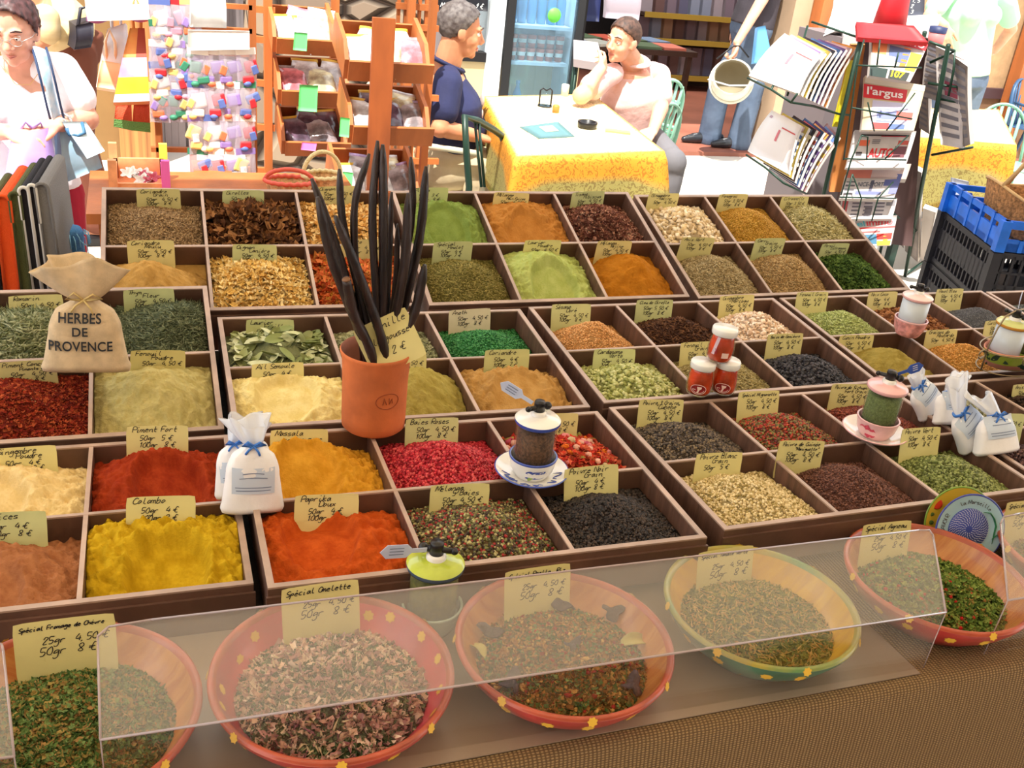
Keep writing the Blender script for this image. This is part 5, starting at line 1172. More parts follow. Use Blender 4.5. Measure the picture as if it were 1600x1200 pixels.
# front post (dark upper part) and posts
YR = 3.45
pA = ony(600, 28, YR); pA2 = Vector((pA.x, YR, 0))
b = MB(); bar(b, (pA.x + .0, YR, 0), (pA.x, YR, pA.z), .075, .02); b.build('front_post', mat('post_wood', (178, 96, 48), .5, col2=(120, 62, 34), vscale=3, stretch=(2, 2, .6)), rk)
for px_, top, Y in ((418, -60, 4.1), (680, -40, 3.75), (525, -60, 4.2), (645, -30, 4.15)):
    t_ = ony(px_, top, Y); rbar('post', (t_.x, Y, 0), (t_.x, Y, t_.z), .030 if px_ != 680 else .026, .03)
for y0 in (10, 57, 125, 194, 262):
    a = ony(388, y0 + 3, 4.12); c = ony(430, y0, 4.1); rbar('rung', (a.x, a.y, a.z), (c.x, c.y, a.z), .024, .02)
def rack_tray(x0px, x1px, ypx, Y, dep, h, side):
    """slanted tray: front board, side boards, bottom"""
    a = ony(x0px, ypx, Y); c = ony(x1px, ypx, Y); z = a.z; b = MB(); L = c.x - a.x
    M = T(a.x, Y, z) @ RX(rad(20))
    b.boxx(0, L, -.012, 0, -h, h * .1, 0, M); b.boxx(0, L, 0, dep, -h, -h + .01, 0, M); b.boxx(0, L, dep, dep + .01, -h, h * .3, 0, M)
    for x in (0, L - .014): b.poly([M @ Vector(q) for q in ((x, 0, -h), (x, dep, -h), (x, dep, h * .75), (x, dep * .25, h * .75), (x, 0, h * .1))], .014, 0)
    b.build('slanted_tray', M_OAK, rk); return M, L
TR = [rack_tray(432, 532, 60, 3.95, .22, .055, 0), rack_tray(440, 552, 142, 3.95, .22, .055, 0), rack_tray(446, 548, 222, 3.95, .22, .055, 0),
      rack_tray(545, 678, 96, 3.50, .24, .065, 0), rack_tray(552, 678, 198, 3.50, .24, .065, 0), rack_tray(532, 660, 300, 3.55, .24, .065, 0)]
# lattice side at the top right and lower right
b = MB()
for i in range(6):
    a = ony(624 + i * 11, -30, 4.2); z0 = .25; b.boxx(a.x - .006, a.x + .006, 4.18, 4.2, z0, a.z)
for yy in (8, 40, 150, 250):
    a = ony(618, yy, 4.19); c = ony(684, yy, 4.19); b.boxx(a.x, c.x, 4.17, 4.19, a.z - .012, a.z + .012)
b.build('lattice_side', M_OAK, rk)
# packets in the trays, price tags
M_PK = [mat('packet_film_%s' % n, c, .18, var=.25, vscale=24, coat=.6, bump=.5, bscale=40, dist=.004) for n, c in (('white', (236, 230, 228)), ('lilac', (176, 150, 190)), ('plum', (96, 76, 92)), ('rose', (214, 120, 130)), ('cream', (226, 206, 168)), ('grey', (150, 138, 140)))]
M_TAPE = mat('packet_header', (224, 176, 60), .4)
def packet_mesh(seed, m, hdr):
    t = thing('lavender_packet', 'x', 'packet'); b = MB(); rs = random.Random(seed); w_, l_, h_ = .112, .165, .028
    def f(u, v):
        a = 2 * PI * u; r = (1 - abs(2 * v - 1) ** 2.6); x = w_ / 2 * math.copysign(abs(math.cos(a)) ** .7, math.cos(a)) * (.86 + .14 * r); z = h_ * math.sin(a) * max(.04, r) * (1 + .3 * noise.noise(Vector((x * 50, v * 5, seed))))
        return (x, (v - .5) * l_, z + h_)
    b.grid(f, 28, 14, closed_u=True); b.build('pouch', m, t)
    q = MB(); q.grid(lambda u, v: (-.052 + .104 * u, l_ / 2 - .004 + .016 * v, h_ + .001 * math.sin(u * 9)), 6, 1); o = q.build('header_strip', hdr, t); o.modifiers.new('s', 'SOLIDIFY').thickness = .001
    return t
PKS = [packet_mesh(i, M_PK[i], M_TAPE if i in (0, 2) else M_PK[(i + 2) % 6]) for i in range(6)]
first = {}
TRN = ['upper left', 'middle left', 'lower left', 'upper right', 'middle right', 'bottom right']
CHOICE = [[0, 1, 0, 4], [3, 0, 4, 0], [2, 2, 5, 2], [0, 0, 4, 0, 3], [0, 2, 2, 4, 5], [0, 5, 0, 4, 5]]
CN = ['white', 'lilac', 'plum', 'rose', 'cream', 'grey']
for ti, (M, L) in enumerate(TR):
    n = len(CHOICE[ti])
    for k, ci in enumerate(CHOICE[ti]):
        rs = random.Random(ti * 10 + k)
        M2 = M @ T(.055 + (L - .11) * k / (n - 1), .085 + .05 * (k % 2), -.048 + .004 * (k % 2)) @ RZ(rs.uniform(-.35, .35)) @ RX(rad(24)) @ RY(rs.uniform(-.15, .15))
        pos = ['leftmost', 'second from the left', 'third from the left', 'fourth from the left', 'rightmost'][k if k < n - 1 else 4]
        lab = '%s film packet, %s in the %s tray of the wooden rack' % (CN[ci], pos, TRN[ti])
        if ci not in first: o = PKS[ci]; o.matrix_world = M2; o['label'] = lab; first[ci] = 1
        else: o = copy_tree(PKS[ci], M2, lab)
        o['group'] = 'film packets on the wooden rack'
M_NEON = mat('neon_green_paper', (110, 240, 130), .6); M_NPK = mat('neon_pink_paper', (245, 120, 190), .6)
for (x0_, y0_, x1_, y1_, Y, m, w_) in ((460, 50, 481, 80, 3.92, M_NEON, 'neon green price tag on the upper left tray of the rack'), (468, 132, 497, 175, 3.92, M_NEON, 'neon green price tag on the middle left tray of the rack'),
      (472, 222, 495, 236, 3.92, M_NPK, 'pink price tag on the lower left tray of the rack'), (532, 183, 547, 215, 3.47, M_NEON, 'neon green price tag at the end of the middle right tray'), (536, 268, 552, 292, 3.5, M_NEON, 'neon green price tag low on the rack, behind the pods')):
    S = Slab('price_tag', q4((x0_, y0_, Y), (x1_, y0_ + 2, Y), (x1_ - 2, y1_, Y - .01), (x0_ - 2, y1_ - 2, Y - .01)), .001, m); tag(S.o, w_, 'price tag')
# ------------------------------------------------------------------ packets on hooks: header cards and clear bags
M_BAGF = glass('clear_bag', (248, 246, 252), .12, haze=.26, hazecol=(232, 226, 238), fres=1.5)
TRK = [cm(196, 44, 54), cm(240, 236, 226), cm(92, 112, 178), cm(58, 134, 104), cm(228, 120, 80), cm(232, 200, 120), cm(150, 124, 190), cm(214, 150, 170)]
def hook_bag(ci):
    t = thing('hanging_packet', 'x', 'packet'); w_, h_ = .068, .115; b = MB()
    b.grid(lambda u, v: (w_ / 2 * math.cos(2 * PI * u), .012 * math.sin(2 * PI * u) * math.sin(PI * min(v * 1.1 + .02, 1)), -h_ * v), 20, 8, closed_u=True); b.build('clear_pouch', M_BAGF, t)
    MB().box((0, 0, .008), (w_, .003, .022)).build('header_card', TRK[(ci + 1) % 8] if ci % 3 else TRK[1], t)
    k = MB(); rs = random.Random(ci)
    k.box((rs.uniform(-.008, .008), 0, -.044), (rs.uniform(.026, .05), .014, rs.uniform(.03, .055)), bev=.006, M=RY(rs.uniform(-.5, .5))); k.box((rs.uniform(-.01, .01), -.002, -.085), (.04, .014, .026), bev=.006, M=RY(rs.uniform(-.2, .2))); k.build('trinket', TRK[ci], t)
    k = MB(); k.box((rs.uniform(-.015, .015), -.007, -.058), (.022, .008, .030), bev=.003, M=RY(rs.uniform(-.8, .8))); k.ball((rs.uniform(-.02, .02), -.004, -.098), (.014, .010, .010)); k.build('trinket', TRK[(ci * 3 + 2) % 8], t)
    return t
HB = [hook_bag(i) for i in range(8)]; used = set()
def hang(px_, py_, Y, ci, lab):
    p = ony(px_, py_, Y); M = T(p) @ RZ(random.uniform(-.25, .25)) @ RY(random.uniform(-.06, .06))
    if ci not in used: used.add(ci); o = HB[ci]; o.matrix_world = M; o['label'] = lab
    else: o = copy_tree(HB[ci], M, lab)
    o['group'] = 'clear packets hanging on the hook stand'
TN = ['red', 'white', 'blue', 'green', 'orange', 'yellow', 'lilac', 'pink']
hs = thing('hook_stand', 'wooden stand with hooks full of clear packets, left of the ladder', 'stand', (0, 0, 0)); YH = 3.75
rowsn = ['top', 'second', 'third', 'fourth', 'fifth', 'sixth']
for r in range(5):
    for c in range(3): hang(249 + c * 24, 6 + r * 33, 3.7, [1, 7, 4, 2, 1, 3, 0, 5, 6, 1, 2, 7, 4, 3, 1][(r * 3 + c) % 15], '%s trinket packet, %s row, %s column on the left of the hook stand' % (TN[[1, 7, 4, 2, 1, 3, 0, 5, 6, 1, 2, 7, 4, 3, 1][(r * 3 + c) % 15]], rowsn[r], ['first', 'second', 'third'][c]))
for r in range(4):
    for c in range(4):
        ci = [3, 6, 6, 0, 1, 0, 6, 2, 5, 1, 6, 0, 2, 0, 6, 5][(r * 4 + c) % 16]
        hang(309 + c * 25, 84 + r * 52, 3.62, ci, '%s trinket packet, %s row, %s column on the right of the hook stand' % (TN[ci], rowsn[r], ['first', 'second', 'third', 'fourth'][c]))
b = MB()
for px_ in (236, 292, 394): t_ = ony(px_, -30, YH); b.boxx(t_.x - .012, t_.x + .012, YH, YH + .03, 0, t_.z)
for yy in (2, 40, 78, 130, 182, 234): a, c = ony(236, yy, YH), ony(394, yy, YH); b.boxx(a.x, c.x, YH, YH + .02, a.z - .008, a.z + .008)
b.build('frame', M_OAK, hs)
Sh = Slab('header_board', q4((294, 47, 3.6), (390, 49, 3.6), (390, 77, 3.6), (294, 79, 3.6)), .01, mat('white_header', (240, 242, 236), .5), hs)
tag(Slab('white_bag', q4((298, -6, 3.66), (352, -6, 3.66), (354, 44, 3.66), (297, 42, 3.66)), .05, mat('white_bag_cloth', (240, 240, 238), .6, var=.03), None, .02).o, 'white cloth bag hanging at the top of the hook stand', 'bag')
st = thing('wooden_stool', 'small orange wooden stool under the hook stand', 'stool', (0, 0, 0))
a, c = ony(303, 272, 3.6), ony(362, 268, 3.6); MB().boxx(a.x, c.x, 3.45, 3.75, a.z - .02, a.z + .01).build('seat', M_OAK, st)
for x in (a.x + .02, c.x - .02):
    for y in (3.47, 3.73): MB().boxx(x - .018, x + .018, y - .018, y + .018, 0, a.z - .02).build('leg', M_OAK, st)
# hanging colourful bags and the red and green mitts
M_RAIN = [mat('tote_%s' % n, c, .6, col2=c2, vscale=9) for n, c, c2 in (('orange', (236, 120, 70), (244, 170, 90)), ('pink', (226, 120, 190), (244, 190, 220)), ('yellow', (244, 214, 40), (250, 170, 60)), ('white', (240, 238, 244), (206, 220, 240)), ('peach', (246, 196, 150), (240, 224, 200)))]
def tote(c, th, ms, label, bend=.02):
    S = Slab('hanging_tote', c, th, ms, None, bend); o = tag(S.o, label, 'bag', 'cloth bags hanging by the wooden door'); h = MB()
    a, b_ = S.P(.25, 0), S.P(.75, 0); m = (a + b_) / 2 + Vector((0, .0, .10)); h.tube([a, a.lerp(m, .6) - Vector((.01, 0, 0)), m, b_.lerp(m, .6) + Vector((.01, 0, 0)), b_], .006, 6); h.build('handle', ms[0], o); return S
tote(q4((168, 45, 3.9), (196, 36, 3.9), (206, 140, 3.85), (150, 136, 3.85)), .05, [M_RAIN[3], M_RAIN[3]], 'white cloth bag hanging at the left of the wooden door')
tote(q4((160, 92, 3.86), (188, 96, 3.86), (192, 142, 3.82), (151, 136, 3.82)), .04, [M_RAIN[4], M_RAIN[4]], 'peach coloured cloth bag behind the rainbow one')
S = tote(q4((203, 44, 3.8), (226, 44, 3.8), (234, 158, 3.7), (177, 160, 3.7)), .05, [M_RAIN[0], M_RAIN[0]], 'rainbow tote bag of orange, pink and yellow bands')
b = MB(); S.patch(b, 0, 1, .42, .68, 0); S.patch(b, 0, 1, .68, .9, 1); S.patch(b, 0, 1, .9, 1, 2); S.patch(b, .55, 1, .0, .42, 3); b.build('colour_bands', [M_RAIN[1], M_RAIN[2], M_RAIN[3], mat('tote_rust', (176, 70, 50), .6)], S.o)
for x, lab in ((193, 'left of the two red and green knitted mitts'), (221, 'right of the two red and green knitted mitts')):
    S = Slab('knitted_mitt', q4((x - 12, 162, 3.8), (x + 12, 162, 3.8), (x + 14, 204 + (x > 200) * 3, 3.78), (x - 15, 198 + (x > 200) * 6, 3.78)), .03, mat('mitt_red', (210, 84, 52), .8, bump=.5, bscale=200), None, .012)
    b = MB(); S.patch(b, -.02, 1.02, .66, 1.0, 0, .002); b.build('green_cuff', mat('mitt_green', (112, 164, 92), .85, bump=.5, bscale=200), S.o); tag(S.o, lab, 'mitt')
S = Slab('fringed_parasol', q4((132, -8, 4.0), (236, -14, 4.0), (232, 16, 3.7), (134, 18, 3.7)), .03, mat('parasol_white', (242, 240, 240), .6)); tag(S.o, 'white cloth canopy edge with red and blue fringe, top left', 'canopy')
b = MB(); b.grid(lambda u, v: S.P(u, 1 - .02) + Vector((0, 0, -.03 * v * (1 + .3 * math.sin(u * 9)))), 24, 2); b.build('fringe', mat('fringe_red', (196, 70, 80), .6, col2=(90, 110, 180), vscale=7), S.o)
# brown door boards behind the bags
dr = struct(MB().boxx(ony(186, 200, 6.25).x, ony(246, 200, 6.25).x, 6.2, 6.29, 0, 2.4).build('door_2', mat('door_boards', (176, 116, 66), .6, var=.2, vscale=5, stretch=(7, 1, .2))))
b = MB()
for px_ in (252, 262, 273, 284, 330, 350): a = ony(px_, 200, 6.55); b.boxx(a.x - .02, a.x + .02, 6.52, 6.62, 0, 2.6)
struct(b.build('trim_5', mat('shutter_strip', (150, 138, 140), .6)))
# baskets on the ground display
M_WICK = mat('wicker', (214, 170, 120), .8, bump=.7, bscale=160, var=.15, vscale=60)
def basket(p, rx, ry, h, label, m, mh, handle=True, hr=.11, rz=0, group=None):
    t = thing('wicker_basket', label, 'basket', M=T(p) @ RZ(rz)); b = MB(); D = Matrix.Diagonal((rx, ry, 1, 1))
    b.lathe([(0, 0), (.8, 0), (.9, h * .4), (1, h)], 40, 0, D); b.lathe([(1, h), (.96, h * 1.02), (.86, h * .4), (.76, .01), (0, .01)], 40, 0, D); b.build('basket_body', m, t)
    r = MB(); r.tube([(rx * math.cos(2 * PI * i / 40), ry * math.sin(2 * PI * i / 40), h + .002 * math.sin(i * 3)) for i in range(40)], .007, 6, closed=True); r.build('rim', mh, t)
    if handle:
        q = MB(); q.tube([(rx * .97 * math.cos(PI * i / 16), 0, h + hr * math.sin(PI * i / 16)) for i in range(17)], .007, 6); q.build('handle', mh, t)
    return t
tbp = thing('low_table', 'low wooden table carrying baskets behind the back row of trays', 'table', (0, 0, 0))
a = ony(165, 292, 3.15); c = ony(560, 292, 3.15); zt = a.z - .02
MB().boxx(a.x - .05, c.x, 2.95, 3.4, zt - .03, zt).build('table_top', M_OAK, tbp)
for x in (a.x, c.x - .06):
    for y in (2.99, 3.36): MB().boxx(x - .02, x + .02, y - .02, y + .02, 0, zt - .03).build('leg', M_OAK, tbp)
M_WPALE = mat('wicker_pale', (226, 204, 150), .8, bump=.6, bscale=150)
p = ony(503, 284, 3.2); basket((p.x, 3.2, zt), .065, .05, .05, 'pale wicker basket with round handle, left of the vanilla pods', M_WICK, M_WPALE, hr=.075, rz=.2)
p = ony(452, 286, 3.15); basket((p.x, 3.15, zt), .075, .05, .045, 'wicker basket with a red handle behind the cream flakes', M_WICK, mat('red_handle', (214, 90, 70), .6), hr=.035, rz=-.1)
pbk = thing('painted_crate', 'orange and pink painted crate of white flowers behind the left trays', 'crate', (0, 0, 0))
a, c = ony(178, 280, 3.2), ony(258, 280, 3.2)
Mq = T((a.x + c.x) / 2, 3.2, zt); M_CRO = mat('crate_orange', (236, 160, 110), .6, var=.1); M_CRP = mat('crate_pink', (240, 110, 190), .6)
wq = (c.x - a.x) / 2
for nm, args, m in (('board', (-wq, wq, -.10, -.09, 0, .045), M_CRO), ('board', (-wq, wq, .09, .10, 0, .07), M_CRO), ('board', (-wq, -wq + .01, -.1, .1, 0, .06), M_CRO), ('board', (wq - .01, wq, -.1, .1, 0, .06), M_CRP), ('bottom_board', (-wq, wq, -.1, .1, 0, .008), M_CRO)):
    MB().boxx(*args, 0, Mq).build(nm, m, pbk)
for sx, sy, m in ((-1, -1, M_CRO), (1, -1, M_CRP), (-1, 1, M_CRO), (1, 1, mat('crate_yellow', (240, 210, 80), .6))): MB().boxx(sx * wq - .012, sx * wq + .012, sy * .10 - .01, sy * .10 + .01, 0, .115, 0, Mq).build('corner_post', m, pbk)
rs = random.Random(8)
for i in range(9):
    b = MB(); s_ = rs.uniform(.016, .024); pz = (rs.uniform(-wq + .03, wq - .03), rs.uniform(-.06, .06), .028 + rs.uniform(0, .02))
    def f(u, v, s_=s_): a_ = 2 * PI * u; return (s_ * v * (1 + .3 * math.cos(5 * a_)) * math.cos(a_), s_ * v * (1 + .3 * math.cos(5 * a_)) * math.sin(a_), s_ * .7 * v * v)
    b.grid(f, 30, 4, closed_u=True); o = b.build('cloth_flower', cm(240, 236, 230) if i % 3 else cm(200, 90, 110)); o.matrix_world = Mq @ T(pz) @ RX(.5); o.modifiers.new('s', 'SOLIDIFY').thickness = .001
    tag(o, ('white cloth flower' if i % 3 else 'dark rose cloth flower') + ' lying in the painted crate', 'flower', 'cloth flowers in the painted crate')
# folded fabrics standing left of the stall
cr = thing('storage_crate', 'crate under the folded fabrics at the left edge', 'crate', (0, 0, 0))
MB().boxx(-.95, -.26, 1.98, 2.45, .80, .825).build('top_board', MC['raw_board'], cr); MB().boxx(-.93, -.28, 2.0, 2.43, 0, .80).build('box_body', MC['raw_board'], cr)
def folded(xt, yt, xb, yb, wpx, m, me_, label, Y=2.10, dep=.22):
    t = thing('folded_fabric', label, 'folded fabric', (0, 0, 0), group='folded fabrics at the left edge'); A = ony(xt, yt, Y); B_ = Vector((ony(xb, yb, Y).x, Y, .826)); wd = wpx * .0012
    ax = (A - B_); L = ax.length; ax.normalize(); sd = Vector((1, 0, 0)); sd = (sd - ax * sd.dot(ax)).normalized(); b = MB()
    prof = [(-wd / 2, 0), (-wd / 2, L - wd / 2)] + [(-wd / 2 * math.cos(PI * i / 8), L - wd / 2 + wd / 2 * math.sin(PI * i / 8)) for i in range(1, 8)] + [(wd / 2, L - wd / 2), (wd / 2, 0)]
    F = [B_ + sd * x + ax * z for x, z in prof]; Bk = [q + Vector((.02, dep, 0)) for q in F]; k = len(F)
    b.add(F + Bk, [tuple(range(k)), tuple(range(2 * k - 1, k - 1, -1))] + [(i + 1, i, k + i, k + i + 1) for i in range(k - 1)] + [(0, k - 1, 2 * k - 1, k)], 0, False)
    b.build('fabric_fold', m, t)
    e = MB(); e.tube([q + Vector((0, -.003, 0)) for q in F], .0035, 6); e.build('piping', me_, t)
M_FO = mat('fabric_orange', (238, 88, 30), .9, bump=.3, bscale=300); M_FOL = mat('fabric_olive', (84, 88, 50), .9, bump=.3, bscale=300); M_FB = mat('fabric_black', (34, 32, 40), .9); M_FG = mat('fabric_grey', (124, 122, 122), .9, bump=.3, bscale=300); M_FW = mat('fabric_white', (222, 220, 216), .8); M_FN = mat('fabric_navy', (60, 60, 84), .9)
folded(-22, 318, -6, 456, 16, M_FOL, M_FB, 'dark olive folded fabric at the very left edge')
folded(3, 305, 20, 456, 22, M_FO, M_FO, 'bright orange folded fabric standing upright')
folded(22, 300, 42, 456, 16, M_FOL, M_FOL, 'olive green folded fabric beside the orange one')
folded(36, 292, 60, 456, 14, M_FB, M_FW, 'black folded fabric with white piping')
folded(49, 288, 72, 456, 11, M_FB, M_FW, 'second black folded fabric, against the grey one')
folded(64, 286, 90, 456, 20, M_FG, M_FG, 'grey folded fabric with a rounded top')
bt = thing('fringed_towel', 'light blue fringed towel roll beside the grey folded fabric', 'towel', (0, 0, 0))
A = ony(106, 356, 2.28); b = MB(); b.lathe([(0, .826), (.030, .826), (.031, A.z - .01), (.026, A.z), (0, A.z)], 28, 0, T(A.x, 2.28, 0)); b.build('towel_roll', mat('towel_blue', (84, 160, 220), .9, col2=(60, 64, 96), vscale=9, bump=.4, bscale=200), bt)
b = MB(); rs = random.Random(6)
for i in range(26):
    a = 2 * PI * i / 26; z0 = rs.uniform(.88, A.z); x, y = A.x + .031 * math.cos(a), 2.28 + .031 * math.sin(a); b.tube([(x, y, z0), (x + .010 * math.cos(a), y + .01 * math.sin(a), z0 - .008), (x + .012 * math.cos(a), y + .012 * math.sin(a), z0 - .028)], .0012, 4)
b.build('fringe', mat('fringe_sky', (150, 206, 236), .8), bt)
# ------------------------------------------------------------------ fridge
fr_ = thing('drinks_fridge', 'glass-doored drinks fridge with a green round sticker', 'fridge', (0, 0, 0)); YF = 6.35
a, c = ony(781, 150, YF), ony(898, 150, YF); x0, x1 = a.x, c.x
M_FRK = mat('fridge_black', (40, 40, 42), .4); M_FRW = mat('fridge_white', (226, 232, 236), .4)
MB().boxx(x0, x1, YF + .06, YF + .60, 0, .28).boxx(x0, x1, YF + .58, YF + .62, .28, 1.95).boxx(x0, x0 + .03, YF + .06, YF + .6, .28, 1.95).boxx(x1 - .03, x1, YF + .06, YF + .6, .28, 1.95).boxx(x0, x1, YF + .06, YF + .6, 1.93, 2.05).build('cabinet', M_FRW, fr_)
dd = MB().boxx(x0, x0 + .055, YF, YF + .05, .25, 1.95).boxx(x1 - .05, x1, YF, YF + .05, .25, 1.95).boxx(x0, x1, YF, YF + .05, .2, .28).boxx(x0, x1, YF, YF + .05, 1.9, 1.97).build('door', M_FRK, fr_)
MB().boxx(x0 + .05, x1 - .05, YF + .02, YF + .025, .28, 1.9).build('door_glass', glass('fridge_glass', (225, 240, 248), .02, haze=.10, hazecol=(200, 225, 240), fres=1.5), dd)
MB().boxx(x0 - .05, x0 - .012, YF, YF + .05, .2, 1.97).build('side_strip', M_FRW, fr_)
for yy in (40, 97): z = ony(840, yy, YF + .1).z; MB().boxx(x0 + .05, x1 - .05, YF + .08, YF + .5, z - .02, z).build('shelf', M_FRW, fr_)
b = MB(); p = ony(866, 24, YF); b.lathe([(0, 0), (.045, 0), (.045, .002), (0, .002)], 32, 0, T(p.x, YF - .001, p.z) @ RX(PI / 2)); b.build('round_sticker', mat('sticker_green', (110, 224, 80), .5), fr_)
lt = bpy.data.lights.new('fridge_tube', 'AREA'); lt.energy = 9; lt.size = .4; lt.size_y = .05; lt.shape = 'RECTANGLE'; lt.color = (.85, .94, 1)
lo = bpy.data.objects.new('fridge_tube', lt); COL.objects.link(lo); lo.location = ((x0 + x1) / 2, YF + .3, 1.9); lo.parent = fr_
cup = MB(); cup.lathe([(0, 0), (.022, 0), (.030, .075), (.029, .078), (0, .078)], 20, 0); cm_ = cm(214, 110, 84)
z1 = ony(840, 97, YF + .1).z
k = 0; proto = None
for row in range(2):
    for i in range(6):
        M = T(x0 + .11 + i * .066, YF + .16, z1 + row * .082)
        if proto is None: t = thing('drinks_cup', 'red and white cup stacked on the middle shelf of the fridge', 'cup', M=M, group='cups on the fridge shelf'); cup.build('cup_body', cm_, t); MB().lathe([(.0265, .030), (.0290, .055)], 20).build('white_band', cm(236, 226, 214), t); proto = t
        else: copy_tree(proto, M)
bot = None; z2 = ony(840, 40, YF + .1).z
for i in range(6):
    M = T(x0 + .10 + i * .068, YF + .2, z2)
    if bot is None:
        t = thing('water_bottle', 'blue water bottle standing on the top shelf of the fridge', 'bottle', M=M, group='water bottles in the fridge'); MB().lathe([(0, 0), (.028, 0), (.030, .01), (.030, .14), (.012, .19), (.012, .21), (0, .21)], 20).build('bottle_body', mat('water_blue', (120, 170, 206), .2, coat=.5), t); MB().lathe([(0, .21), (.014, .21), (.014, .228), (0, .228)], 16).build('cap', cm(60, 110, 190), t); bot = t
    else: copy_tree(bot, M)
for i in range(2): copy_tree(bot, T(x0 + .10 + i * .09, YF + .2, .29), 'blue water bottle standing on the floor of the fridge')
# chalkboard behind the seated man
S = Slab('chalkboard', q4((684, -40, FY - .05), (764, -40, FY - .05), (762, 18, FY - .05), (684, 14, FY - .05)), .02, mat('board_black', (26, 26, 34), .6)); tag(S.o, 'black chalkboard with white writing above the seated man in blue', 'chalkboard')
b = MB(); rs = random.Random(1); pen_text(b, 'Menu du Jour 9 \u20ac', 0, 0, 1, 1.0, fn=lambda x, z: S.P(.05 + x / 78, .93 - z / 45, .003), rnd=rs); b.build('chalk_writing', cm(225, 225, 225), S.o)
b = MB(); 
# ------------------------------------------------------------------ cafe table under a yellow print cloth
def provencal(name='provencal_cloth'):
    m = mat(name, (226, 178, 60), .8); nt = m.node_tree; p = nt.nodes['Principled BSDF']; at = nt.nodes.new('ShaderNodeAttribute'); at.attribute_name = 'Col'
    tc = nt.nodes.new('ShaderNodeTexCoord'); v = nt.nodes.new('ShaderNodeTexVoronoi'); v.inputs['Scale'].default_value = 26; nt.links.new(tc.outputs['Object'], v.inputs['Vector'])
    n = nt.nodes.new('ShaderNodeTexNoise'); n.inputs['Scale'].default_value = 34; n.inputs['Distortion'].default_value = 3; nt.links.new(tc.outputs['Object'], n.inputs['Vector'])
    r = nt.nodes.new('ShaderNodeValToRGB'); r.color_ramp.elements[0].position = .42; r.color_ramp.elements[1].position = .47; r.color_ramp.elements[0].color = rgb(150, 104, 70); r.color_ramp.elements[1].color = (1, 1, 1, 1); nt.links.new(n.outputs['Fac'], r.inputs['Fac'])
    mx = nt.nodes.new('ShaderNodeMix'); mx.data_type = 'RGBA'; mx.blend_type = 'MULTIPLY'; mx.inputs[0].default_value = .55; nt.links.new(at.outputs['Color'], mx.inputs[6]); nt.links.new(r.outputs['Color'], mx.inputs[7]); nt.links.new(mx.outputs[2], p.inputs['Base Color']); return m
M_PROV = provencal(); M_DGRN = mat('dark_green_metal', (30, 58, 48), .4)
def cafe_table(corners, label, clab, drop=.26, seed=0):
    """corners: table top corners near-left, near-right, far-right, far-left at z .74"""
    c = [Vector((q.x, q.y, .74)) for q in corners]; cen = sum(c, Vector()) / 4
    t = thing('cafe_table', label, 'table', (cen.x, cen.y, 0)); I = T(-cen.x, -cen.y, 0)
    ins = [cen.lerp(q, .97) for q in c]; MB().poly([Vector((q.x, q.y, .733)) for q in ins], .02, n=(0, 0, 1)).build('table_top', M_DGRN, t, I)
    for q in c: p_ = cen.lerp(q, .86); b = MB(); b.boxx(p_.x - .02, p_.x + .02, p_.y - .02, p_.y + .02, 0, .713); b.build('leg', M_DGRN, t, I)
    # cloth
    N = 26; ring = []
    for i in range(4):
        a, b_ = c[i], c[(i + 1) % 4]
        for k in range(N): ring.append(a.lerp(b_, k / N))
    R_ = len(ring); V = [tuple(cen + Vector((0, 0, .0035)))]; C = [lin3((244, 228, 180))]; lv = [.25, .5, .75, .93, 1.0]  # top coloured paler than the sides to paint in the sun's glare
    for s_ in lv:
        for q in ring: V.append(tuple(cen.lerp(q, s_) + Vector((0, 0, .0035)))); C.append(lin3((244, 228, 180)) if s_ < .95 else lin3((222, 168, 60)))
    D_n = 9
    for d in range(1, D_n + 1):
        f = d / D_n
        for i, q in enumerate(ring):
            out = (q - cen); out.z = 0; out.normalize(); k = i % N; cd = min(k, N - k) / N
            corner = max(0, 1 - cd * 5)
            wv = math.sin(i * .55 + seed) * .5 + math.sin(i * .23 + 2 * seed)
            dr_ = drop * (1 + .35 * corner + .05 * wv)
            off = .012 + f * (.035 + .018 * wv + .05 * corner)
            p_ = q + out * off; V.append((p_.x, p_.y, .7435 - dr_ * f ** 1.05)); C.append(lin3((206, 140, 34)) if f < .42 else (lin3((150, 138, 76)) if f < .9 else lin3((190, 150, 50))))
    F = []
    for j in range(R_): F.append((0, 1 + j, 1 + (j + 1) % R_, 1 + (j + 1) % R_))
    rows = len(lv) + D_n
    for r in range(rows - 1):
        for j in range(R_): a0 = 1 + r * R_ + j; a1 = 1 + r * R_ + (j + 1) % R_; F.append((a0, a0 + R_, a1 + R_, a1))
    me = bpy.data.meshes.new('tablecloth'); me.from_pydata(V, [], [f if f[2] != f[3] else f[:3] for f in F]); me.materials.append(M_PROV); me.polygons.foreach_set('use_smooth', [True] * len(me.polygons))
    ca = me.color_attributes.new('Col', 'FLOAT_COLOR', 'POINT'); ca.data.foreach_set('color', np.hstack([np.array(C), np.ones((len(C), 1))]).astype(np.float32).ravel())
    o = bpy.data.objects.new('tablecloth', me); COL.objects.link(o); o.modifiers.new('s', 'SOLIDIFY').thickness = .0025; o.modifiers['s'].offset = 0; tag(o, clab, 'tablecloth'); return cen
tc1 = [onz(806, 247, .74), onz(1040, 236, .74), onz(1000, 172, .74), onz(758, 152, .74)]
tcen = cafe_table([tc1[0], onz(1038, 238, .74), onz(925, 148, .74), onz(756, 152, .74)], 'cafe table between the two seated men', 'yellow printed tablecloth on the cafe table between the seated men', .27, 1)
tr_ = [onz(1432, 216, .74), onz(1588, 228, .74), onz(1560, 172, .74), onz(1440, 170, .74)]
cafe_table(tr_, 'cafe table behind the newspaper rack', 'yellow printed tablecloth on the table behind the newspaper rack', .36, 4)
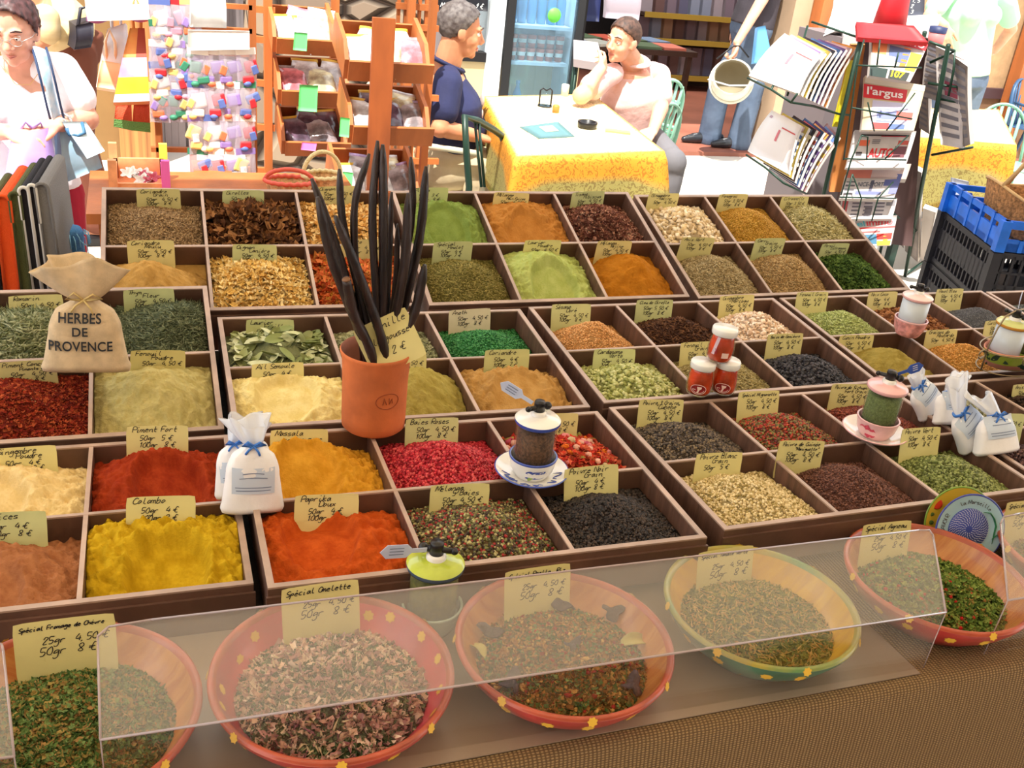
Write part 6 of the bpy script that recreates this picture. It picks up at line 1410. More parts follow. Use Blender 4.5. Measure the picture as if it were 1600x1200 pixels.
# things on the cafe table
TZ = .7445
p = onz(852, 158, .77); tcy = thing('condiment_holder', 'wire holder with black handles and glass cruets on the cafe table', 'condiment holder', (p.x, p.y, TZ))
b = MB(); b.cyl(.035, 0, .006, 20); b.tube([(-.03, 0, .006), (-.03, 0, .075), (-.018, 0, .085), (0, 0, .075), (.018, 0, .085), (.03, 0, .075), (.03, 0, .006)], .004, 6); b.build('holder_frame', M_BLK, tcy)
MB().lathe([(0, .006), (.014, .006), (.014, .05), (.008, .06), (0, .06)], 16).build('cruet', M_CLG, tcy)
p = onz(868, 176, TZ); tag(MB().lathe([(0, 0), (.016, 0), (.017, .03), (.012, .036), (0, .036)], 16).build('mustard_pot', cm(214, 130, 60), M=T(p.x, p.y, TZ)), 'small orange mustard pot on the cafe table', 'pot')
p = onz(882, 150, TZ); tag(MB().lathe([(0, 0), (.018, 0), (.02, .055), (.017, .058), (.015, .01), (0, .01)], 16).build('paper_cup', cm(236, 226, 200), M=T(p.x, p.y, TZ)), 'pale cup standing by the seated man\'s elbow', 'cup')
p = onz(917, 200, TZ); b = MB(); b.lathe([(0, 0), (.042, 0), (.045, .028), (.043, .030), (.036, .028), (.034, .008), (0, .008)], 28); tag(b.build('ashtray', M_BLK, M=T(p.x, p.y, TZ)), 'round black ashtray on the cafe table', 'ashtray')
p = onz(965, 207, TZ); ct = tag(MB().box((0, 0, .004), (.11, .05, .008)).build('sunglasses_case', cm(226, 190, 110), M=T(p.x, p.y, TZ) @ RZ(-.4)), 'tan case lying near the right corner of the cafe table', 'case')
S = Slab('menu_card', [onz(812, 198, TZ + .004), onz(872, 190, TZ + .004), onz(898, 213, TZ + .004), onz(842, 216, TZ + .004)], .003, mat('menu_teal', (90, 128, 130), .4)); tag(S.o, 'dark teal magazine lying flat on the cafe table', 'magazine')
b = MB(); S.patch(b, .4, .75, .2, .6, 0); b.build('cover_picture', cm(220, 210, 160), S.o)
# ------------------------------------------------------------------ chairs
def plastic_chair(M, label, m, slats=6, group=None, metal=False):
    t = thing('garden_chair', label, 'chair', M=M, group=group)           # faces +y, seat .44
    b = MB(); b.grid(lambda u, v: ((u - .5) * .42, (v - .5) * .42, .44 - .012 * math.sin(PI * u) * math.sin(PI * v)), 8, 8); o = b.build('seat', m, t); o.modifiers.new('s', 'SOLIDIFY').thickness = .012
    for sx in (-1, 1):
        b = MB(); b.tube([(sx * .19, .18, .44), (sx * .205, .21, .22), (sx * .215, .23, 0)], [.018, .016, .014], 8); b.build('leg', m, t)
        b = MB(); b.tube([(sx * .19, -.18, .44), (sx * .20, -.22, .2), (sx * .21, -.26, 0)], [.018, .016, .014], 8); b.build('leg', m, t)
        b = MB(); b.tube([(sx * .21, .17, .44), (sx * .24, .16, .55), (sx * .25, .12, .63), (sx * .25, -.05, .65), (sx * .22, -.20, .66)], .014, 8); b.build('armrest', m, t)
    k = MB(); arch = []
    for i in range(17):
        a = PI * i / 16; arch.append((-.21 * math.cos(a), -.20 - .10 * (math.sin(a) ** .6), .44 + .42 * math.sin(a) ** .55))
    k.tube(arch, [(.020, .012)] * 17, 8, up=(0, 1, 0)); k.build('back_frame', m, t)
    for i in range(slats):
        x = -.13 + .26 * i / (slats - 1); zt_ = .44 + .42 * (1 - (x / .21) ** 2) ** .28; k = MB(); k.tube([(x * .75, -.20, .44), (x, -.27, .62), (x * 1.05, -.295, zt_)], [(.008, .014)] * 3, 6); k.build('back_slat', m, t)
    return t
M_MINT = mat('mint_plastic', (134, 184, 160), .35, coat=.2)
ch1 = onz(1030, 178, .70); 
def chair_at(px_, py_, deg, z=.70):
    p_ = onz(px_, py_, z); q_ = Matrix.Rotation(rad(deg), 3, 'Z') @ Vector((0, -.25, 0)); return T(p_.x - q_.x, p_.y - q_.y, 0) @ RZ(rad(deg)) @ Matrix.Scale(.82, 4)
plastic_chair(chair_at(1046, 163, 22), 'mint green plastic chair that the man in pink sits on', M_MINT)
plastic_chair(chair_at(1048, 126, 12), 'mint green plastic chair behind the man in pink', M_MINT)
plastic_chair(chair_at(1572, 164, 150), 'mint green plastic chair at the right-hand table', M_MINT)
plastic_chair(chair_at(1596, 124, 200), 'dark blue chair behind the mint one at the right edge', mat('blue_chair', (50, 84, 120), .4))
# dark green metal chair in front of the man in blue
mc = onz(760, 225, .66); tmc = thing('metal_chair', 'dark green metal chair with slanting back, in front of the man in blue', 'chair', (0, 0, 0)); YC = 3.75
P = lambda x, y, Y: ony(x, y, Y)
b = MB(); b.tube([Vector((P(733, 292, 3.7).x, 3.7, .0)), P(733, 292, 3.7), P(729, 240, 3.7), P(726, 182, 3.72), P(745, 188, 3.8), P(772, 203, 3.9), P(784, 212, 3.98), P(790, 230, 4.0), P(794, 290, 4.0), Vector((P(794, 290, 4.0).x, 4.0, .0))], .014, 8); b.build('back_frame', M_DGRN, tmc)
for x0_, x1_ in ((742, 752), (748, 757)):
    b = MB(); b.tube([P(x0_, 190, 3.80), P(x1_, 292, 3.80)], .006, 6); b.build('back_bar', M_DGRN, tmc)
sx_ = P(745, 292, 3.8).x; b = MB(); b.boxx(sx_ - .03, sx_ + .22, 3.72, 4.08, .43, .45); b.build('seat', mat('teal_seat', (90, 150, 140), .5), tmc)
for x, y in ((sx_, 3.72), (sx_ + .2, 4.05)): MB().cyl(.011, 0, .44, 10, 0, T(x, y, 0)).build('leg', M_DGRN, tmc)
# ------------------------------------------------------------------ people: one fused skin per body, clothes and hair as children
def skin_mat(name, c):
    m = mat(name, c, .5, var=.05, vscale=14, spec=.35); m.node_tree.nodes['Principled BSDF'].inputs['Subsurface Weight'].default_value = .08; return m
M_SK1 = skin_mat('skin_rosy', (222, 164, 140)); M_SK2 = skin_mat('skin_tanned', (206, 140, 104)); M_SK3 = skin_mat('skin_light', (230, 172, 142))
M_EYEW = mat('eye_white', (236, 232, 226), .2); M_IRIS = mat('eye_iris', (54, 38, 30), .2); M_LIP = mat('lip', (206, 132, 118), .45)
def fuse(mb, name, m, parent, I, voxel=.005, smooth=4):
    o = mb.build(name, m, None)
    r = o.modifiers.new('r', 'REMESH'); r.mode = 'VOXEL'; r.voxel_size = voxel; r.use_smooth_shade = True
    s = o.modifiers.new('s', 'SMOOTH'); s.iterations = smooth; s.factor = .5
    dg = bpy.context.evaluated_depsgraph_get(); me = bpy.data.meshes.new_from_object(o.evaluated_get(dg)); bpy.data.objects.remove(o)
    me.name = name; me.transform(I); me.materials.clear(); me.materials.append(m)
    me.polygons.foreach_set('use_smooth', [True] * len(me.polygons))
    o = bpy.data.objects.new(name, me); COL.objects.link(o); o.parent = parent; return o
def limb(b, pts, rad_, up=None, seg=14):
    P = [Vector(p) for p in pts]; Q = []; R_ = []
    for i in range(len(P) - 1):
        for k in range(4):
            t = k / 4; Q.append(P[i].lerp(P[i + 1], t)); a, c = rad_[i], rad_[i + 1]; f = lambda x, y: x + (y - x) * t
            R_.append((f(a[0], c[0]), f(a[1], c[1])) if hasattr(a, '__len__') else f(a, c))
    Q.append(P[-1]); R_.append(rad_[-1]); b.tube(Q, R_, seg, 0, up=up)
    for p, r in zip(P, rad_):
        if not hasattr(r, '__len__'): b.ball(p, r * 1.0)
def frame(f, u):
    f = Vector(f).normalized(); u = Vector(u); u = (u - f * u.dot(f)).normalized(); s_ = f.cross(u); return Matrix((s_, f, u)).transposed()   # columns: side(right), forward, up
def head(b, c, f, u, s=1.0):
    R = frame(f, u) * s; c = Vector(c); L = lambda x, y, z: c + R @ Vector((x, y, z))
    B = lambda x, y, z, rx, ry, rz: b.ball(L(x, y, z), (rx, ry, rz), R=R, seg=24, rings=16)
    B(0, -.012, .025, .074, .093, .084); B(0, .028, -.025, .061, .066, .080); B(0, .032, -.072, .050, .056, .044); B(0, .072, -.094, .022, .020, .020)
    for sx in (-1, 1):
        B(sx * .036, .058, -.035, .024, .024, .026); B(sx * .077, -.006, -.012, .009, .020, .031); B(sx * .072, .0, -.030, .010, .014, .016)
        b.tube([L(sx * .012, .084, .020), L(sx * .032, .084, .024), L(sx * .050, .070, .018)], [.008 * s, .010 * s, .007 * s], 10)
        B(sx * .012, .098, -.038, .009, .011, .008)
    b.tube([L(0, .084, .014), L(0, .097, -.008), L(0, .111, -.030), L(0, .100, -.042)], [.009 * s, .010 * s, .0125 * s, .010 * s], 12)
    b.tube([L(-.020, .078, -.064), L(0, .090, -.060), L(.020, .078, -.064)], [.004 * s, .0065 * s, .004 * s], 8); b.tube([L(-.018, .078, -.070), L(0, .088, -.072), L(.018, .078, -.070)], [.004 * s, .0068 * s, .004 * s], 8)
    return L, R
def face_parts(L, R, t, I, s, hair_m, brow=True, closed=False):
    for sx in (-1, 1):
        e = MB(); e.ball(L(sx * .031, .0755, .000), .0118 * s, 0, seg=16, rings=12); e.ball(L(sx * .031, .0822, -.001), (.0056 * s, .0058 * s, .0056 * s), 1, seg=12, rings=8, R=R.normalized() if hasattr(R, 'normalized') else None)
        e.build('eye', [M_EYEW, M_IRIS], t, I)
        k = MB(); k.tube([L(sx * .016, .0955, .026), L(sx * .034, .093, .032), L(sx * .052, .078, .024)], [.0022 * s, .0034 * s, .0018 * s], 6); k.build('eyebrow', hair_m, t, I)
        k = MB(); k.tube([L(sx * .019, .0850, .005), L(sx * .031, .0885, .0105), L(sx * .043, .0820, .005)], [.0018 * s, .003 * s, .0018 * s], 6); k.build('eyelid', SKN[0], t, I)
    k = MB(); k.tube([L(-.019, .0835, -.0665), L(-.006, .0955, -.0625), L(0, .0965, -.0640), L(.006, .0955, -.0625), L(.019, .0835, -.0665)], [.0012 * s, .0032 * s, .003 * s, .0032 * s, .0012 * s], 8); k.tube([L(-.017, .084, -.0685), L(0, .0955, -.0725), L(.017, .084, -.0685)], [.001 * s, .0042 * s, .001 * s], 8)
    k.build('lips', M_LIP, t, I)
SKN = [M_SK1]
def hair(L, R, t, I, m, style, seed=0):
    bm = bmesh.new(); bmesh.ops.create_icosphere(bm, subdivisions=5, radius=1)
    kill = []
    for v in bm.verts:
        d = v.co.copy(); x, y, z = d.x * .080, -.012 + d.y * .100, .028 + d.z * .092
        yd = d.y
        if style == 'short': zt = -.058 if yd < -.45 else (-.058 + (yd + .45) / .55 * .055 if yd < .1 else (-.003 + (yd - .1) / .75 * .095))
        elif style == 'crop': zt = -.052 if yd < -.45 else (-.052 + (yd + .45) / .6 * .062 if yd < .15 else (.010 + (yd - .15) / .55 * .055))
        else: zt = -.085 if yd < -.2 else (-.075 + (yd + .2) / .5 * .075 if yd < .3 else (.0 + (yd - .3) / .5 * .095))
        th = {'short': .004, 'crop': .002, 'full': .007}[style]; n = noise.noise(Vector((x * 60 + seed, y * 60, z * 60))) * th * .9 + noise.noise(Vector((x * 200, y * 200, z * 40 + seed))) * .0015
        q = Vector((x, y, z)) + d * (th + n)
        if style == 'full' and z < 0: q.z = z * 1.25; q.x *= 1.04
        if z + noise.noise(Vector((x * 90, y * 90, seed))) * .006 < zt: kill.append(v)
        v.co = L(*q)
    bmesh.ops.delete(bm, geom=kill, context='VERTS'); me = bpy.data.meshes.new('hair'); bm.to_mesh(me); bm.free(); me.transform(I); me.materials.append(m); me.polygons.foreach_set('use_smooth', [True] * len(me.polygons))
    o = bpy.data.objects.new('hair', me); COL.objects.link(o); o.parent = t; sm = o.modifiers.new('s', 'SOLIDIFY'); sm.thickness = .008; sm.offset = -1; return o
def hand(b, w_, d, n, th, s=1.0, curl=.35, spread=.06, curls=None):
    """w_ wrist, d towards the fingers, n palm normal (palm side), th towards the thumb"""
    w_ = Vector(w_); d = Vector(d).normalized(); n = Vector(n); n = (n - d * n.dot(d)).normalized(); sd = d.cross(n); sd = sd if sd.dot(Vector(th)) > 0 else -sd
    k = w_ + d * .086 * s
    for q in (-.9, -.3, .3, .9):
        b.tube([w_ + sd * q * .018 * s, w_ + d * .045 * s + sd * q * .026 * s, k + sd * q * .030 * s], [.013 * s, .014 * s, .0110 * s], 10)
    curls = curls or [curl] * 4
    for i, (off, L_) in enumerate(((.031, .92), (.0105, 1.0), (-.0105, .95), (-.031, .78))):
        p = k + sd * off * s; dd = (d + sd * spread * (1.5 - i)).normalized(); P = [p]; a = 0
        for j, seg in enumerate((.044, .027, .021)):
            a += curls[i] * (1.0 if j else .8); v = dd * math.cos(a) + n * math.sin(a); p = p + v * seg * L_ * s; P.append(p)
        b.tube(P, [.0088 * s, .0082 * s, .0074 * s, .0060 * s], 10); b.ball(P[-1], .0060 * s)
        for q in P[1:3]: b.ball(q, .0081 * s)
    p0 = w_ + d * .022 * s + sd * .020 * s; v1 = (d * .72 + sd * .62 + n * .25).normalized(); p1 = p0 + v1 * .042 * s; v2 = (d * .86 + sd * .30 + n * .42).normalized(); p2 = p1 + v2 * .032 * s; p3 = p2 + (v2 + n * .25).normalized() * .024 * s
    b.tube([p0, p1, p2, p3], [.0150 * s, .0115 * s, .0095 * s, .0070 * s], 10); b.ball(p3, .0070 * s)
O = lambda x, y, Y: ony(x, y, Y)
# --- 1. the woman in white at the left
def woman_left():
    Y = 3.6; s = .84; base = Vector((O(30, 200, Y).x, Y, 0)); I = T(-base)
    t = thing('person', 'person in a white T-shirt with glasses, holding a purple bag, at the left edge', 'person', base); SKN[0] = M_SK1; s = .84
    hc = O(22, 44, Y - .04); nk = O(38, 108, Y + .03); ls = O(96, 112, Y + .02); rs_ = O(-42, 122, Y); ch = O(36, 165, Y + .02); wa = O(34, 245, Y + .02); hp = O(38, 285, Y + .03)
    le = O(136, 186, Y - .02); lw = O(92, 194, Y - .17); re = O(-52, 205, Y - .06); rw = O(8, 206, Y - .20)
    b = MB(); f = Vector((-.22, -1, -.30)); u = Vector((-.05, -.25, 1)); L, R = head(b, hc, f, u, s)
    limb(b, [nk, L(0, -.02, -.06)], [.052, .046]); limb(b, [hp, wa, ch, nk - Vector((0, 0, .02))], [(.150, .105), (.135, .095), (.150, .105), (.085, .065)], up=(1, 0, 0), seg=24)
    limb(b, [ls, le, lw], [.046, .038, .025]); limb(b, [rs_, re, rw], [.046, .038, .025]); b.ball(nk, (.12, .06, .045))
    hand(b, lw, O(66, 196, Y - .20) - lw, (.1, .3, -1), (-.2, -1, .3), .92, curls=[.75, .8, .85, .9]); hand(b, rw, O(34, 204, Y - .22) - rw, (0, .3, -1), (0, -1, .2), .92, curls=[.7, .8, .85, .9])
    kn = [Vector((hp.x - .09, Y, .36)), Vector((hp.x + .10, Y - .02, .36))]
    for k, sx in zip(kn, (-1, 1)):
        limb(b, [hp + Vector((sx * .085, 0, -.02)), k, Vector((k.x, k.y + .02, .07))], [.088, .056, .036]); limb(b, [Vector((k.x, k.y + .03, .045)), Vector((k.x + sx * .01, k.y - .12, .03))], [.036, .028])
    fuse(b, 'body', M_SK1, t, I, .0045, 3)
    M_HB = mat('hair_dark_auburn', (72, 44, 44), .5, var=.35, vscale=60, stretch=(1, 1, .2)); hair(L, R, t, I, M_HB, 'full', 2); face_parts(L, R, t, I, s, M_HB)
    g = MB()
    for sx in (-1, 1):
        g.tube([L(sx * .033 + .021 * math.cos(2 * PI * i / 24), .104, -.004 + .015 * math.sin(2 * PI * i / 24)) for i in range(24)], .0011, 6, closed=True)
        g.tube([L(sx * .054, .102, .0), L(sx * .078, .06, .002), L(sx * .080, -.005, .0)], .0011, 6)
    g.tube([L(-.012, .104, -.002), L(0, .107, .002), L(.012, .104, -.002)], .0011, 6); g.build('glasses', mat('silver_wire', (190, 180, 175), .3, metal=.8), t, I)
    M_T = mat('white_cotton', (240, 236, 242), .8, var=.02, bump=.25, bscale=14, dist=.02)
    c = MB(); limb(c, [wa - Vector((0, 0, .09)), wa, ch, nk - Vector((0, -.0, .10))], [(.176, .130), (.158, .120), (.172, .126), (.155, .095)], up=(1, 0, 0), seg=28)
    c.ball(ch + Vector((-.065, -.075, .0)), (.068, .06, .062)); c.ball(ch + Vector((.065, -.075, .0)), (.068, .06, .062))
    limb(c, [ls - Vector((.05, 0, .0)), ls, ls.lerp(le, .56)], [.062, .060, .064]); limb(c, [rs_ + Vector((.05, 0, 0)), rs_, rs_.lerp(re, .56)], [.062, .060, .064])
    fuse(c, 't_shirt', M_T, t, I, .006, 5)
    c = MB(); limb(c, [wa - Vector((0, 0, .05)), hp - Vector((0, 0, .04))], [(.152, .112), (.165, .125)], up=(1, 0, 0), seg=24)
    for k, sx in zip(kn, (-1, 1)): limb(c, [hp + Vector((sx * .085, 0, -.04)), k, Vector((k.x, k.y + .02, .12))], [.100, .078, .075])
    fuse(c, 'trousers', mat('crimson_trousers', (170, 24, 52), .8, bump=.3, bscale=20, dist=.01), t, I, .008, 3)
    sh = MB()
    for k in kn: sh.box((k.x, k.y - .05, .02), (.09, .26, .04), bev=.015)
    sh.build('shoes', M_BLK, t, I)
    w2 = MB(); wr = lw.lerp(le, .14); dr_ = (lw - le).normalized(); w2.tube([wr + Matrix.Rotation(2 * PI * i / 20, 3, dr_) @ (dr_.orthogonal().normalized() * .029) for i in range(20)], .005, 6, closed=True); w2.ball(wr + Vector((0, -.030, .01)), (.014, .006, .014)); w2.build('wristwatch', mat('watch_steel', (200, 200, 205), .25, metal=.8), t, I)
    n2 = MB(); n2.tube([nk + Vector((-.06, -.06, .02)), nk + Vector((-.02, -.095, -.03)), nk + Vector((.02, -.09, -.03)), nk + Vector((.06, -.055, .02))], .0012, 5); n2.build('necklace', mat('gold_chain', (220, 180, 120), .3, metal=.8), t, I)
    # shoulder bag and purple carrier
    M_HBG = mat('handbag_blue', (150, 186, 208), .45, var=.08, vscale=6); M_STP = mat('strap_blue', (150, 196, 226), .6, col2=(210, 226, 240), vscale=30)
    hb = thing('shoulder_bag', 'light blue shoulder bag hanging at the side of the person in white', 'handbag', (0, 0, 0)); Yb = Y - .16
    def pl(c4, th, m, nm, par, bend=0): return Slab(nm, q4(*c4), th, m, par, bend)
    pl([(92, 196, Yb), (132, 192, Yb + .02), (160, 262, Yb), (96, 288, Yb - .01)], .09, [M_HBG, mat('handbag_dark', (60, 80, 104), .5)], 'bag_body', hb, .02)
    pl([(96, 190, Yb - .03), (134, 190, Yb - .02), (164, 236, Yb - .03), (136, 248, Yb - .05)], .02, mat('handbag_flap', (196, 220, 230), .4), 'front_flap', hb, .01)
    q = MB(); q.tube([O(104, 200, Yb - .04), O(108, 210, Yb - .04), O(122, 212, Yb - .04), O(132, 208, Yb - .04), O(128, 192, Yb - .02)], .006, 6); q.build('carry_handle', mat('handbag_navy', (60, 110, 150), .5), hb)
    q = MB(); P_ = [O(62, 84, Y + .02), O(62, 76, Y - .10), O(66, 90, Y - .20), O(76, 130, Y - .20), O(84, 165, Y - .18), O(92, 196, Yb)]; q.tube(P_, [(.004, .020)] * 6, 8, up=(0, -1, 0)); q.build('shoulder_strap', M_STP, hb)
    for sx in (-1, 1):
        q = MB(); q.tube([p_ + Vector((sx * .019, -.003, sx * .004)) for p_ in P_], .0035, 6); q.build('strap_edge', mat('strap_navy', (40, 60, 96), .6), hb)
    pbg = thing('carrier_bag', 'purple carrier bag held in front by the person in white', 'bag', (0, 0, 0)); cb = MB(); A, B_, C_, D__ = q4((20, 200, Y - .22), (76, 198, Y - .22), (104, 330, Y - .24), (-6, 345, Y - .24))
    def g_(u, v):
        a = 2 * PI * u; L_, R_2 = A.lerp(D__, v), B_.lerp(C_, v); m = (L_ + R_2) / 2; hw = (R_2 - L_) / 2; fold = 1 + .05 * math.sin(a * 7 + 3 * v) * v
        return m + hw * math.cos(a) * fold + Vector((0, .075 * math.sin(a) * (.3 + .7 * math.sin(PI * min(v + .15, 1) * .8)) * fold, 0))
    cb.grid(g_, 56, 20, closed_u=True); cb.build('bag_body', mat('purple_film', (176, 150, 226), .35, var=.08, vscale=6, coat=.3, bump=.3, bscale=10, dist=.02), pbg)
    q = MB()
    for dx in (-.03, .03): q.tube([A.lerp(B_, .3 + dx * 4) + Vector((0, 0, -.01)), O(52 + dx * 400, 190, Y - .25), A.lerp(B_, .7 + dx * 4) + Vector((0, 0, -.01))], .006, 6)
    q.build('handle', MC['purple_film'], pbg)
woman_left()
# --- 2. the seated man in the navy polo shirt, in profile
def man_navy():
    Y = 4.45; base = Vector((O(690, 240, Y).x, Y, 0)); I = T(-base); s = .96; SKN[0] = M_SK2
    t = thing('person', 'person in a navy polo shirt and khaki shorts, seated in profile beside the cafe table', 'person', base)
    hc = O(720, 46, Y - .02); nk = O(698, 104, Y); shR = O(700, 132, Y - .17); shL = O(708, 128, Y + .17); ch = O(702, 160, Y); wa = O(702, 210, Y); hp = Vector((wa.x - .04, Y, .50))
    b = MB(); L, R = head(b, hc, (1, -.10, -.16), (.1, 0, 1), s)
    limb(b, [nk, L(0, -.02, -.055)], [.062, .056]); limb(b, [hp, wa, ch, nk - Vector((0, 0, .03))], [(.120, .165), (.125, .160), (.120, .180), (.07, .10)], up=(1, 0, 0), seg=24)
    eR = O(688, 200, Y - .24); wR = O(742, 212, Y - .20); eL = O(716, 196, Y + .24); wL = O(750, 205, Y + .12)
    limb(b, [shR, eR, wR], [.052, .043, .029]); limb(b, [shL, eL, wL], [.052, .043, .029]); hand(b, wR, (1, .2, -.25), (0, .1, -1), (0, 1, 0), 1.0, .35); hand(b, wL, (1, -.1, -.25), (0, .1, -1), (0, -1, 0), 1.0, .3)
    kR = O(782, 236, Y - .12); kR.z = .50; kL = Vector((kR.x + .02, Y + .16, .50))
    for k, sy in ((kR, -1), (kL, 1)):
        limb(b, [hp + Vector((0, sy * .10, .0)), k, Vector((k.x + .03, k.y, .09))], [.092, .060, .040]); limb(b, [Vector((k.x + .0, k.y, .05)), Vector((k.x + .15, k.y, .035))], [.040, .030])
    fuse(b, 'body', M_SK2, t, I, .005, 3)
    M_HG = mat('hair_grey', (110, 102, 98), .6, col2=(70, 60, 58), vscale=50); hair(L, R, t, I, M_HG, 'short', 5); face_parts(L, R, t, I, s, M_HG)
    M_NV = mat('navy_cotton', (38, 42, 78), .85, var=.08, vscale=6, bump=.3, bscale=12, dist=.02)
    c = MB(); limb(c, [wa - Vector((0, 0, .05)), wa, ch, nk - Vector((0, 0, .055))], [(.150, .185), (.150, .182), (.142, .198), (.085, .125)], up=(1, 0, 0), seg=28)
    limb(c, [shR.lerp(nk, .25), shR, shR.lerp(eR, .60)], [.062, .066, .068]); limb(c, [shL.lerp(nk, .25), shL, shL.lerp(eL, .6)], [.062, .066, .068]); c.ball(wa + Vector((.05, 0, .03)), (.12, .15, .12)); fuse(c, 'polo_shirt', M_NV, t, I, .007, 5)
    q = MB(); q.tube([nk + Vector((.068 * math.cos(a), .070 * math.sin(a), .012 - .026 * math.cos(a))) for a in [2 * PI * i / 22 for i in range(22)]], [(.010, .018)] * 22, 8, closed=True, up=(0, 0, 1)); q.build('collar', M_NV, t, I)
    q = MB(); p_ = ch + Vector((.126, -.085, .03)); q.ball(p_, (.010, .020, .032)); q.ball(p_ + Vector((.002, 0, -.06)), (.008, .014, .024)); q.build('chest_emblem', mat('emblem_pale', (190, 170, 160), .7), t, I)
    c = MB(); limb(c, [wa - Vector((0, 0, .08)), hp], [(.142, .178), (.150, .185)], up=(1, 0, 0), seg=24)
    for k, sy in ((kR, -1), (kL, 1)): limb(c, [hp + Vector((0, sy * .10, 0)), hp.lerp(k, .5) + Vector((0, sy * .05, .01)), k + Vector((.0, 0, .0))], [.118, .108, .092])
    fuse(c, 'khaki_shorts', mat('khaki_cotton', (198, 180, 146), .85, var=.06, vscale=8, bump=.4, bscale=12, dist=.02), t, I, .008, 4)
    q = MB(); pk_ = hp.lerp(kR, .55) + Vector((0, -.135, -.02)); q.box(pk_, (.15, .02, .12), bev=.008); q.build('cargo_pocket', MC['khaki_cotton'], t, I)
    q = MB()
    for k in (kR, kL): q.box((k.x + .07, k.y, .03), (.27, .10, .06), bev=.02)
    q.build('shoes', M_BLK, t, I)
    plastic_chair(T(hp.x - .02, Y, -.02) @ RZ(rad(-90)), 'pale plastic chair under the man in navy, mostly hidden by the rack', mat('cream_plastic', (206, 200, 176), .4))
man_navy()
# --- 3. the man in the pink shirt, chin on his hand
def man_pink():
    Y = 4.95; base = Vector((O(990, 190, Y).x, Y, 0)); I = T(-base); s = .92; SKN[0] = M_SK3
    t = thing('person', 'person in a pale pink shirt leaning on the cafe table, chin on hand', 'person', base)
    hc = O(974, 62, Y - .10); nk = O(990, 100, Y - .02); shR = O(944, 122, Y - .10); shL = O(1030, 118, Y + .05); ch = O(985, 150, Y); wa = O(990, 196, Y + .03); hp = Vector((wa.x, Y + .05, .50))
    b = MB(); f = Vector((-.90, -.42, -.10)); L, R = head(b, hc, f, (.05, -.05, 1), s)
    limb(b, [nk, L(0, -.02, -.055)], [.058, .052]); limb(b, [hp, wa, ch, nk - Vector((0, 0, .03))], [(.150, .110), (.150, .110), (.165, .115), (.08, .07)], up=(1, 0, 0), seg=24)
    eR = O(908, 150, Y - .35); eR.z = max(eR.z, .80); wR = O(938, 108, Y - .24); eL = O(1032, 170, Y - .10); wL = O(1020, 204, Y - .28)
    limb(b, [shR, eR, wR], [.050, .044, .028]); limb(b, [shL, eL, wL], [.050, .042, .028]); mo = L(.0, .095, -.085)
    hand(b, wR, mo - wR + Vector((.0, 0, .01)), (.2, .9, .2), (.2, 0, 1), .95, curls=[.55, .75, .8, .85]); hand(b, wL, O(1006, 214, Y - .40) - wL, (0, .2, -1), (-1, 0, .2), .95, .25)
    kk = [Vector((hp.x - .26, Y - .36, .50)), Vector((hp.x + .02, Y - .42, .50))]
    for k, dx in zip(kk, (-.09, .09)):
        limb(b, [hp + Vector((dx, 0, 0)), k, Vector((k.x, k.y + .03, .09))], [.09, .058, .040]); limb(b, [Vector((k.x, k.y, .05)), Vector((k.x - .03, k.y - .14, .035))], [.038, .030])
    fuse(b, 'body', M_SK3, t, I, .005, 3)
    M_HBn = mat('hair_brown', (74, 52, 42), .6, var=.3, vscale=50); hair(L, R, t, I, M_HBn, 'crop', 9); face_parts(L, R, t, I, s, M_HBn)
    M_PS = mat('pink_shirt', (232, 192, 184), .85, var=.04, vscale=8, bump=.35, bscale=10, dist=.03)
    c = MB(); limb(c, [wa - Vector((0, 0, .10)), wa, ch, nk - Vector((0, 0, .05))], [(.158, .125), (.155, .125), (.168, .128), (.09, .08)], up=(1, 0, 0), seg=28)
    limb(c, [shR.lerp(nk, .3), shR, shR.lerp(eR, .52)], [.056, .060, .066]); limb(c, [shL.lerp(nk, .3), shL, shL.lerp(eL, .62)], [.056, .062, .068]); fuse(c, 'shirt', M_PS, t, I, .007, 5)
    q = MB(); q.tube([nk + Vector((.072 * math.cos(a), .066 * math.sin(a), .02 - .02 * math.sin(-a))) for a in [2 * PI * i / 22 for i in range(22)]], [(.010, .022)] * 22, 8, closed=True, up=(0, 0, 1)); q.build('collar', M_PS, t, I)
    c = MB(); limb(c, [wa - Vector((0, 0, .06)), hp], [(.165, .125), (.170, .130)], up=(1, 0, 0), seg=24)
    for k, dx in zip(kk, (-.09, .09)): limb(c, [hp + Vector((dx, 0, 0)), k, Vector((k.x, k.y + .03, .12))], [.108, .076, .062])
    fuse(c, 'trousers', mat('grey_trousers', (110, 108, 112), .85), t, I, .008, 3)
    q = MB()
    for k in kk: q.box((k.x - .01, k.y - .06, .03), (.10, .27, .06), bev=.02)
    q.build('shoes', M_BLK, t, I)
man_pink()
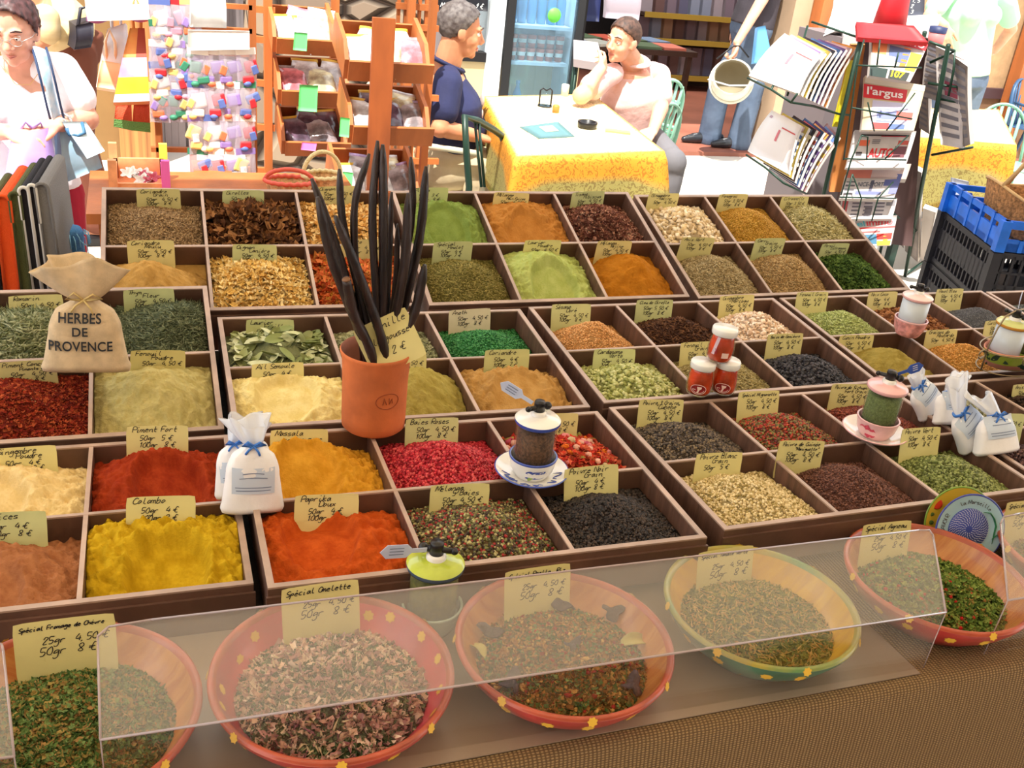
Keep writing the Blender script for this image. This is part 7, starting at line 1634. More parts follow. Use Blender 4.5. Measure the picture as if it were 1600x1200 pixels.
# --- 4. the man in jeans holding a white helmet
def man_jeans():
    Y = 6.85; g1 = onz(1088, 229, 0); g2 = onz(1146, 237, 0); sc_ = (Y - 6.85); base = Vector(((g1.x + g2.x) / 2 + .56 * sc_, Y, 0)); I = T(-base); SKN[0] = M_SK3
    t = thing('person', 'person in blue jeans and a dark shirt carrying a white helmet by its strap', 'person', base)
    a1 = Vector((g1.x + .10, g1.y, .12)); a2 = Vector((g2.x + .03, g2.y, .12)); hp = Vector((base.x + .10, Y + .05, .95))
    k1 = Vector((a1.x + .0, a1.y - .02, .50)); k2 = Vector((a2.x + .03, a2.y, .50)); wa = hp + Vector((.02, 0, .15)); ch = hp + Vector((.03, 0, .38)); nk = hp + Vector((.03, 0, .58)); hc = nk + Vector((-.02, 0, .17))
    shN = nk + Vector((-.02, -.19, -.08)); shF = nk + Vector((.02, .19, -.08)); wN = O(1152, 66, Y - .26); eN = shN.lerp(wN, .52) + Vector((.05, .03, 0))
    b = MB(); L, R = head(b, hc, (-1, -.3, -.1), (0, 0, 1), 1.0); limb(b, [nk, L(0, -.02, -.055)], [.06, .055]); limb(b, [hp, wa, ch, nk - Vector((0, 0, .03))], [(.10, .155), (.095, .145), (.115, .175), (.07, .09)], up=(1, 0, 0), seg=24)
    limb(b, [shN, eN, wN], [.052, .044, .030]); eF = shF + Vector((.03, .06, -.30)); wF = eF + Vector((-.06, -.02, -.26)); limb(b, [shF, eF, wF], [.052, .042, .028])
    hand(b, wN, (-.12, -.1, -1), (-1, .2, 0), (-.2, -1, 0), 1.08, curls=[1.1, 1.15, 1.2, 1.2]); hand(b, wF, (0, 0, -1), (0, -1, 0), (-1, 0, 0), 1.0, .4)
    for k, a, dy in ((k1, a1, -.09), (k2, a2, .09)):
        limb(b, [hp + Vector((0, dy, -.02)), k, a], [.09, .06, .042]); limb(b, [a + Vector((0, 0, -.04)), a + Vector((-.15, 0, -.055))], [.040, .030])
    fuse(b, 'body', M_SK3, t, I, .0055, 3)
    M_HBn = MC['hair_brown']; hair(L, R, t, I, M_HBn, 'short', 11); face_parts(L, R, t, I, 1.0, M_HBn)
    c = MB(); limb(c, [hp - Vector((0, 0, .02)), wa, ch, nk - Vector((0, 0, .04))], [(.145, .205), (.135, .19), (.145, .20), (.08, .10)], up=(1, 0, 0), seg=28)
    limb(c, [shN.lerp(nk, .3), shN, shN.lerp(eN, .75)], [.064, .072, .074]); limb(c, [shF.lerp(nk, .3), shF, shF.lerp(eF, .75)], [.064, .072, .074]); fuse(c, 'shirt', mat('charcoal_shirt', (62, 56, 62), .9, var=.1, vscale=5, bump=.3, bscale=8, dist=.03), t, I, .008, 5)
    M_JN = mat('blue_denim', (70, 84, 106), .9, col2=(98, 114, 136), vscale=3.5, bump=.4, bscale=9, dist=.03)
    c = MB(); limb(c, [wa - Vector((0, 0, .06)), hp, hp - Vector((0, 0, .08))], [(.115, .165), (.125, .180), (.12, .17)], up=(1, 0, 0), seg=24)
    for k, a, dy in ((k1, a1, -.09), (k2, a2, .09)): limb(c, [hp + Vector((0, dy, -.04)), k, a + Vector((0, 0, .02)), a - Vector((.0, 0, .05))], [.115, .088, .088, .094])
    fuse(c, 'jeans', M_JN, t, I, .008, 4)
    for a in (a1, a2):
        q = MB(); P_ = [a + Vector((.09, 0, -.05)), a + Vector((-.02, 0, -.045)), a + Vector((-.14, 0, -.055)), a + Vector((-.22, 0, -.064))]; limb(q, P_, [.040, .046, .040, .024]); fuse(q, 'shoe', mat('black_leather', (36, 38, 44), .3, coat=.3), t, I, .007, 3)
    # helmet: a hollow shell with a rim and chin strap
    hm = thing('motorcycle_helmet', 'open white helmet hanging from the hand of the person in jeans', 'helmet', (0, 0, 0)); hcn = O(1143, 126, Y - .36); axis = Vector((-.45, -.75, .62)).normalized(); Rm = axis.to_track_quat('Z', 'Y').to_matrix().to_4x4()
    M_HW = mat('helmet_white', (226, 222, 204), .35, coat=.3); M_HI = mat('helmet_lining', (150, 138, 112), .9)
    rO = .145; prof = [(rO * math.sin(a), -rO * 1.05 * math.cos(a)) for a in [PI * .62 * i / 20 for i in range(21)]]; pi_ = [(r_ * .88, z * .88) for r_, z in prof]
    b = MB(); b.lathe(prof + [((prof[-1][0] + pi_[-1][0]) / 2, prof[-1][1] + .006)], 48, 0); b.lathe([((prof[-1][0] + pi_[-1][0]) / 2, prof[-1][1] + .006)] + pi_[::-1], 48, 1)
    b.build('shell', [M_HW, M_HI], hm, T(hcn) @ Rm)
    q = MB(); Rr_ = rO * 1.03; q.tube([(Rr_ * math.cos(a), Rr_ * math.sin(a), -.01 + .03 * math.sin(a)) for a in [2 * PI * i / 40 for i in range(40)]], [(.004, .012)] * 40, 6, closed=True, up=(0, 0, 1)); q.build('rim_band', M_HW, hm, T(hcn) @ Rm)
    q = MB(); q.tube([hcn + Vector((-.19, 0, .0)), hcn + Vector((-.10, -.15, -.01)), hcn + Vector((.06, -.16, .0)), hcn + Vector((.19, -.03, .03))], [(.006, .011)] * 4, 8, up=(0, 0, 1)); q.build('visor_strap', mat('helmet_grey', (196, 196, 196), .35), hm)
    q = MB(); q.tube([O(1120, 92, Y - .36), O(1146, 72, Y - .30), O(1156, 72, Y - .30), O(1170, 90, Y - .36)], .007, 6); q.build('chin_strap', M_BLK, hm)
man_jeans()
# --- 5. the person in the mint top at the right
def woman_mint():
    p0 = ond_ = None
    Y = 5.05; c0 = O(1512, 60, Y); base = Vector((c0.x, Y, 0)); I = T(-base); SKN[0] = M_SK3; s = .95
    t = thing('person', 'person in a pale mint T-shirt standing with hands behind the back, top right', 'person', base)
    nk = O(1528, -30, Y); ch = O(1515, 20, Y); wa = O(1512, 75, Y); hp = O(1504, 112, Y); hc = nk + Vector((0, 0, .17)); shR = O(1480, -12, Y); shL = O(1572, 2, Y + .02)
    b = MB(); L, R = head(b, hc, (-.4, -1, -.1), (0, 0, 1), s); limb(b, [nk, L(0, -.02, -.05)], [.05, .045]); limb(b, [hp, wa, ch, nk - Vector((0, 0, .03))], [(.15, .11), (.12, .09), (.15, .105), (.07, .06)], up=(1, 0, 0), seg=24)
    eR = O(1452, 25, Y - .10); wR = O(1476, 40, Y - .22); eL = O(1580, 45, Y + .12); wL = O(1555, 78, Y + .16); limb(b, [shR, eR, wR], [.043, .037, .025]); limb(b, [shL, eL, wL], [.043, .037, .025])
    hand(b, wR, Vector((.1, -.3, -.8)), (.5, .5, 0), (1, 0, 0), .9, .5); hand(b, wL, Vector((-1, 0, -.3)), (0, 1, 0), (0, 0, 1), .9, .4)
    an = [Vector((hp.x - .09, Y, .08)), Vector((hp.x + .09, Y + .03, .08))]
    for a, dx in zip(an, (-.08, .08)): limb(b, [hp + Vector((dx, 0, 0)), Vector((a.x, Y, .42)), a], [.09, .058, .038]); limb(b, [a - Vector((0, 0, .03)), a + Vector((0, -.14, -.045))], [.036, .028])
    fuse(b, 'body', M_SK3, t, I, .0055, 3); hair(L, R, t, I, MC['hair_brown'], 'full', 4); face_parts(L, R, t, I, s, MC['hair_brown'])
    c = MB(); limb(c, [hp - Vector((0, 0, .01)), wa, ch, nk - Vector((0, 0, .06))], [(.175, .130), (.150, .110), (.178, .125), (.14, .085)], up=(1, 0, 0), seg=28)
    for sx in (-1, 1): c.ball(ch + Vector((sx * .07, -.09, .0)), .066)
    limb(c, [shR.lerp(nk, .3), shR, shR.lerp(eR, .6)], [.055, .060, .062]); limb(c, [shL.lerp(nk, .3), shL, shL.lerp(eL, .6)], [.055, .060, .062]); fuse(c, 't_shirt', mat('mint_cotton', (176, 228, 196), .85, bump=.3, bscale=10, dist=.02), t, I, .008, 5)
    c = MB(); limb(c, [wa - Vector((0, 0, .06)), hp - Vector((0, 0, .08))], [(.14, .115), (.168, .125)], up=(1, 0, 0), seg=24)
    for a, dx in zip(an, (-.08, .08)): limb(c, [hp + Vector((dx, 0, -.04)), Vector((a.x, Y, .42)), a], [.100, .075, .070])
    fuse(c, 'jeans', MC['blue_denim'], t, I, .009, 3)
    q = MB()
    for a in an: q.box((a.x, a.y - .06, .03), (.09, .25, .06), bev=.02)
    q.build('shoes', M_BLK, t, I)
woman_mint()
# --- 6. the passer-by behind the woman in white
def passer():
    Y = 4.9; base = Vector((O(62, 40, Y).x, Y, 0)); I = T(-base); SKN[0] = M_SK2
    t = thing('person', 'person in a cream top and brown trousers bending behind the one with glasses', 'person', base)
    hp = O(112, 60, Y); ch = O(75, 30, Y - .05); nk = O(52, 8, Y - .08); hc = nk + Vector((-.08, -.02, .14)); b = MB(); L, R = head(b, hc, (-1, -.2, -.5), (-.2, 0, 1), .95); limb(b, [nk, L(0, -.02, -.05)], [.055, .05])
    limb(b, [hp, ch, nk], [(.14, .11), (.15, .11), (.08, .07)], up=(0, 1, 0), seg=20); sh = nk + Vector((.05, -.16, -.03)); el = O(70, 58, Y - .25); wr = O(45, 80, Y - .28); limb(b, [sh, el, wr], [.045, .038, .026]); hand(b, wr, (-.6, 0, -.8), (-1, 0, .3), (0, -1, 0), .95, .5)
    sh2 = nk + Vector((.05, .16, -.03)); el2 = sh2 + Vector((.02, .03, -.28)); limb(b, [sh2, el2, el2 + Vector((-.1, 0, -.22))], [.045, .038, .026]); hand(b, el2 + Vector((-.1, 0, -.22)), (-.3, 0, -1), (-1, 0, 0), (0, -1, 0), .95, .4)
    for dy in (-.09, .09): limb(b, [hp + Vector((0, dy, 0)), Vector((hp.x - .02, Y + dy, .45)), Vector((hp.x + .05, Y + dy, .09))], [.09, .058, .04]); limb(b, [Vector((hp.x + .05, Y + dy, .05)), Vector((hp.x - .10, Y + dy, .035))], [.036, .028])
    fuse(b, 'body', M_SK2, t, I, .006, 3); hair(L, R, t, I, MC['hair_dark_auburn'], 'short', 4); face_parts(L, R, t, I, .95, MC['hair_dark_auburn'])
    c = MB(); limb(c, [hp, ch, nk - Vector((-.01, 0, .03))], [(.165, .135), (.18, .14), (.12, .10)], up=(0, 1, 0), seg=24); limb(c, [sh, sh.lerp(el, .6)], [.06, .062]); limb(c, [sh2, sh2.lerp(el2, .6)], [.06, .062]); fuse(c, 'shirt', mat('cream_stripe', (226, 206, 160), .85, col2=(206, 180, 130), vscale=3, stretch=(1, 1, 9)), t, I, .009, 4)
    c = MB(); limb(c, [hp + Vector((0, 0, .03)), hp - Vector((0, 0, .08))], [(.16, .13), (.165, .13)], up=(0, 1, 0), seg=20)
    for dy in (-.09, .09): limb(c, [hp + Vector((0, dy, -.04)), Vector((hp.x - .02, Y + dy, .45)), Vector((hp.x + .05, Y + dy, .12))], [.105, .08, .072])
    fuse(c, 'trousers', mat('brown_trousers', (112, 62, 44), .85), t, I, .009, 3)
    q = MB()
    for dy in (-.09, .09): q.box((hp.x - .01, Y + dy, .03), (.25, .09, .06), bev=.02)
    q.build('shoes', M_BLK, t, I)
    bg_ = thing('handbag', 'dark handbag carried by the passer-by at the top left', 'handbag', (0, 0, 0)); S = Slab('bag_body', q4((118, 40, Y - .30), (146, 34, Y - .28), (142, 74, Y - .28), (116, 78, Y - .3)), .10, mat('handbag_black', (40, 38, 50), .5), bg_, .02)
    q = MB(); q.tube([S.P(.15, 0), S.P(.3, -.6), S.P(.7, -.6), S.P(.85, 0)], .008, 6); q.build('handle', MC['handbag_black'], bg_)
passer()
# ------------------------------------------------------------------ newspaper and magazine rack
M_RK = mat('rack_wire_green', (30, 56, 44), .4, metal=.3); M_PAP = mat('newsprint', (206, 198, 196), .8, var=.03); M_PAPE = mat('paper_edges', (196, 186, 178), .8); M_GREYP = mat('newsprint_grey', (148, 138, 134), .8, var=.05)
nr = thing('newspaper_rack', 'dark green wire rack full of newspapers and magazines', 'rack', (0, 0, 0)); YP = 3.72
def wires(name, segs, r=.006, par=nr):
    b = MB()
    for s_ in segs: b.tube([ony(*p) for p in s_], r, 6)
    return b.build(name, M_RK, par)
def gz(px_, py_): p = onz(px_, py_, 0); return p
# legs
lg = MB(); A = ony(1482, 70, 3.55); G = onz(1414, 432, 0); lg.tube([A, G], .010, 8); lg.build('leg', M_RK, nr)
lg = MB(); A2 = ony(1345, 60, YP); G2 = Vector((ony(1292, 330, 3.9).x, 3.95, 0)); lg.tube([A2, G2], .010, 8); lg.build('leg', M_RK, nr)
lg = MB(); A3 = ony(1445, 50, 4.0); G3 = Vector((G.x + .1, 4.5, 0)); lg.tube([A3, G3], .010, 8); lg.build('leg', M_RK, nr)
wires('foot_bar', [[(1416, 428, 4.16), (1450, 404, 4.3)]], .008); wires('cross_bar', [[(1390, 330, 3.9), (1432, 360, 4.0), (1424, 365, 4.0)], [(1412, 265, 3.95), (1442, 285, 4.0)]], .006)
for sg_ in ([(1453, 98, 3.7), (1492, 80, 3.62), (1490, 110, 3.6), (1482, 150, 3.6)], [(1456, 242, 3.75), (1520, 230, 3.55)], [(1450, 130, 3.7), (1496, 136, 3.6), (1495, 160, 3.6), (1470, 155, 3.66)], [(1452, 65, 3.66), (1492, 80, 3.62)]): wires('side_bar', [sg_], .006)
# front column of papers: corners TL, TR, BR, BL
def paper(name, c, label, body=M_PAP, th=.018, blocks=(), titles=(), group='newspapers on the rack front', bend=.006, cat='newspaper'):
    S = Slab(name, q4(*c), th, [body, M_PAPE], None, bend); tag(S.o, label, cat, group)
    if blocks:
        b = MB(); ms = []
        for u0, u1, v0, v1, col in blocks:
            m = cm(*col)
            if m not in ms: ms.append(m)
            S.patch(b, u0, u1, v0, v1, ms.index(m))
        b.build('printed_picture', ms, S.o)
    for tx, u0, u1, v0, v1, col, bold in titles: S.text(tx, u0, u1, v0, v1, cm(*col), bold)
    return S
rs = random.Random(11)
def textlines(n, u0, u1, v0, v1, col=(96, 92, 100)): return [(u0, u1 - rs.uniform(0, .1) * (u1 - u0), v0 + (v1 - v0) * i / n, v0 + (v1 - v0) * (i + .45) / n, col) for i in range(n)]
paper('magazine', [(1362, 47, 3.78), (1450, 70, 3.70), (1422, 128, 3.62), (1358, 118, 3.66)], 'colourful magazine in the top pocket of the rack front', (188, 176, 172) and cm(190, 178, 174), .02,
      [(0, 1, 0, .18, (200, 40, 44)), (.02, .3, .18, .5, (226, 140, 90)), (.35, .75, .25, .6, (96, 110, 150)), (.76, .98, .3, .75, (236, 200, 60)), (.1, .5, .5, .78, (214, 190, 180)), (0, .4, .8, 1, (44, 60, 56)), (.45, .9, .80, 1, (60, 64, 60)), (.62, .74, .22, .7, (236, 130, 50))], [('107', .50, .80, .80, .96, (240, 220, 40), .03), ('AUTO', .55, .95, .03, .14, (240, 230, 226), .03)], cat='magazine', group='magazines on the rack')
paper('magazine', [(1352, 118, 3.80), (1446, 134, 3.70), (1428, 204, 3.60), (1346, 203, 3.66)], 'magazine with a red banner title in the second pocket', cm(206, 186, 150), .022,
      [(-.02, .72, .16, .42, (206, 44, 52)), (0, 1, 0, .14, (214, 196, 170)), (.15, .9, .45, .98, (196, 190, 214)), (.25, .6, .6, .85, (120, 130, 180)), (.6, .9, .62, .8, (206, 90, 80)), (.2, .5, .86, .98, (190, 70, 70)), (.5, .8, .88, .98, (90, 110, 160))], [("l'argus", .04, .66, .20, .40, (240, 226, 220), .02)], cat='magazine', group='magazines on the rack')
paper('newspaper', [(1336, 203, 3.78), (1432, 205, 3.70), (1414, 262, 3.62), (1322, 262, 3.68)], 'newspaper printed AUTO in red in the third pocket', M_PAP, .02,
      [(.12, .9, .12, .16, (40, 36, 40)), (.45, .9, .155, .18, (196, 40, 60)), (.12, .28, .28, .44, (226, 110, 80)), (.75, .92, .28, .40, (190, 80, 70)), (.72, .92, .44, .74, (110, 60, 70)), (.10, .2, .6, .7, (60, 56, 60))] + textlines(3, .32, .46, .26, .40), [('AUTO', .30, .72, .50, .74, (206, 30, 40), .04)])
paper('newspaper', [(1326, 256, 3.82), (1424, 256, 3.74), (1416, 280, 3.68), (1322, 278, 3.74)], 'folded glossy newspaper tucked behind the third pocket', mat('glossy_paper', (200, 176, 168), .25, coat=.5), .02, [(0, .4, .0, 1, (206, 120, 100))])
paper('newspaper', [(1322, 272, 3.78), (1410, 272, 3.70), (1396, 312, 3.64), (1312, 310, 3.70)], 'newspaper with a blue corner in the fourth pocket', M_PAP, .02,
      [(.72, 1, 0, .5, (90, 96, 150)), (.25, .72, .72, .84, (110, 116, 160)), (.48, .54, .1, .75, (90, 90, 110)), (.85, 1, .5, .8, (120, 124, 170))] + textlines(5, .04, .22, .15, .95), [('NICE-SPORT', .26, .72, .36, .54, (90, 94, 110), .02)])
paper('newspaper', [(1316, 310, 3.80), (1402, 310, 3.72), (1394, 342, 3.66), (1310, 342, 3.72)], 'newspaper page of small grey columns below the fourth pocket', M_PAP, .016,
      [(.02, .12, .1, .7, (190, 90, 90))] + sum([textlines(5, u, u + .16, .05, .95, (120, 114, 122)) for u in (.2, .42, .64)], []) + [(.45, .58, .5, .9, (110, 104, 110)), (.82, .98, .1, .4, (120, 116, 120))])
paper('newspaper', [(1334, 341, 3.76), (1402, 336, 3.68), (1392, 383, 3.62), (1348, 384, 3.68)], 'free property newspaper with red title at the foot of the rack', M_PAP, .02,
      [(0, 1, .36, .42, (206, 60, 60)), (.05, .6, .5, .56, (206, 90, 90)), (.10, .5, .62, .95, (70, 120, 150)), (.5, .96, .6, .8, (206, 50, 40)), (.7, .85, .6, .9, (240, 200, 50)), (.5, .96, .85, 1, (240, 190, 60))], [('el', .02, .22, .12, .32, (90, 176, 190), .02), ('immo', .26, .92, .10, .32, (216, 70, 80), .02)])
wires('pocket', [[(1338, 102, 3.6), (1440, 106, 3.58)], [(1330, 168, 3.6), (1425, 186, 3.58)], [(1318, 248, 3.6), (1416, 250, 3.58)], [(1312, 308, 3.6), (1400, 310, 3.58)],
      [(1346, 212, 3.59), (1330, 250, 3.59), (1314, 305, 3.6)], [(1346, 212, 3.59), (1356, 214, 3.59), (1354, 250, 3.59)], [(1419, 212, 3.58), (1383, 248, 3.58)], [(1332, 272, 3.59), (1322, 310, 3.59), (1316, 345, 3.6)], [(1332, 272, 3.59), (1346, 310, 3.59), (1338, 345, 3.59)], [(1396, 284, 3.58), (1372, 310, 3.58), (1362, 345, 3.58)],
      [(1356, 160, 3.59), (1366, 205, 3.6)], [(1430, 145, 3.58), (1385, 204, 3.6)], [(1404, 82, 3.58), (1398, 106, 3.58)], [(1375, 62, 3.62), (1370, 104, 3.6)], [(1350, 62, 3.62), (1340, 100, 3.6), (1330, 170, 3.6), (1318, 250, 3.6)]], .0035)
# dark panel behind the column
S = Slab('back_panel', q4((1355, 50, 3.86), (1450, 60, 3.80), (1425, 385, 3.95), (1300, 372, 3.95)), .02, mat('rack_panel_brown', (70, 46, 44), .8), nr)
S = Slab('side_panel', q4((1330, 70, 3.86), (1352, 70, 3.84), (1318, 300, 3.9), (1296, 300, 3.92)), .02, mat('rack_panel_ochre', (176, 110, 52), .8), nr)
S = Slab('yellow_strip', q4((1326, 95, 3.82), (1338, 95, 3.82), (1315, 198, 3.82), (1302, 198, 3.82)), .01, cm(224, 214, 40), nr)
# newspapers hanging at the right side
for i, (c, lab) in enumerate([([(1450, 66, 3.82), (1476, 76, 3.72), (1470, 160, 3.70), (1440, 150, 3.8)], 'grey newspaper folded at the rear of the rack side'), ([(1462, 72, 3.72), (1508, 94, 3.58), (1504, 232, 3.55), (1470, 226, 3.68)], 'pale grey newspaper standing on the side shelf'),
      ([(1484, 84, 3.66), (1512, 104, 3.54), (1516, 226, 3.50), (1498, 232, 3.6)], 'outermost grey newspaper on the side shelf'), ([(1436, 112, 3.86), (1452, 120, 3.8), (1452, 210, 3.8), (1436, 200, 3.86)], 'dark grey newspaper behind the side leg')]):
    S = paper('newspaper', c, lab, M_GREYP if i != 1 else M_PAP, .02, textlines(9, .1, .9, .06, .95, (120, 118, 126)) + ([(.3, .8, .3, .45, (150, 70, 90))] if i == 1 else []), group='newspapers at the rack side')
for i, (c, lab) in enumerate([([(1398, 252, 4.02), (1420, 258, 3.98), (1412, 388, 4.12), (1392, 366, 4.12)], 'brown-grey paper stack leaning under the rack, the left one'), ([(1416, 258, 3.98), (1440, 270, 3.92), (1434, 410, 4.05), (1414, 392, 4.1)], 'tall grey paper leaning under the rack, the middle one'), ([(1442, 325, 3.95), (1462, 332, 3.9), (1448, 412, 4.02), (1438, 404, 4.05)], 'short beige paper leaning under the rack, the right one')]):
    paper('newspaper', c, lab, M_GREYP if i < 2 else M_PAPE, .03, (), group='papers leaning under the rack')
# left wing: two fans of magazines
cols = [(196, 60, 60), (226, 150, 70), (90, 120, 170), (236, 232, 228), (206, 96, 70), (120, 90, 140), (230, 200, 90), (60, 64, 90), (214, 170, 170), (60, 50, 60)]
def fan(n, A, B, label_, skip=0, dark=False):
    """A, B: corner quads (px,py,Y) of the first and the last magazine"""
    for i in range(n):
        t_ = i / (n - 1); c = [tuple(a + (b - a) * t_ for a, b in zip(p, q)) for p, q in zip(A, B)]; col = (238, 234, 232) if i == 0 else cols[(i * 3 + skip) % 10]
        pos = ['first', 'second', 'third', 'fourth', 'fifth', 'sixth', 'seventh', 'eighth', 'ninth', 'tenth'][i]
        paper('magazine', c, '%s magazine from the left in the %s fan of the rack' % (pos, label_), cm(*col), .012,
              ([(.55, .95, .22, .25, (206, 90, 90)), (.5, .56, .3, .55, (214, 120, 130)), (.08, .16, .1, .16, (180, 150, 160))] if i == 0 else [(.06, .9, .04, .14, cols[(i + skip + 4) % 10]), (.1, .6, .3, .7, cols[(i * 7 + skip + 2) % 10]), (.7, .94, .2, .9, cols[(i + 1) % 10])] + textlines(6, .62, .98, .15, .95, (240, 236, 230))), cat='magazine', group='magazines on the rack wing', bend=.012)
fan(8, [(1226, 52, 3.95), (1282, 84, 3.62), (1246, 146, 3.56), (1170, 118, 3.90)], [(1300, 64, 3.95), (1338, 74, 3.80), (1290, 168, 3.70), (1262, 150, 3.92)], 'upper')
fan(6, [(1206, 172, 4.0), (1252, 196, 3.7), (1232, 272, 3.62), (1168, 236, 3.95)], [(1292, 192, 3.95), (1312, 214, 3.82), (1256, 304, 3.70), (1228, 284, 3.92)], 'lower', 3)
wires('wing_basket', [[(1168, 122, 3.88), (1205, 140, 3.70), (1236, 160, 3.56), (1272, 166, 3.7), (1310, 178, 3.8), (1328, 180, 3.8)], [(1166, 242, 3.9), (1196, 262, 3.75), (1224, 286, 3.6), (1262, 304, 3.68)], [(1268, 34, 3.98), (1352, 62, 3.8)], [(1262, 40, 3.98), (1230, 150, 3.9)], [(1205, 140, 3.7), (1215, 120, 3.8)], [(1236, 160, 3.56), (1246, 146, 3.54)]], .005)
rd = MB(); A = ony(1388, 45, 3.9); rd.lathe([(0, -.02), (.075, -.02), (.060, .12), (.052, .30), (0, .30)], 28, 0, T(A)); tag(rd.build('red_sign_column', mat('red_card', (206, 34, 44), .5)), 'red cardboard column on top of the newspaper rack', 'sign')
S = Slab('rack_topper', q4((1338, 34, 3.80), (1428, 40, 3.72), (1450, 66, 3.66), (1340, 58, 3.7)), .02, mat('topper_red', (196, 40, 46), .5), nr)
S = Slab('parasol_base_cloth', q4((1322, -40, 4.3), (1372, -40, 4.3), (1372, 46, 4.2), (1306, 48, 4.2)), .10, mat('folded_parasol', (240, 240, 238), .7), None, .04); tag(S.o, 'folded white parasol cloth standing behind the rack', 'parasol')
S = Slab('counter_top', q4((1312, 30, 4.5), (1470, 22, 4.5), (1452, 46, 4.1), (1318, 56, 4.1)), .05, cm(206, 200, 200)); S.o.name = 'ice_cream_counter'; tag(S.o, 'white-topped counter behind the newspaper rack', 'counter')
b = MB(); zc_ = S.P(.5, .5).z - .06; x0, x1 = S.P(0, 1).x, S.P(1, 1).x; b.boxx(x0 + .03, x1 - .03, 4.15, 4.5, 0, zc_ - .0); b.build('counter_body', cm(120, 110, 112), S.o)
S = Slab('price_board', q4((1398, -30, 6.5), (1446, -30, 6.5), (1444, 26, 6.5), (1396, 24, 6.5)), .02, cm(70, 72, 84)); tag(S.o, 'grey price board with white writing on the right wall', 'sign')
b = MB(); r2 = random.Random(2)
for i, tx in enumerate(('Cafe 1,5', 'Eau  2', 'Jus  3')): pen_text(b, tx, 0, 0, 1, 1.0, fn=lambda x, z, i=i: S.P(.08 + x / 45, .60 + .16 * i - z / 60, .003), rnd=r2)
b.build('chalk_writing', cm(230, 230, 226), S.o)
cu = MB(); p = ony(1463, 58, 4.0); cu.lathe([(0, -.05), (.035, -.05), (.038, .03), (0, .03)], 20, 0, T(p)); cu.lathe([(.039, .02), (.040, .045), (0, .05)], 20, 1, T(p)); tag(cu.build('tin_cup', [cm(214, 120, 120), cm(40, 50, 90)]), 'pink tin with a dark lid beside the top of the rack', 'tin')
# shop interior: shelves of magazines, navy display, blue shirt on a hanger
shf = thing('shop_shelf', 'dark shop shelf with yellow edges and rows of magazines, behind the man in pink', 'shelf', (0, 0, 0)); YS = 9.2
xa, xb = ony(1000, 60, YS).x, ony(1165, 60, YS).x
M_YE = mat('shelf_edge_yellow', (160, 134, 50), .6); MB().boxx(xa, xb, YS + .3, YS + .34, 0, 2.0).build('back_board', mat('shelf_brown', (64, 42, 32), .8), shf)
zs = []
for yy in (22, 62, 118): z = ony(1050, yy, YS).z; zs.append(z); MB().boxx(xa, xb, YS - .02, YS + .3, z - .03, z).build('shelf_board', MC['shelf_brown'], shf); MB().boxx(xa, xb, YS - .035, YS - .02, z - .04, z + .01).build('shelf_edge', M_YE, shf)
r3 = random.Random(4); pm_ = None
for j, z in enumerate(zs):
    for i in range(9):
        hh = min(.26, (zs[j - 1] - z if j else .3) * .8); x = xa + .07 + i * (xb - xa - .14) / 8; col = r3.choice([(110, 96, 110), (140, 130, 140), (96, 70, 70), (120, 128, 150), (150, 120, 100), (84, 84, 110)])
        o = MB().box((0, 0, hh / 2), (.16, .02, hh)).build('magazine', cm(*col)); o.matrix_world = T(x, YS + .08, z) @ RX(-.12); tag(o, 'dim magazine standing on the %s board of the shop shelf' % ['top', 'middle', 'bottom'][j], 'magazine', 'magazines on the %s board' % ['top', 'middle', 'bottom'][j])
tb2 = thing('book_table', 'low table heaped with colourful magazines inside the shop', 'table', (0, 0, 0)); A, B_ = onz(1030, 130, .62), onz(1120, 140, .62); MB().boxx(A.x - .3, A.x + 1.1, 7.6, 8.3, .58, .62).build('table_top', MC['shelf_brown'], tb2)
for x in (A.x - .25, A.x + 1.05):
    for y in (7.65, 8.25): MB().boxx(x - .02, x + .02, y - .02, y + .02, 0, .58).build('leg', MC['shelf_brown'], tb2)
for i in range(12):
    o = MB().box((0, 0, .01), (.2, .26, .02)).build('magazine', cm(*r3.choice([(200, 90, 70), (206, 180, 150), (120, 140, 170), (210, 120, 100), (90, 110, 80), (190, 190, 180)]))); o.matrix_world = T(A.x - .15 + (i % 6) * .21, 7.75 + (i // 6) * .32, .621) @ RZ(r3.uniform(-.4, .4)); tag(o, 'colourful magazine lying on the low table inside the shop', 'magazine', 'magazines on the low shop table')
S = Slab('navy_banner', q4((896, -40, 6.9), (942, -40, 6.9), (936, 34, 6.85), (896, 32, 6.9)), .05, cm(30, 38, 84)); tag(S.o, 'navy blue display panel right of the fridge', 'display')
S = Slab('white_shirt', q4((944, -40, 7.2), (1002, -40, 7.2), (998, 32, 7.2), (946, 28, 7.2)), .05, cm(190, 178, 190), None, .03); tag(S.o, 'pale lilac cloth hanging above the man in pink', 'cloth')
pr = thing('postcard_stand', 'wire stand of pale newspapers beside the fridge', 'stand', (0, 0, 0)); S = Slab('paper_pile', q4((896, 62, 6.3), (934, 66, 6.2), (944, 100, 5.9), (896, 92, 6.0)), .05, cm(178, 164, 164), pr); b = MB(); A = S.P(.5, .5); 
for u in (.1, .9):
    for v in (.1, .9): p_ = S.P(u, v, -.05); b.tube([p_, Vector((p_.x, p_.y, 0))], .008, 6)
b.build('wire_leg', M_RK, pr)
S = Slab('blue_bag', q4((1184, 42, 6.5), (1196, 40, 6.5), (1208, 96, 6.4), (1178, 98, 6.4)), .04, cm(90, 150, 196)); tag(S.o, 'light blue bag hanging by the beige pier', 'bag')
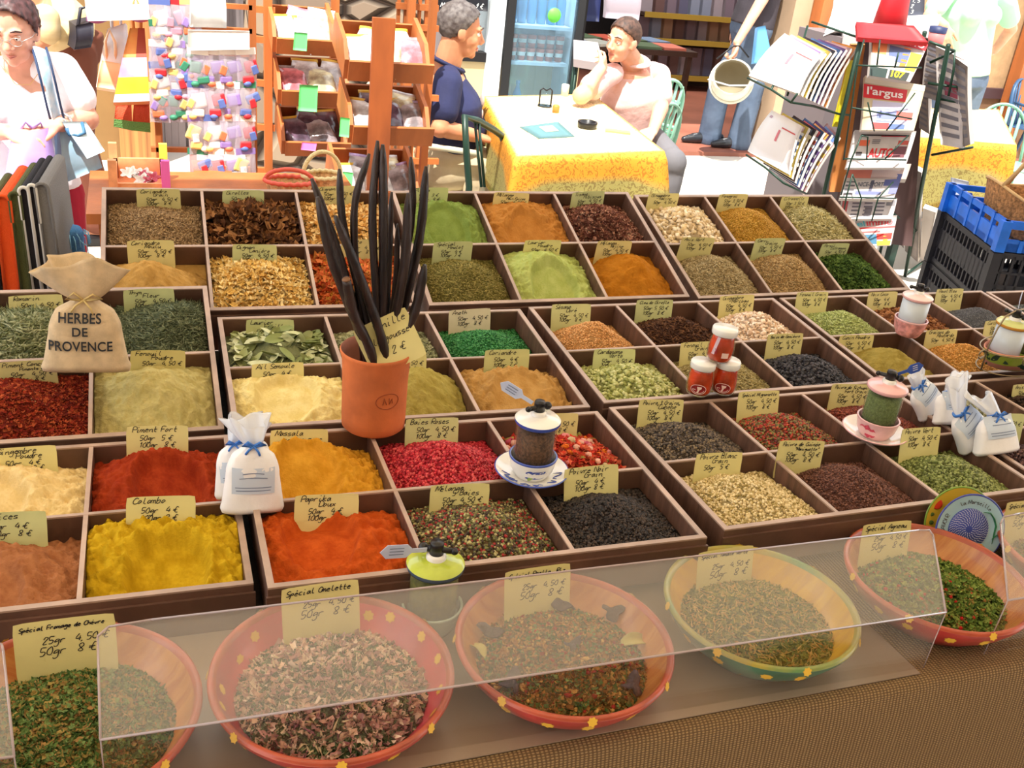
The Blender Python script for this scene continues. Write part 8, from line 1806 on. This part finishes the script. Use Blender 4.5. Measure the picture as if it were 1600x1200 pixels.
# ------------------------------------------------------------------ crates with the wicker basket on top, at the right edge
M_CBK = mat('crate_black', (36, 36, 44), .5); M_CBL = mat('crate_blue', (22, 104, 214), .4, var=.06)
cx_ = onz(1458, 372, .60); CA = ony(1558, 392, 2.75)   # near corner, top of black crate
ZT = CA.z
dirL = (ony(1462, 350, 3.28) - ony(1558, 392, 2.75)); dirL.z = 0; dirL.normalize(); dirR = Vector((-dirL.y, dirL.x, 0)); dirR = dirR if dirR.x > 0 else -dirR
Rz = Matrix((dirR, dirL, Vector((0, 0, 1)))).transposed().to_4x4()
def crate(name, label, m, z0, h, Lx, Ly, notch=False, grille=True):
    M = T(CA.x, CA.y, z0) @ Rz; t = thing(name, label, 'crate', M=M)
    for x0_, x1_, y0_, y1_, nm in ((0, .012, 0, Ly, 'side_wall'), (Lx - .012, Lx, 0, Ly, 'side_wall'), (0, Lx, 0, .012, 'end_wall'), (0, Lx, Ly - .012, Ly, 'end_wall')):
        b = MB(); along_y = (x1_ - x0_) < .02; n = int((Ly if along_y else Lx) / .034)
        top_drop = .04 if (notch and not along_y and y0_ == 0) else 0
        if top_drop:
            b.boxx(x0_, x0_ + .09, y0_, y1_, h - .03, h); b.boxx(x1_ - .09, x1_, y0_, y1_, h - .03, h); b.boxx(x0_, x1_, y0_, y1_, h - .05 - top_drop, h - .03 - top_drop)
        else: b.boxx(x0_, x1_, y0_, y1_, h - .022, h)
        b.boxx(x0_, x1_, y0_, y1_, 0, .025)
        if grille:
            b.boxx(x0_, x1_, y0_, y1_, h * .34, h * .42); b.boxx(x0_, x1_, y0_, y1_, h * .42, h * .70) if along_y else b.boxx(x0_, x1_, y0_, y1_, h * .62, h * .66)
            for i in range(n + 1):
                q = i / n
                if along_y: yy = y0_ + (y1_ - y0_) * q; b.boxx(x0_, x1_, yy - .005, yy + .005, .02, h - .01)
                else: xx = x0_ + (x1_ - x0_) * q; b.boxx(xx - .005, xx + .005, y0_, y1_, .02, h - .01 - top_drop)
        else:
            b.boxx(x0_, x1_, y0_, y1_, .0, h * .62 - top_drop)
            for i in range(6):
                q = (i + .5) / 6
                if along_y: yy = y0_ + (y1_ - y0_) * i / 5; b.boxx(x0_ - .003, x1_, yy - .008, yy + .008, 0, h)
                else: xx = x0_ + (x1_ - x0_) * i / 5; b.boxx(xx - .008, xx + .008, y0_ - .003, y1_, 0, h - .03 - top_drop)
        b.build(nm, m, t)
    for x in (0, Lx):
        for y in (0, Ly): MB().boxx(x - .018, x + .018, y - .018, y + .018, 0, h).build('corner_post', m, t)
    MB().boxx(0, Lx, 0, Ly, 0, .008).build('crate_floor', m, t); return t
hB = (ZT - .002) / 3
for i, w_ in enumerate(('bottom', 'middle', 'top')): crate('black_crate', 'black plastic crate with open grille, %s one of the stack' % w_, M_CBK, hB * i, hB - .003, .40, .52)
crate('blue_crate', 'bright blue plastic crate on top of the black crates', M_CBL, ZT, .115, .40, .52, notch=True, grille=False)
Mk = T(CA.x, CA.y, ZT + .012) @ Rz
b = MB(); bb = thing('straw_basket', 'brown straw basket lying in the blue crate', 'basket', M=Mk @ T(.20, .24, 0))
def sb(u, v):
    a = 2 * PI * u; r = 1 + .16 * v; z = .01 + .155 * v + .03 * v * math.cos(2 * a); return (.150 * r * math.cos(a), .185 * r * math.sin(a), z)
M_STRAW = mat('brown_straw', (170, 122, 76), .9, var=.2, vscale=80, bump=.8, bscale=140)
b.grid(sb, 48, 14, closed_u=True); b.add([sb(i / 48, 0) for i in range(48)], [tuple(range(48))], 0, False); o = b.build('basket_body', M_STRAW, bb); o.modifiers.new('s', 'SOLIDIFY').thickness = .008
q = MB(); q.tube([sb(i / 48, 1) for i in range(48)], .006, 6, closed=True); q.build('rim', mat('straw_pale', (206, 168, 116), .9), bb)
for sx, a0 in ((1, .10), (-1, .55)):
    q = MB(); p1, p2 = Vector(sb(a0, 1)), Vector(sb(a0 + .16, 1)); m = (p1 + p2) / 2 + Vector((0, 0, .15)); q.tube([p1, p1.lerp(m, .7) + Vector((0, 0, .03)), m, p2.lerp(m, .7) + Vector((0, 0, .03)), p2], .008, 6); q.build('handle', MC['straw_pale'], bb)
S = Slab('menu_sheet', q4((1488, 278, 3.6), (1514, 284, 3.6), (1508, 330, 3.6), (1484, 322, 3.6)), .01, cm(190, 196, 214)); tag(S.o, 'pale sheet standing behind the blue crate', 'sheet')
# pavement step where the cafe terrace meets the rack
tag(MB().boxx(onz(1390, 250, 0).x, onz(1390, 250, 0).x + .06, 5.0, 5.1, 0, .9).build('green_post', mat('post_green', (60, 110, 84), .6)), 'green post between the rack and the right-hand table', 'post')
